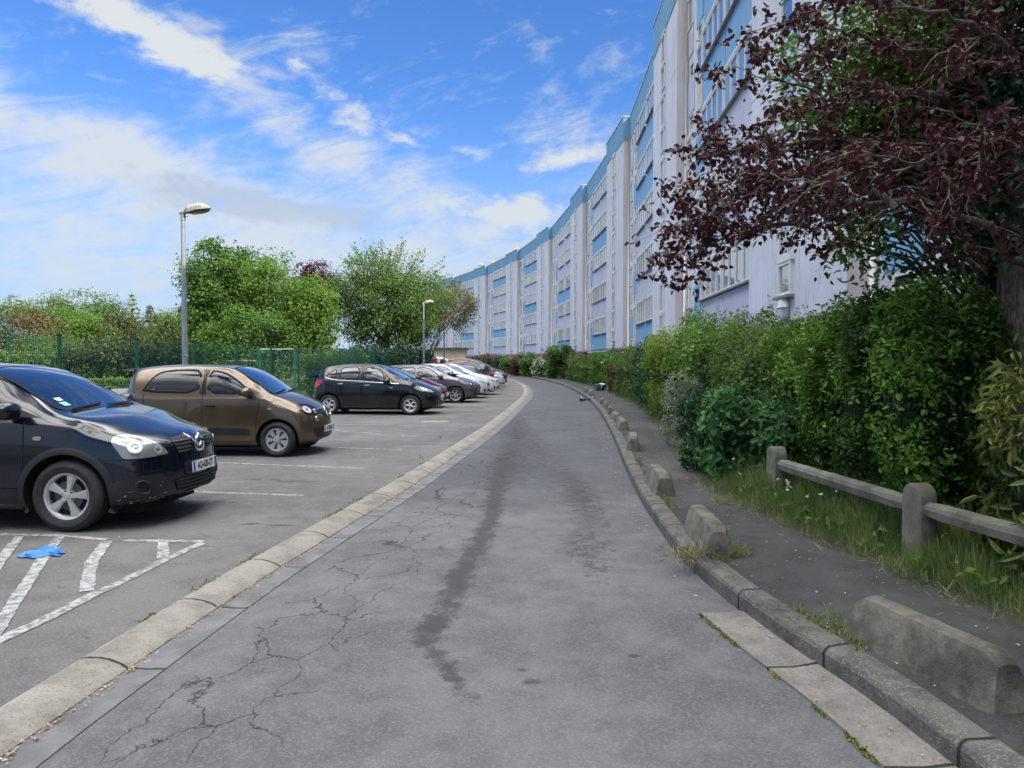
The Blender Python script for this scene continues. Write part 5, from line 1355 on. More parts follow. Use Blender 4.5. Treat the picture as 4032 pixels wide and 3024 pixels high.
# ---- street lamps
def lamp_post(h=5.6, yaw=0, label='', loc=(0, 0, 0), group='grey lamp posts'):
    root = thing('street_lamp', label, 'street lamp', loc, yaw, group)
    mb = MB(); mb.tube([(0, 0, 0), (0, 0, h * .5), (0, 0, h - .12)], [.075, .064, .048], 16); mb.lathe([(.12, 0), (.12, .02), (.09, .03)], 16); mb.lathe([(.075, 1.72), (.078, 1.725), (.078, 1.74), (.072, 1.745)], 16); mb.build('pole', M['galvanised'], root, smooth=True, ang=40)
    col = MB(); col.tube([(0, 0, h - .16), (0, 0, h + .02)], .06, 12); col.tube([(.05, 0, h - .07), (.12, 0, h - .07)], .008, 6); col.build('collar', M['galvanised'], root, smooth=True, ang=40)
    T = Matrix.Translation((0, 0, h + .04)) @ Matrix.Rotation(R(-8), 4, 'Y') @ Matrix.Scale(.88, 4)
    hd = MB(); secs = [(-.09, .07, -.05, .05), (.10, .085, -.055, .09), (.16, .15, -.055, .16), (.45, .17, -.03, .185), (.58, .16, -.03, .16), (.78, .07, -.02, .03)]
    vs = []; 
    for x, w, z0, z1 in secs: vs += [T @ Vector(p) for p in ((x, -w, z0), (x, w, z0), (x, w * .95, (z0 + z1) / 2), (x, w * .5, z1), (x, -w * .5, z1), (x, -w * .95, (z0 + z1) / 2))]
    n = 6; fs = [(i * n + k, i * n + (k + 1) % n, (i + 1) * n + (k + 1) % n, (i + 1) * n + k) for i in range(len(secs) - 1) for k in range(n)] + [tuple(reversed(range(n))), tuple((len(secs) - 1) * n + k for k in range(n))]
    hd.add(vs, fs); hd.build('lamp_head', M['lamp_housing'], root, bevel=.01)
    gl_ = MB(); pr = [(.17, -.12), (.45, -.145), (.58, -.13), (.74, -.05), (.74, .05), (.58, .13), (.45, .145), (.17, .12)]
    vs = [T @ Vector((x, y, -.06)) for x, y in pr] + [T @ Vector((.45 + (x - .45) * .7, y * .7, -.10)) for x, y in pr]
    gl_.add(vs, [(i, (i + 1) % 8, 8 + (i + 1) % 8, 8 + i) for i in range(8)] + [tuple(range(15, 7, -1))]); gl_.build('lamp_glass', simple('lamp_bowl', (.16, .15, .14), .2), root, smooth=True, ang=40)
    return root
lamp_post(5.2, 0, 'tall grey lamp post standing right behind the roof of the brown city car', (-8.02, 18.15, .05))
lamp_post(5.33, R(12), 'grey lamp post in front of the big tree beside the cars', (-5.84, 49, .05))
lamp_post(5.5, R(12), 'farthest grey lamp post, its head hidden in the leaves beside the cream shed', (-6.15, 67, .05))
lamp_post(5.4, R(0), 'lamp whose head alone shows at the left edge of the photo', (-22.35, 31, .0))

# ---- welded mesh fence
fx = lambda y: -8.5 + (y - 13.9) * .062 if y < 33 else -7.32 + (y - 33) * .014
fence = thing('mesh_fence', 'tall dark green welded mesh fence behind the row of parked cars', 'fence', (fx(6), 6, .05))
pys = [6 + 2.56 * i - .0 for i in range(24)]
off0 = 13.9 - 6 - 2.56 * 3; pys = [y + off0 for y in pys]
FH_ = 2.06
for y in pys:
    mb = MB(); mb.box(-.03, .03, -.03, .03, 0, FH_ + .03); mb.box(-.036, .036, -.036, .036, FH_ + .03, FH_ + .06, 1); o = mb.build('post', [M['green_paint'], M['black_plastic']], fence); o.location = (fx(y) - fx(6), y - 6, 0)
for y0, y1 in zip(pys[:-1], pys[1:]):
    mb = MB(); a = Vector((fx(y0) - fx(6) + .035, y0 - 6, 0)); b = Vector((fx(y1) - fx(6) + .035, y1 - 6, 0)); n = 50; d = b - a; r_ = .0027
    for k in range(1, n):
        p = a + d * k / n; mb.box(p.x - r_, p.x + r_, p.y - r_, p.y + r_, .06, FH_ + (.02))
    for z in (.1, .16, .62, .68, 1.16, 1.22, 1.70, 1.76, 2.0):
        mb.add([(a.x + s, a.y, z + q) for s, q in ((.003, -.003), (.003, .003), (-.003, .003), (-.003, -.003))] + [(b.x + s, b.y, z + q) for s, q in ((.003, -.003), (.003, .003), (-.003, .003), (-.003, -.003))], [(0, 1, 5, 4), (1, 2, 6, 5), (2, 3, 7, 6), (3, 0, 4, 7)])
    mb.build('mesh_panel', M['green_paint'], fence)
# low green barrier beyond it
lf = thing('low_fence', 'low green rail fence at the edge of the sports ground, seen above the black crossover', 'fence', (-10.6, 18.5, 0))
for i in range(4):
    mb = MB(); mb.box(-.03, .03, -.03, .03, 0, .95); o = mb.build('post', M['green_paint'], lf); o.location = (i * .55 - .9, i * 1.6, 0)
mb = MB(); mb.tube([(-.9, 0, .92), (.75, 4.8, .92)], .022, 8); mb.tube([(-.9, 0, .5), (.75, 4.8, .5)], .018, 8); mb.build('rail', M['green_paint'], lf, smooth=True)

def goal(label, x, y, w, h, bar, post, yaw=0):
    r_ = thing('goal_frame', label, 'goal frame', (x, y, 0), yaw, 'goal frames on the sports ground')
    for s in (0, w):
        mb = MB(); mb.box(s - .045, s + .045, -.045, .045, 0, h); mb.build('post', post, r_)
        mb = MB(); mb.tube([(s, .05, h - .1), (s, .9, .05)], .025, 6); mb.build('brace', post, r_)
    mb = MB(); mb.box(.045, w - .045, -.04, .04, h - .05, h); mb.build('crossbar', bar, r_)
goal('goal frame with white crossbar and green posts, the taller one right of the lamp post', -13.3, 39, 1.85, 2.27, M['pvc'], M['green_paint'])
goal('lower goal frame with white crossbar just above the brown city car roof', -15.6, 40, 1.85, 1.66, M['pvc'], M['green_paint'])
goal('brownish goal frame beside the white globe lamp', -24.2, 49, 1.9, 1.52, simple('rusty_paint', (.16, .11, .08), .7), M['galvanised'])
gb = thing('globe_lamp', 'white globe lamp on a thin white pole beyond the sports ground', 'lamp', (-22.9, 50, 0))
mb = MB(); mb.tube([(0, 0, 0), (0, 0, 1.5)], .035, 8); mb.build('pole', M['pvc'], gb); mb = MB(); mb.sphere((0, 0, 1.62), .2, 18, 12); mb.build('globe', M['white_plastic'], gb, smooth=True)
kk = thing('kiosk', 'small white kiosk with flat overhanging roof beyond the mesh fence', 'kiosk', (-44.5, 70, 0))
mb = MB(); mb.box(-.8, .8, 0, 1.5, 0, 1.35); mb.build('wall', M['pvc'], kk); mb = MB(); mb.box(-1.1, 1.1, -.4, 1.9, 1.35, 1.5); mb.box(-.9, .9, -.1, 1.6, 1.5, 1.75); mb.build('roof', M['pvc'], kk); mb = MB(); mb.box(-.25, .25, -.012, 0, .3, 1.1); mb.build('window', M['pane'], kk)

# ---- concrete barrier blocks along the kerb
def bollard_mesh(L, seed):
    rs = random.Random(seed); mb = MB(); hb, ht, H = .12, .07, .255; e = .10
    rings = []
    for (x, kb, kt, hh) in [(-L / 2, .0, .0, 0), (-L / 2, .88, 0, .10), (-L / 2 + e * .55, 1, .85, .90), (-L / 2 + e, 1, 1, 1), (-L * .2, 1, 1, 1.0), (L * .2, 1, 1, 1), (L / 2 - e, 1, 1, 1), (L / 2 - e * .55, 1, .85, .9), (L / 2, .88, 0, .10)]:
        pass
    n = 14; xs = [-1 + 2 * i / n for i in range(n + 1)]
    P = []
    for i, u in enumerate(xs):
        ax = abs(u); hh = H * (1 - max(0, (ax - .86) / .14) ** 2 * .18)
        row = []
        for (y, z) in [(-hb, 0), (-hb * .93, .06), (-ht * 1.12, hh * .80), (-ht * .9, hh * .96), (-ht * .4, hh), (ht * .4, hh), (ht * .9, hh * .96), (ht * 1.12, hh * .80), (hb * .93, .06), (hb, 0)]:
            bx_ = u * (L / 2 - .045 * (z / H))         # battered ends
            k = 1 - max(0, ax - .93) * 1.6
            row.append((bx_, y * k + rs.uniform(-.003, .003), max(0, z + rs.uniform(-.003, .003) * (z > 0)))) 
        P.append(row)
    m = len(P[0]); vs = [p for r in P for p in r]
    fs = [(i * m + k, (i + 1) * m + k, (i + 1) * m + k + 1, i * m + k + 1) for i in range(n) for k in range(m - 1)]
    fs += [tuple(range(m)), tuple(n * m + k for k in reversed(range(m)))] + [(i * m + m - 1, (i + 1) * m + m - 1, (i + 1) * m, i * m) for i in range(n)]
    mb.add(vs, fs); me = mb.mesh('bollard', M['bollard'], True, 38)
    return me
bms = [bollard_mesh(1.0, k) for k in range(3)]
bpos = [(3.66, 'nearest low concrete barrier block at the bottom right corner with a white paint drip'), (6.3, 'second low concrete barrier block, with dry grass at its foot'), (8.95, 'third low concrete barrier block, opposite the dark elder bush'),
        (13.1, 'fourth low concrete barrier block along the kerb'), (16.7, 'fifth low concrete barrier block along the kerb'), (19.3, 'sixth barrier block, first of the tight far group'), (21.5, 'seventh barrier block of the kerb row'), (23.7, 'eighth barrier block of the kerb row'), (26.2, 'ninth barrier block, just before the hoverboard'),
        (32.5, 'barrier block beyond the hoverboard, before the dumped carrier'), (35.5, 'barrier block beside the dumped carrier')]
for i, (y, lab) in enumerate(bpos):
    x, yy = off(kr, y, .20 if i else .36); x2, y2 = off(kr, y + .5, .20 if i else .36); o = link('barrier_block', bms[i % 3]); o.location = (x + (.03 if i else .0), yy, .122)
    o.rotation_euler = (0, 0, math.atan2(y2 - yy, x2 - x) + R([2, -2, 1.5, -3, 2][i % 5])); o.scale = (.9, .85, .86 + .05 * math.sin(i * 2.3)) if i > 4 else (1, 1, 1)
    tag(o, lab, 'barrier block', 'concrete barrier blocks along the right kerb')
    if i == 0:
        d = MB(); d.box(-.10, -.092, -.128, -.122, .04, .2, 0, Matrix.Translation((.0, .0, 0)) @ Matrix.Rotation(R(-14), 4, 'X') ); o2 = d.build('paint_drip', M['pvc'], o); o2.location = (0, .045, -.005)

# ---- concrete post and rail fence
fc = thing('post_and_rail_fence', 'weathered grey concrete post and rail fence in front of the big privet bush', 'fence', (3.14, 5.67, .13))
pl = [(3.60, 3.05), (3.17, 5.72), (2.93, 8.15)]
for i, (x, y) in enumerate(pl):
    mb = MB(); n = 14; prof = [(-.11, 0), (.11, 0), (.11, .52)] + [(.11 * math.cos(math.pi * k / n), .52 + .11 * math.sin(math.pi * k / n)) for k in range(1, n)] + [(-.11, .52)]
    a = math.atan2(pl[min(i + 1, 2)][1] - pl[max(i - 1, 0)][1], pl[min(i + 1, 2)][0] - pl[max(i - 1, 0)][0])
    mb.prism(prof, -.075, .075, Matrix(((1, 0, 0, 0), (0, 0, -1, 0), (0, 1, 0, 0), (0, 0, 0, 1))))
    o = mb.build('post', M['old_concrete'], fc, bevel=.018); o.location = (x - 3.14, y - 5.67, -.02); o.rotation_euler = (0, 0, a - (R(0) if i else R(6)))
for (x0, y0), (x1, y1) in zip(pl[:-1], pl[1:]):
    a = Vector((x0 - 3.14, y0 - 5.67, .43)); b = Vector((x1 - 3.14, y1 - 5.67, .43)); d = b - a; L = d.length; d.normalize()
    mb = MB(); sec = [(-.045, -.06), (.045, -.06), (.06, 0), (.045, .035), (.0, .062), (-.05, .035), (-.06, 0)]
    n = 10; m_ = len(sec); vs = []
    for i in range(n + 1):
        u = i / n; p = a + d * (.04 + (L - .08) * u); rt = Vector((d.y, -d.x, 0)); ta = 1 - .25 * max(0, abs(u - .5) * 2 - .92) / .08
        for (s, z) in sec: q = p + rt * s * ta + Vector((0, 0, z * ta)); vs.append((q.x + rng.uniform(-.002, .002), q.y, q.z + rng.uniform(-.002, .002)))
    fs = [(i * m_ + k, i * m_ + (k + 1) % m_, (i + 1) * m_ + (k + 1) % m_, (i + 1) * m_ + k) for i in range(n) for k in range(m_)] + [tuple(reversed(range(m_))), tuple(n * m_ + k for k in range(m_))]
    mb.add(vs, fs); o = mb.build('rail', M['old_concrete'], fc)
# ---- hoverboard lying on the road
hb = thing('hoverboard', 'black two wheeled hoverboard left on the road near the right kerb', 'hoverboard', (3.0, 29.5, .02), R(-25))
for s in (-1, 1):
    mb = MB(); mb.lathe([(.0, -.03), (.06, -.032), (.075, -.028), (.088, -.02), (.088, .02), (.075, .028), (.06, .032), (0, .03)], 24, 'X', Matrix.Translation((s * .27, 0, .088))); w = mb.build('wheel', M['rubber'], hb, smooth=True, ang=40)
    mb = MB(); mb.lathe([(0, 0), (.05, .002), (.052, -.004)], 16, 'X', Matrix.Translation((s * .305, 0, .088)) @ Matrix.Diagonal((s, 1, 1, 1))); mb.build('hub', M['chrome'], w, smooth=True)
    mb = MB(); mb.tube([(s * .02, 0, .10), (s * .10, 0, .105), (s * .23, 0, .12)], [.035, .075, .095], 14); o = mb.build('footboard', M['black_gloss'], hb, smooth=True, ang=60); o.scale = (1, 1, .72)
    mb = MB(); mb.tube([(s * .235, -.09, .12), (s * .25, 0, .19), (s * .235, .09, .12)], .02, 8); mb.build('fender', M['alloy_grey'], hb, smooth=True)
# ---- dumped carrier and box
tr = thing('pet_carrier', 'overturned dark blue and white pet carrier dumped on the pavement', 'pet carrier', (4.42, 37.2, .13), R(15))
navy = simple('navy_plastic', (.05, .08, .13), .4)
mb = MB(); mb.box(-.24, .22, -.16, .16, 0, .34); mb.build('shell', navy, tr, bevel=.07)
mb = MB(); mb.box(-.02, .25, -.175, .175, .06, .37); mb.build('cover', M['white_plastic'], tr, bevel=.07)
mb = MB(); mb.box(.04, .2, -.20, -.17, .07, .28); mb.build('door', M['black_plastic'], tr, bevel=.02)
tb = thing('white_box', 'small white plastic box lying by the hedge beside the dumped carrier', 'box', (5.15, 38.8, .15), R(-8))
mb = MB(); mb.box(-.18, .18, -.12, .12, 0, .2); mb.build('tub', M['white_plastic'], tb, bevel=.03); mb = MB(); mb.box(-.19, .19, -.13, .13, .2, .24); mb.box(-.1, .1, -.02, .02, .24, .27); mb.build('lid', M['pvc'], tb, bevel=.01)
# ---- blue cloth on the ground
c0 = V(90, 1200, .05); mb = MB(); n = 34; vs = []
for j in range(n + 1):
    for i in range(n + 1):
        u, v = i / n - .5, j / n - .5
        wd = .44 * (1 - .5 * abs(u + .15)); ed = min(.5 - abs(u), .5 - abs(v)) * 2
        x = u * .42 + .04 * math.sin(v * 9); y = v * wd * .62 + .03 * math.sin(u * 11)
        q = Vector((x * 9, y * 9, 4)); z = .012 + max(0, min(1, ed * 3)) * (.045 * (noise.noise(q) + .55) + .03 * abs(noise.noise(q * 2.2)) + .035 * math.exp(-((x - .03) ** 2 / .006 + (y - .02) ** 2 / .004)))
        vs.append((x, y, max(.006, z)))
mb.add(vs, [(j * (n + 1) + i, j * (n + 1) + i + 1, (j + 1) * (n + 1) + i + 1, (j + 1) * (n + 1) + i) for j in range(n) for i in range(n)])
o = mb.build('cleaning_cloth', simple('blue_cloth', (.07, .26, .60), .9, var=.1, sc=30, bs=.3, bsc=300), smooth=True); so_ = o.modifiers.new('t', 'SOLIDIFY'); so_.thickness = .004
o.scale = (.74, .74, .8); o.location = (c0.x, c0.y, .052); o.rotation_euler = (0, 0, R(14)); tag(o, 'crumpled bright blue cloth lying on the hatched markings', 'cloth')
# ---- pale patch and small sign-like marks on the parking
q = V(940, 911, .05); mb = MB(); mb.lathe([(0, .0), (.30, 0.0)], 24, 'Z', Matrix.Translation((q.x, q.y, .0548)) @ Matrix.Diagonal((1.25, .9, 1, 1))); tag(mb.build('concrete_patch', concrete('patch', (.26, .25, .18), (.36, .34, .26), None, .1)), kind='structure')

# ---- person behind the cars
def person():
    root = thing('person', 'person in a tan jacket and dark red patterned headscarf, leaning forward behind the parked cars', 'person', (-3.98, 36.35, .05), R(0))
    sk = [((0, 0, .93), .145), ((.02, 0, 1.08), .135), ((.06, 0, 1.24), .15), ((.10, 0, 1.36), .135), ((.15, 0, 1.43), .06), ((.19, 0, 1.48), .052),
          ((-.0, .10, .86), .10), ((.03, .11, .48), .065), ((-.03, .11, .09), .042), ((.10, .11, .04), .035),
          ((-.0, -.10, .86), .10), ((.03, -.11, .48), .065), ((-.03, -.11, .09), .042), ((.10, -.11, .04), .035),
          ((.11, .18, 1.35), .06), ((.14, .24, 1.10), .045), ((.30, .20, .95), .034), ((.36, .18, .94), .03),
          ((.11, -.18, 1.35), .06), ((.14, -.24, 1.10), .045), ((.30, -.20, .95), .034), ((.36, -.18, .94), .03)]
    ed = [(0, 1), (1, 2), (2, 3), (3, 4), (4, 5), (0, 6), (6, 7), (7, 8), (8, 9), (0, 10), (10, 11), (11, 12), (12, 13), (3, 14), (14, 15), (15, 16), (16, 17), (3, 18), (18, 19), (19, 20), (20, 21)]
    me = bpy.data.meshes.new('body'); me.from_pydata([p for p, r in sk], ed, []); sv = me.skin_vertices or None
    o = link('body', me, root); md = o.modifiers.new('skin', 'SKIN'); md.use_smooth_shade = True
    bm = bmesh.new(); bm.from_mesh(me); ly = bm.verts.layers.skin.verify()
    for i, v in enumerate(bm.verts): v[ly].radius = (sk[i][1], sk[i][1] * (1.25 if i < 4 else 1)); v[ly].use_root = (i == 0)
    bm.to_mesh(me); bm.free(); sb = o.modifiers.new('sub', 'SUBSURF'); sb.levels = 1; sb.render_levels = 1
    me.materials.append(simple('tan_jacket', (.30, .20, .15), .8))
    # head with face, then the scarf
    hm = MB(); hm.sphere((.225, 0, 1.585), .1, 18, 14, (.98, .80, 1.18)); hm.sphere((.325, 0, 1.575), .02, 8, 6, (1, .7, 1.3)); hm.sphere((.30, 0, 1.53), .022, 8, 6, (.7, 1.2, .5), 1)
    for s in (-1, 1): hm.sphere((.305, s * .032, 1.605), .011, 8, 6, (1, 1, 1), 2); hm.sphere((.225, s * .08, 1.585), .022, 8, 6, (.7, .4, 1.2))
    hm.build('head', [simple('skin', (.20, .10, .065), .6), simple('lips', (.25, .07, .06), .5), M['ink']], root, smooth=True)
    m_, t, out = newmat('scarf'); p = t.node('ShaderNodeTexCoord').outputs['Object']; w = t.vor(p, 16); pbr(t, out, t.mix(t.ramp(t.sep(w.outputs['Color'])[0], .45, .55), (.02, .018, .04), (.33, .03, .06)), .8)
    sm = MB(); sm.sphere((.20, 0, 1.645), .115, 18, 12, (1.03, .92, .80)); sm.sphere((.12, 0, 1.70), .065, 12, 8, (1, .9, .9)); sm.sphere((.20, .0, 1.74), .05, 10, 7, (1, 1.1, .7)); sm.sphere((.10, 0, 1.60), .05, 10, 7, (.8, 1, 1.3)); sm.build('headscarf', m_, root, smooth=True)
    for s in (-1, 1):
        for k in range(5):
            a = Vector((.375, s * (.18 - .02), .935 + .018 * (k - 2) * (1 if k else 1))); L = [.045, .072, .078, .072, .055][k]; dv = Vector((1, -s * .1, -.12 + .10 * (k - 2))).normalized()
            f = MB(); f.tube([a, a + dv * L * .5, a + dv * L * .85 + Vector((0, 0, -.012)), a + dv * L + Vector((-.005, 0, -.03))], [.010, .009, .008, .006], 6); f.build('finger', bpy.data.materials['skin'], root, smooth=True)
person()
# ================================================================ vegetation
M['leaf_chestnut'] = foliage('leaf_chestnut', (.03, .085, .012), (.15, .28, .04), .42)
M['leaf_mid'] = foliage('leaf_mid', (.035, .09, .016), (.19, .30, .07), .45)
M['leaf_light'] = foliage('leaf_light', (.055, .125, .014), (.19, .32, .05), .45)
M['leaf_olive'] = foliage('leaf_olive', (.07, .085, .02), (.24, .22, .08), .4)
M['leaf_conifer'] = foliage('leaf_conifer', (.025, .045, .012), (.12, .14, .035), .2)
M['leaf_cedar'] = foliage('leaf_cedar', (.035, .06, .045), (.13, .18, .13), .2)
M['leaf_purple'] = foliage('leaf_purple', (.018, .006, .011), (.14, .030, .036), .35, .45)
M['leaf_privet'] = foliage('leaf_privet', (.014, .050, .008), (.19, .36, .045), .3, .55)
M['leaf_dark'] = foliage('leaf_dark', (.010, .040, .018), (.045, .12, .045), .25, .4)
M['leaf_elder'] = foliage('leaf_elder', (.014, .06, .020), (.07, .19, .05), .3, .6)
M['leaf_lime'] = foliage('leaf_lime', (.07, .14, .012), (.27, .38, .04), .35)
M['leaf_silver'] = foliage('leaf_silver', (.05, .09, .045), (.42, .48, .34), .2)
M['leaf_brown'] = foliage('leaf_brown', (.09, .06, .025), (.20, .16, .07), .3)
M['leaf_rhodo'] = foliage('leaf_rhodo', (.04, .09, .02), (.34, .36, .09), .3, .35)
M['flower'] = foliage('flower', (.6, .6, .55), (.8, .8, .74), .2)
M['grass'] = foliage('grass', (.05, .11, .02), (.30, .36, .12), .35)
M['straw'] = foliage('straw', (.13, .14, .05), (.36, .33, .16), .2)
M['leaf_red'] = foliage('leaf_red', (.07, .02, .015), (.20, .07, .05), .3)
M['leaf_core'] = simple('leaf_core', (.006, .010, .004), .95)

def clumps(n, c, rad, n_leaf, spread, bottom=-.75, shell=.55, power=1.0, lump=.22, seed=0):
    """leaf positions in clumps through an uneven ellipsoid; returns points, outward normals, tone"""
    rs = np.random.default_rng(seed + 100)
    C_ = []; 
    while len(C_) < n:
        d = rs.normal(0, 1, 3); d /= np.linalg.norm(d)
        if d[2] < bottom: continue
        k = 1 + lump * noise.noise(Vector(d * 2.1) + Vector((seed * 3.7, 0, 0))) * 2 + lump * .6 * noise.noise(Vector(d * 5) + Vector((0, seed * 2.1, 0)))
        r = rs.uniform(shell, 1.0) ** power * k; C_.append((d * r * rad, d))
    P = []; N = []; T = []
    for q, d in C_:
        m = max(3, int(n_leaf * 2.3 * rs.uniform(.5, 1.5))); s = spread * rs.uniform(.6, 1.35)
        off_ = np.clip(rs.normal(0, 1, (m, 3)), -1.6, 1.6) * s * np.array((1, 1, .62)); P.append(q + off_ + c); N.append(np.tile(d * .6 + np.array((0, 0, .55)), (m, 1)))
        T.append(np.clip(rs.uniform(.15, .7) + rs.normal(0, .10, m) + off_[:, 2] / s * .10, 0, 1))
    return np.concatenate(P), np.concatenate(N), np.concatenate(T)

def tree(name, label, x, y, h, rad, leafmat, size, n=260, nl=26, spread=.45, trunk=.16, zc=None, z0=.0, seed=0, group=None, bottom=-.8, lean=(0, 0), wisps=0, shell=.5, width=.6, lump=.22):
    root = thing(name, label, 'tree', (x, y, z0), 0, group)
    rz = rad[2]; zc = h - rz if zc is None else zc; cx, cy = lean
    P, N, T = clumps(n, np.array((cx, cy, zc)), np.array(rad), nl, spread, bottom, shell, .7, lump, seed)
    rs = random.Random(seed)
    tk = MB(); tk.tube([(0, 0, 0), (cx * .25, cy * .25, zc * .45), (cx * .6, cy * .6, zc * .8), (cx, cy, zc + rz * .4)], [trunk, trunk * .8, trunk * .55, trunk * .2], 10)
    tips = []
    for k in range(16):
        a = rs.uniform(0, math.tau); u = rs.uniform(.35, .95); b = Vector((cx * u, cy * u, zc * u + rz * .1)); el_ = rs.uniform(.1, 1.1)
        e = Vector((cx + math.cos(a) * rad[0] * .8 * math.cos(el_), cy + math.sin(a) * rad[1] * .8 * math.cos(el_), zc + rz * .8 * math.sin(el_)))
        tk.tube([b, b.lerp(e, .5) + Vector((0, 0, .25)), e], [trunk * .35, trunk * .2, .015], 6)
    if wisps:                                   # long shoots standing out of the crown
        WP = []
        for k in range(wisps):
            a = rs.uniform(0, math.tau); el_ = rs.uniform(.15, 1.35); d = Vector((math.cos(a) * math.cos(el_) * rad[0], math.sin(a) * math.cos(el_) * rad[1], math.sin(el_) * rz))
            b = Vector((cx, cy, zc)) + d * .8; e = Vector((cx, cy, zc)) + d * rs.uniform(1.12, 1.42) + Vector((0, 0, rs.uniform(-.1, .25)))
            tk.tube([b, e], [.02, .006], 4)
            for i in range(34): WP.append(tuple(b.lerp(e, rs.random()) + Vector((rs.gauss(0, .09), rs.gauss(0, .09), rs.gauss(0, .09)))))
        WP = np.array(WP); P = np.concatenate([P, WP]); N = np.concatenate([N, np.tile((0, 0, 1.), (len(WP), 1))]); T = np.concatenate([T, nrg.uniform(.3, .9, len(WP))])
    tk.build('trunk', M['bark'], root, smooth=True)
    emit_leaves('crown', P, N, size * .76, leafmat, root, width, T * .8, droop=.3)
    return root
TG = 'trees beyond the green mesh fence'
def X(px, d): return (px - 2016) / F * d
# main trees behind the fence
tree('chestnut_tree', 'tall dark green chestnut tree directly right of the tall lamp post', X(885, 46), 46, 8.9, (2.45, 2.3, 3.9), M['leaf_chestnut'], .28, 430, 24, .36, .2, seed=1, group=TG, shell=.45, bottom=-.9)
tree('maple_tree', 'bright green pointed tree between the chestnut and the purple tree', X(1075, 45), 45, 8.2, (1.75, 1.9, 3.5), M['leaf_light'], .24, 230, 24, .34, .16, seed=2, group=TG, bottom=-.95)
tree('maple_tree', 'lower bright green tree in front of the purple tree', X(1215, 43), 43, 6.3, (1.6, 1.7, 2.6), M['leaf_light'], .22, 230, 24, .33, .14, seed=3, group=TG, bottom=-.95)
tree('purple_tree', 'dark purple leaved tree showing above the green crowns', X(1240, 55), 55, 8.8, (2.1, 2.0, 2.4), M['leaf_purple'], .26, 170, 22, .36, .16, seed=4, group=TG)
tree('big_shrubby_tree', 'broad mid green tree with long wispy shoots, behind the fence at the centre', X(1525, 54), 54, 9.6, (4.1, 3.1, 3.7), M['leaf_mid'], .24, 470, 26, .48, .24, zc=5.6, seed=5, group=TG, bottom=-.95, wisps=70, shell=.4)
tree('maple_tree', 'bright green tree just behind the second lamp post', X(1640, 62), 62, 8.0, (1.7, 1.7, 2.7), M['leaf_light'], .22, 120, 22, .33, .12, seed=6, group=TG)
tree('small_olive_tree', 'small leaning tree with yellowish brown leaves in front of the cream shed', X(1672, 66), 66, 8.3, (2.2, 1.9, 2.4), M['leaf_olive'], .19, 170, 22, .36, .12, zc=6.0, seed=7, group=TG, lean=(2.3, 0), wisps=24)
tree('maple_tree', 'green tree filling the gap below the chestnut', X(990, 41), 41, 4.6, (2.6, 1.6, 2.1), M['leaf_chestnut'], .22, 200, 24, .34, .1, seed=8, group=TG, bottom=-1)
# woods on the left
for i, (px, d, h, rx, m_, s, lab) in enumerate([(20, 82, 8.6, 4.2, 'leaf_mid', .38, 'rounded green tree at the far left edge of the wood'), (210, 84, 8.7, 4.6, 'leaf_light', .38, 'broad yellow green tree in the wood, left of centre'), (370, 86, 8.9, 4.2, 'leaf_mid', .38, 'tallest rounded tree of the far wood'), (120, 72, 6.2, 3.6, 'leaf_brown', .3, 'brownish tree in front of the far wood'), (290, 74, 6.6, 3.4, 'leaf_light', .3, 'lime green tree in front of the far wood'),
                                          (470, 86, 7.6, 3.2, 'leaf_conifer', .34, 'pale green tree beside the conifers'), (700, 80, 7.0, 3.4, 'leaf_light', .34, 'light green tree just left of the tall lamp post'), (30, 62, 3.9, 3.6, 'leaf_cedar', .26, 'grey green shrubby tree low at the left edge'), (180, 60, 3.5, 3.2, 'leaf_mid', .26, 'low bushy green tree behind the kiosk')]):
    tree('deciduous_tree', lab, X(px, d), d, h, (rx, rx * .8, h * .42), M[m_], s, 190, 22, .62, .2, seed=20 + i, group=TG, bottom=-.95)
def conifer(label, px, d, h, r_, m_='leaf_conifer', seed=0, size=.22, layers=26, nl=130, flat=False, z0=.3, name='conifer'):
    root = thing(name, label, 'tree', (X(px, d), d, 0), 0, TG); rs = np.random.default_rng(seed)
    tk = MB(); tk.tube([(0, 0, 0), (0, 0, h * .97)], [r_ * .09, .02], 8)
    P = []; N = []
    for i in range(layers):
        u = (i + .5) / layers; z = z0 + (h - z0) * u; rr = r_ * ((1 - u) ** .8 + .03) * rs.uniform(.8, 1.12); m = int(nl * (1 - u * .75))
        a = rs.uniform(0, math.tau, m); q = rs.uniform(.25 if flat else .55, 1, m) ** .6 * rr * (1 + .18 * np.sin(a * 5 + i * 1.7))
        P.append(np.stack([np.cos(a) * q, np.sin(a) * q, z + rs.normal(0, .05 if flat else (h / layers) * .6, m) - q * .18 * (0 if flat else 1)], 1)); N.append(np.stack([np.cos(a) * .5, np.sin(a) * .5, np.full(m, .7)], 1))
        if flat:
            for k in range(5): b = rs.uniform(0, math.tau); tk.tube([(0, 0, z - .1), (math.cos(b) * rr * .9, math.sin(b) * rr * .9, z)], [.04, .015], 4)
    tk.build('trunk', M['bark'], root, smooth=True); emit_leaves('crown', np.concatenate(P), np.concatenate(N), size, M[m_], root, .45, None, droop=.1)
for i, (px, d, h, r_, lab) in enumerate([(430, 64, 5.6, 2.2, 'first dark olive cypress from the left'), (520, 62, 5.2, 2.0, 'second dark olive cypress, left of the pale spire'), (595, 60, 6.0, 2.1, 'tall olive cypress right of the pale spire'), (665, 61, 5.3, 2.0, 'olive cypress left of the lamp post'), (735, 60, 5.6, 1.8, 'olive cypress hidden behind the lamp post')]):
    conifer(lab, px, d, h, r_, seed=40 + i, name='cypress_tree', layers=24, nl=150)
conifer('pale green layered conifer spire above the cypresses', 525, 88, 9.6, 2.2, 'leaf_lime', 50, .3, 14, 90, True, 2)
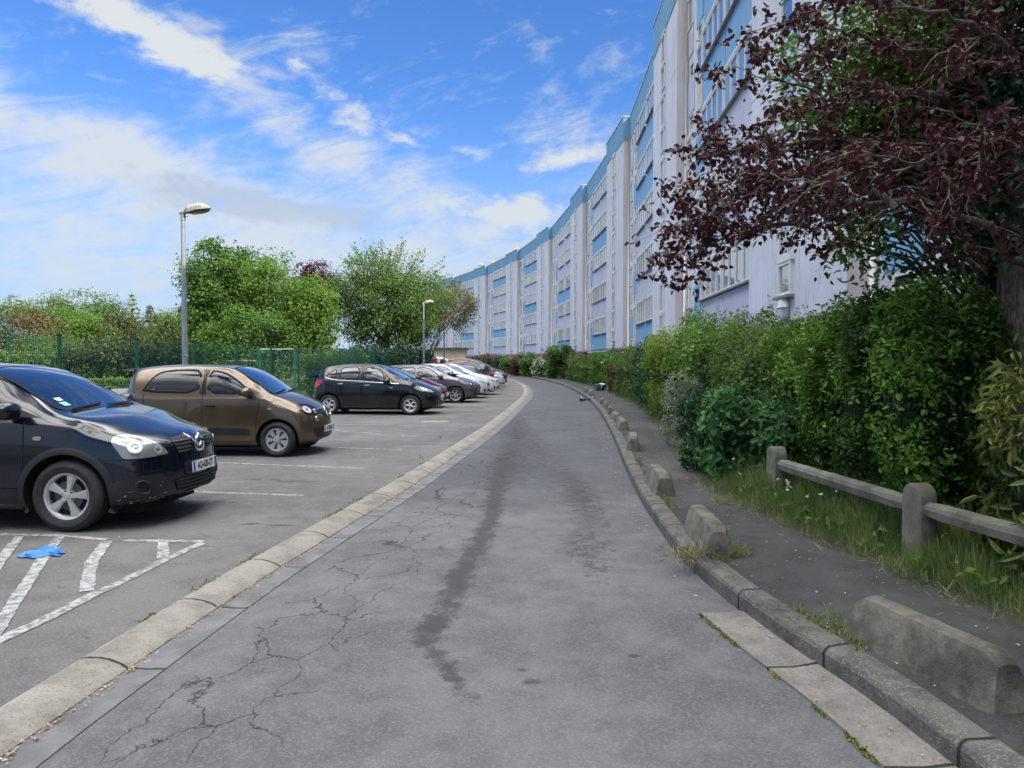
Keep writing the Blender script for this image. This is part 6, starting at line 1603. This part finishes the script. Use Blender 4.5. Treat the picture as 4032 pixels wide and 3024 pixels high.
conifer('grey blue cedar with flat layers at the left edge', -60, 58, 6.3, 4.4, 'leaf_cedar', 51, .3, 16, 330, True, 1, 'cedar_tree')
# clipped thuja bank behind the sports ground
def hedge(name, label, cat, boxes, mat, size, dens, parent_loc, group=None, shell=.16, lump=.14, flowers=None, tone_top=None, six=False, width=.6, seed=0, core=True, jit=.7, stems=True, z0=.13, droop=.2):
    """boxes: (x, y, rx, ry, h) leafy mounds in world metres; leaves grow on an uneven skin and thin out inwards"""
    root = thing(name, label, cat, (parent_loc[0], parent_loc[1], z0), 0, group); rs = np.random.default_rng(seed + 7)
    P = []; N = []; PI = []; NI = []; sm = MB(); ox, oy = parent_loc[:2]
    for (x, y, rx, ry, h) in boxes:
        cm = MB()
        area = 2 * math.pi * ((rx + ry) / 2) * h * .8 + math.pi * rx * ry; n = int(area * dens)
        d = rs.normal(0, 1, (n, 3)); d /= np.linalg.norm(d, axis=1)[:, None]
        e = .62; sg = np.sign(d); q = sg * np.abs(d) ** e; q /= (np.abs(q) ** 3.2).sum(1)[:, None] ** (1 / 3.2)
        k = np.array([1 + lump * 1.6 * noise.noise(Vector(v * 1.9) + Vector((x, y, seed))) + lump * .9 * noise.noise(Vector(v * 5.5) + Vector((y, x, seed))) for v in q])
        k *= 1 - np.abs(rs.normal(0, shell, n)) * .9
        pt = q * k[:, None] * np.array((rx, ry, h * .52)) + np.array((x - ox, y - oy, h * .49)); keep = pt[:, 2] > .03
        P.append(pt[keep]); N.append((q * .8 + np.array((0, 0, .35)))[keep])
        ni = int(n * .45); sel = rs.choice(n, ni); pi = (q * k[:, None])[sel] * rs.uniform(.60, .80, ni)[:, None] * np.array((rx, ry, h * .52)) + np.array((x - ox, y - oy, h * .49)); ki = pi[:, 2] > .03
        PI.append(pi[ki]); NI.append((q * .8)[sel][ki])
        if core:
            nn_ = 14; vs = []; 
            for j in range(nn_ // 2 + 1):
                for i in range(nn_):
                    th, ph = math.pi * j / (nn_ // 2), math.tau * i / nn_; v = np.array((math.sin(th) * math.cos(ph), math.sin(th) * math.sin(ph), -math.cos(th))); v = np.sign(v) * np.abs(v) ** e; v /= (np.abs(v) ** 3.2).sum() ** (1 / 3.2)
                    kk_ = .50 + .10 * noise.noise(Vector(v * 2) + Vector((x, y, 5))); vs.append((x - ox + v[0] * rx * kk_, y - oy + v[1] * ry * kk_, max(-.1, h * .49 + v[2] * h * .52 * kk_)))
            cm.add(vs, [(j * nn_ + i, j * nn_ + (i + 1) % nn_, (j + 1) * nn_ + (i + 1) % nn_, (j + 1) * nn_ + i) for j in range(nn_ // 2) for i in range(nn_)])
            cm.build('shade_core', M['leaf_core'], root, smooth=True)  # near-black solid core, painted shade for the gaps between the leaves
        if stems:
            for k_ in range(7):
                a = rs.uniform(0, math.tau); sm.tube([(x - ox + .1 * math.cos(a), y - oy + .1 * math.sin(a), 0), (x - ox + rx * .4 * math.cos(a), y - oy + ry * .4 * math.sin(a), h * .4), (x - ox + rx * .75 * math.cos(a), y - oy + ry * .75 * math.sin(a), h * .8)], [.022, .016, .006], 5)
    P = np.concatenate(P); N = np.concatenate(N)
    gap = np.array([noise.noise(Vector(p * 2.6) + Vector((seed * 1.3, 4, 0))) + .5 * noise.noise(Vector(p * 7)) for p in P]); keep = gap + rs.uniform(-.12, .12, len(P)) > -.22
    P = P[keep]; N = N[keep]
    SP = []; SN = []
    for k in range(int(len(boxes) * 16)):
        b_ = P[rs.integers(len(P))]
        if b_[2] < P[:, 2].max() * .45: continue
        dv = rs.normal(0, .35, 3) + np.array((0, 0, .9)); dv /= np.linalg.norm(dv); Ls = rs.uniform(.12, .32); e_ = b_ + dv * Ls
        sm.tube([tuple(b_), tuple(e_)], [.004, .0015], 4)
        for q_ in range(9): SP.append(b_ + dv * Ls * rs.uniform(.2, 1.05) + rs.normal(0, .016, 3)); SN.append(dv * .3 + rs.normal(0, .5, 3))
    if stems and SP: P = np.concatenate([P, np.array(SP)]); N = np.concatenate([N, np.array(SN)])
    T = np.array([.40 + .75 * noise.noise(Vector(p * 1.3) + Vector((seed, 0, 3))) + .5 * noise.noise(Vector(p * 4.5)) for p in P]) + rs.normal(0, .2, len(P))
    PI = np.concatenate(PI); NI = np.concatenate(NI)
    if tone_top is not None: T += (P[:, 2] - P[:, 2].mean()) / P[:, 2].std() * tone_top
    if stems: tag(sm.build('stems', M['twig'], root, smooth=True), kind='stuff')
    P = np.concatenate([P, PI]); N = np.concatenate([N, NI]); T = np.concatenate([T, rs.uniform(0, .22, len(PI))])  # inner leaves toned dark to deepen the painted shade inside
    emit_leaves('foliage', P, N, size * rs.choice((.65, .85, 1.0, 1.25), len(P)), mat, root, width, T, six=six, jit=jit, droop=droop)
    if flowers:
        m = rs.choice(len(P), flowers[0]); tag(emit_leaves('flowers', P[m] + N[m] * .05, N[m], flowers[1], M['flower'], root, .9, None), kind='stuff')
    return root
hedge('thuja_hedge', 'long dark green thuja bank behind the sports ground', 'hedge', [(X(300, 49), 49.5, 1.8, 1.2, 2.7), (X(410, 48), 48.5, 1.9, 1.2, 3.0), (X(520, 48), 48.5, 1.9, 1.2, 2.9), (X(630, 48), 48.5, 1.9, 1.2, 2.9), (X(740, 48), 48.5, 1.8, 1.2, 2.7)], M['leaf_conifer'], .19, 100, (-25, 48.5), seed=1, z0=0)
hedge('low_hedge', 'low bright green hedge strip at the edge of the sports ground', 'hedge', [(X(px, 46), 46.3, 2.0, .5, .55) for px in range(180, 800, 100)], M['leaf_lime'], .14, 110, (-24, 46), seed=2, z0=0, stems=False)
hedge('bush', 'rounded green bush behind the mesh fence, left of the big central tree', 'bush', [(X(1270, 34), 34, 1.0, 1.0, 2.0), (X(1360, 36), 36.5, 1.1, 1.2, 2.2)], M['leaf_mid'], .13, 230, (-8.4, 35), seed=3, z0=0)
hedge('bush', 'dark bush under the big central tree behind the fence', 'bush', [(X(1430, 40), 40, 1.2, 1.2, 2.4), (X(1530, 44), 44, 1.2, 1.2, 2.4), (X(1590, 49), 49, 1.2, 1.4, 2.5), (X(1640, 56), 56, 1.2, 2, 2.5)], M['leaf_dark'], .15, 190, (-8, 44), seed=4, z0=0)
hedge('bush', 'mixed green shrubs at the left edge behind the fence', 'bush', [(X(60, 50), 50, 3, 1.5, 2.3), (X(170, 56), 56, 2, 1.5, 2.2)], M['leaf_mid'], .2, 110, (-34, 52), seed=5, z0=0)

# ---- hedges and shrubs between pavement and building, near to far
HG = 'shrubs between the pavement and the apartment building'
hedge('privet_hedge', 'big glossy green privet hedge behind the concrete rail fence', 'hedge', [(3.86, 6.95, .58, .72, 2.25), (3.98, 7.9, .72, .9, 2.22), (3.95, 9.1, .74, .9, 2.05), (4.7, 8.3, .7, 1.0, 2.25)], M['leaf_privet'], .052, 2200, (4.0, 7.7), HG, .11, .17, seed=6, six=True, width=.55, tone_top=.10, jit=.85)
hedge('elder_bush', 'dark green big leaved elder bush hanging over the pavement', 'bush', [(3.05, 9.9, .62, .95, 1.15), (3.35, 8.95, .42, .6, 1.0)], M['leaf_elder'], .11, 560, (3.1, 9.7), HG, .16, .18, seed=7, six=True, width=.5, jit=.6, droop=.5)
hedge('shrub', 'fresh green shrub with airy top behind the elder bush', 'shrub', [(3.85, 11.0, .85, .9, 2.0), (4.3, 12.3, .9, 1.0, 2.15)], M['leaf_mid'], .06, 1300, (4.0, 11.6), HG, .15, .2, seed=8, tone_top=.12)
hedge('shrub', 'tall light green shrub behind the silver leaved one', 'shrub', [(4.05, 14.0, .95, 1.0, 2.4), (4.3, 16.0, .8, 1.0, 2.35)], M['leaf_privet'], .06, 1100, (4.0, 14.6), HG, .15, .2, seed=9, tone_top=.1)
hedge('dogwood_shrub', 'silvery white variegated shrub beside the pavement', 'shrub', [(3.12, 13.3, .34, .65, 1.25)], M['leaf_silver'], .055, 1500, (3.15, 13.3), HG, .2, .2, seed=10, width=.35)
hedge('shrub', 'tall shrub with yellow lime crown and dark sides', 'shrub', [(4.3, 19.2, .8, 1.5, 2.25)], M['leaf_lime'], .065, 900, (4.35, 18.6), HG, .13, .16, seed=11, tone_top=.22)
hedge('shrub', 'dark green shrub with a few white blossoms behind the lime one', 'shrub', [(4.6, 21.3, .75, 1.1, 2.0), (4.8, 24.2, .8, 1.2, 2.1)], M['leaf_dark'], .075, 600, (4.7, 22.8), HG, .14, .18, (90, .07), seed=12)
hedge('shrub', 'mid green shrub before the dumped carrier', 'shrub', [(5.05, 27.5, .85, 1.3, 2.05), (5.2, 31, .9, 1.3, 2.0)], M['leaf_mid'], .09, 420, (5.1, 29), HG, .14, .18, (70, .08), seed=13)
hedge('shrub', 'small reddish shrub near the dumped white box', 'shrub', [(4.85, 34.2, .42, .5, 1.35)], M['leaf_red'], .09, 420, (4.85, 34.2), HG, .14, .18, seed=14)
hedge('shrub', 'green shrub with white blossoms behind the dumped carrier', 'shrub', [(5.5, 36, .9, 1.4, 1.95), (5.6, 40, .9, 1.6, 1.9)], M['leaf_privet'], .10, 320, (5.5, 38), HG, .14, .18, (130, .10), seed=15)
hedge('shrub', 'long green hedge piece before the tall square bush', 'hedge', [(5.55, 44.5, .95, 1.9, 1.95), (5.3, 49, .95, 2.2, 1.9), (4.9, 54, .9, 2.2, 1.8)], M['leaf_mid'], .11, 250, (5.3, 49), HG, .14, .18, seed=16)
hedge('shrub', 'purple brown shrub beside the tall square bush', 'shrub', [(4.6, 57.5, .5, .8, 1.7)], M['leaf_purple'], .12, 260, (4.6, 57.5), HG, seed=17)
hedge('square_bush', 'tall clipped square dark green bush at the bend', 'bush', [(3.95, 61, 1.25, 1.2, 2.75)], M['leaf_privet'], .13, 330, (3.95, 61), HG, .10, .07, seed=18)
hedge('flowering_bush', 'round bush covered in white blossom at the bend', 'bush', [(2.55, 65.5, .75, .8, 1.5)], M['leaf_privet'], .12, 280, (2.55, 65.5), HG, seed=19, flowers=(700, .13))
for i, (px, d, r_, h, m_, lab) in enumerate([(2090, 70, 1.1, 1.75, 'leaf_privet', 'green bush left of the white blossoming one'), (2068, 76, 1.1, 2.3, 'leaf_mid', 'taller green bush behind, left of the white blossoming one'), (2040, 74, .8, 1.6, 'leaf_purple', 'dark purple bush in the far hedge'), (2008, 78, 1.2, 1.8, 'leaf_privet', 'bright green bush in the far hedge'), (1975, 82, 1.1, 1.8, 'leaf_dark', 'dark green bush in the far hedge'), (1935, 84, 1.3, 2.2, 'leaf_brown', 'brownish bush at the far end of the hedge'), (1895, 90, 1.4, 1.9, 'leaf_dark', 'low dark bush behind the far dark blue car'), (1860, 94, 1.3, 1.7, 'leaf_purple', 'farthest purple bush next to the cream shed')]):
    hedge('shrub', lab, 'shrub', [(X(px, d), d, r_, 1.2, h)], M[m_], .15, 170, (X(px, d), d), HG, seed=30 + i)
hedge('rhododendron', 'leafy yellow green bush with long pointed leaves at the right edge', 'bush', [(3.62, 4.95, .34, .42, 1.42)], M['leaf_rhodo'], .11, 620, (3.58, 4.95), HG, .2, .2, seed=50, six=True, width=.28, jit=.6)

# ---- ivy and ground cover under the hedge
P = []; 
for i in range(9000):
    y = rng.uniform(2.6, 11); x = ge(y) + .75 + rng.random() ** 1.3 * 2.3; P.append((x, y, .15 + abs(rng.gauss(0, .09)) + .10 * noise.noise(Vector((x * 2, y * 2, 0)))))
tag(emit_leaves('ivy', np.array(P), np.tile((-.4, -.3, .8), (len(P), 1)), .075, M['leaf_dark'], width=.85, six=True, jit=.5), 'dark green ivy covering the ground under the hedge', 'ivy', kind='stuff')
# ---- grass strip
P = []; S = []; T = []
def grass_at(x, y, h): P.append((x, y, .13)); S.append(h); T.append(min(1, max(0, .4 + .5 * noise.noise(Vector((x * 3, y * 3, 1))) + rng.uniform(-.3, .3))))
for i in range(17000):
    y = rng.uniform(2.6, 9.5); u = rng.random(); x = ge(y) + .02 + u * 1.0 + .08 * noise.noise(Vector((y * 3, 7, 0))); grass_at(x, y, (.07 + .26 * min(1, u * 1.5)) * (.7 + .6 * abs(noise.noise(Vector((x * 2, y * 2, 5))) + .4)))
for i in range(6000):
    y = rng.uniform(9.5, 60); u = rng.random(); x = ge(y) + .0 + u * .5; grass_at(x, y, .05 + .12 * rng.random())
P = np.array(P); lean_ = np.tile((-.15, -.1, 2.0), (len(P), 1))
tag(emit_leaves('grass', P, nrg.normal(0, 1, (len(P), 3)) * np.array((1, 1, .1)), np.array(S) * 1.15, M['grass'], width=.035, tone=np.array(T), up=lean_[0], jit=.1, cup=.01), 'long uneven grass along the inner edge of the pavement', 'grass', kind='stuff')
P = []
for i in range(1500):
    y = rng.uniform(2.6, 9.5); x = ge(y) + rng.gauss(.12, .13); P.append((x, y, .135 + rng.random() * .03))
for i in range(420):
    a = V(1500, 1200, .13); P.append((a.x + rng.gauss(.04, .12), a.y + rng.gauss(0, .08), .135))
tag(emit_leaves('dry_grass', np.array(P), nrg.normal(0, 1, (len(P), 3)), .12, M['straw'], width=.05, up=(-.2, -.1, .45), jit=.2, cup=.01), 'dry yellow grass stalks at the edge of the pavement', 'dry grass', kind='stuff')
for (sx_, sy_, n_) in [(V(1590, 1198, .13).x, V(1590, 1198, .13).y, 150), (V(1560, 1090, .13).x, 8.0, 100), (2.15, 3.7, 120), (1.92, 4.3, 60)]:
    pp = np.array([(sx_ + rng.gauss(0, .05), sy_ + rng.gauss(0, .05), .128) for _ in range(n_)])
    tag(emit_leaves('grass_tuft', pp, nrg.normal(0, 1, (n_, 3)), .10, M['grass'], width=.07, up=(0, 0, 1.2), jit=.2, cup=.01, tone=nrg.uniform(.5, 1, n_)), None, None, kind='stuff')
for o in bpy.data.objects:
    if o.name.startswith('grass_tuft'): tag(o, 'small tuft of grass growing beside a barrier block', 'grass tuft', 'grass tufts beside the barrier blocks')

P = []; 
for i in range(1100):
    y = rng.uniform(2.8, 9.5); u = rng.random() ** .7; x = ge(y) + .1 + u * 1.0
    if noise.noise(Vector((x * 2.2, y * 2.2, 8))) < -.05: continue
    c_ = (x, y, .14 + rng.random() * .16)
    for k in range(3): P.append((c_[0] + rng.gauss(0, .03), c_[1] + rng.gauss(0, .03), c_[2]))
tag(emit_leaves('broad_leaved_weeds', np.array(P), np.tile((-.3, -.4, .6), (len(P), 1)), .075, M['leaf_mid'], width=.5, six=True, jit=.6), 'broad leaved weeds mixed into the grass strip below the rail fence', 'weeds', kind='stuff')
P = [(ge(y) + rng.uniform(.1, .6), y, .13 + rng.uniform(.12, .4)) for y in [rng.uniform(3.2, 9) for _ in range(26)]]; P = [(x + rng.gauss(0, .008), y + rng.gauss(0, .008), z + rng.gauss(0, .008)) for x, y, z in P for _ in range(5)]
tag(emit_leaves('small_white_flowers', np.array(P), np.tile((0, -.5, 1.), (len(P), 1)), .022, M['flower'], width=.9), 'tiny white daisies and seed heads dotted over the grass strip', 'flowers', kind='stuff')
# ---- purple leaved plum tree reaching in from the right
tr_ = thing('purple_plum_tree', 'purple leaved plum tree reaching over the pavement from the right edge', 'tree', (4.62, 6.5, .13))
O = Vector((4.62, 6.5, .13)); rs = random.Random(12); wood = MB(); tw = MB()
wood.tube([(0, 0, -.05), (.0, 0, .8), (.02, 0, 1.7), (-.02, .05, 2.6), (.05, .1, 3.6), (.1, .2, 5.0)], [.42, .37, .35, .26, .16, .07], 18)
LP = []; 
def at_(px, py, d): return Vector(((px - 2016) / F * d, d, CAM_H + (1415 - py) / F * d)) - O
limbs = [[(-.1, 0, 2.3), at_(3960, 800, 6.4), at_(3600, 640, 6.3), at_(3287, 640, 6.2), at_(2980, 760, 6.1), at_(2820, 860, 6.0)],
         [at_(3600, 640, 6.3), at_(3300, 560, 6.5), at_(3000, 620, 6.6), at_(2860, 600, 6.7)],
         [(0, 0, 2.6), at_(3930, 440, 6.6), at_(3700, 250, 6.5), at_(3420, 190, 6.4), at_(3280, 150, 6.3), at_(3090, 110, 6.2)],
         [at_(3700, 400, 6.4), at_(3450, 380, 6.1), at_(3250, 400, 6.0), at_(3000, 330, 5.9)],
         [(0, 0, 2.2), at_(3980, 1000, 6.0), at_(3700, 830, 5.8), at_(3400, 800, 5.8), at_(3100, 880, 5.8), at_(2940, 930, 5.9), at_(2790, 970, 6.0)],
         [at_(3500, 810, 5.8), at_(3250, 700, 5.7), at_(3000, 740, 5.6), at_(2860, 720, 5.7)],
         [(.05, .1, 3.4), at_(3900, 100, 6.6), at_(3650, -80, 6.4), at_(3400, -120, 6.2), at_(3260, -90, 6.1)],
         [(0, 0, 3.0), at_(3800, 560, 7.4), at_(3500, 500, 7.6), at_(3250, 480, 7.7), at_(3050, 540, 7.7)],
         [(0, 0, 2.9), at_(4000, 300, 5.8), at_(3800, 120, 5.2), at_(3500, 60, 5.0), at_(3320, 20, 5.0)],
         [(0, 0, 2.7), at_(4100, 600, 5.6), at_(3850, 560, 5.0), at_(3600, 640, 4.8), at_(3300, 700, 4.8)]]
def twig(p, d, L, r_, lev):
    pts = [p]; n = 5
    for i in range(n):
        d = (d + Vector((rs.gauss(0, .22), rs.gauss(0, .22), rs.gauss(0, .20) - .03))).normalized(); pts.append(pts[-1] + d * L / n)
    tw.tube(pts, [max(.0016, r_ * (1 - .75 * i / n)) for i in range(n + 1)], 4, cap=False)
    if lev == 0 or L < .3:
        for i in range(1, n + 1):
            if rs.random() < .62:
                for k in range(rs.randint(2, 4)): LP.append(pts[i] + Vector((rs.gauss(0, .028), rs.gauss(0, .028), rs.gauss(0, .028))))
    if lev > 0:
        for i in range(1, n + 1):
            for k in range(2 if lev > 1 else 2):
                if rs.random() < .62:
                    s = rs.choice((-1, 1)); side = Vector((-d.y, d.x, 0)) * s * rs.uniform(.3, 1.2) + Vector((0, 0, rs.uniform(-.75, .6)))
                    twig(pts[i], (d + side).normalized(), L * rs.uniform(.35, .62), r_ * .5, lev - 1)
for li, lm in enumerate(limbs):
    P_ = [Vector(p) for p in lm]; sm_ = []
    for i in range(len(P_) - 1):
        for k in range(5): 
            u = k / 5; q = P_[i].lerp(P_[i + 1], u); sm_.append(q + Vector((rs.gauss(0, .02), rs.gauss(0, .03), rs.gauss(0, .02) + .05 * math.sin(u * math.pi))))
    sm_.append(P_[-1]); n = len(sm_); r0 = .040 if li in (0, 2, 4, 6) else .03
    wood.tube(sm_, [max(.005, r0 * (1 - .85 * i / (n - 1))) for i in range(n)], 8)
    for i in range(4, n):
        d = (sm_[i] - sm_[i - 1]).normalized()
        for k in range(2 if i < n * .5 else 1):
            if rs.random() < .25: continue
            s = rs.choice((-1, 1)); side = Vector((-d.y, d.x, 0)) * s * rs.uniform(.2, 1.0) + Vector((0, 0, rs.uniform(-.8, .7)))
            twig(sm_[i], (d + side).normalized(), rs.uniform(.3, .58), .008, 1)
    twig(P_[-1], (P_[-1] - P_[-2]).normalized(), .45, .006, 1)
wood.build('trunk', M['bark'], tr_, smooth=True); tw.build('twigs', M['twig'], tr_)
LP = np.array([tuple(p) for p in LP]); print('plum leaves', len(LP))
LT = nrg.uniform(0, .75, len(LP)) ** 1.3
emit_leaves('crown', LP, np.tile((0, -.3, .5), (len(LP), 1)), .060, M['leaf_purple'], tr_, .62, LT, six=True, jit=1.0, droop=.5)
# green climber mixed through the plum, and the darker growth on its trunk
gt = thing('green_tree', 'green leaved tree growing among the branches of the purple plum', 'tree', (4.95, 7.6, .13)); O2 = Vector((4.95, 7.6, .13))
gw = MB(); gw.tube([(0, 0, 0), (-.05, 0, 2), (-.2, 0, 4), (-.3, 0, 5.5)], [.14, .12, .08, .03], 10); GP = []; GN = []
for i in range(260):
    px = rng.triangular(2950, 4030, 3650); py = rng.triangular(-150, 1120, 350); d = rng.uniform(6.9, 7.9); c = Vector((X(px, d), d, CAM_H + (1415 - py) / F * d)) - O2
    if px < 3250 and not (150 < py < 620): continue
    gw.tube([(-.1, 0, max(.8, c.z - 1)), tuple(c * .6 + Vector((0, 0, c.z * .35))), tuple(c)], [.02, .012, .004], 4)
    m = rng.randint(22, 60)
    for k in range(m): GP.append((c.x + rng.gauss(0, .16), c.y + rng.gauss(0, .14), c.z + rng.gauss(0, .15))); GN.append((0, -.2, .6))
gw.build('trunk', M['bark'], gt, smooth=True); emit_leaves('crown', np.array(GP), np.array(GN), .075, M['leaf_privet'], gt, .6, nrg.uniform(0, .75, len(GP)), six=True, droop=.5)
iv = []
for i in range(5200):
    z = rng.uniform(1.35, 5.2); a = rng.uniform(0, math.tau); r_ = .37 + abs(rng.gauss(0, .12)) - .04 * max(0, z - 2.5)
    iv.append((4.62 + math.cos(a) * r_, 6.5 + math.sin(a) * r_, z + .13)) if z > 2.3 + .5 * rng.random() else None
for i in range(5000):
    iv.append((4.75 + rng.gauss(0, .5), 7.0 + rng.gauss(0, .5), rng.uniform(2.5, 5.5)))
iv = np.array(iv); oiv = emit_leaves('ivy_on_trunk', iv, iv - np.array((4.62, 6.5, 3)) , .075, M['leaf_dark'], None, .8, None, six=True)
tag(oiv, 'dark ivy mass wrapped round the trunk at the right edge', 'ivy', kind='stuff')
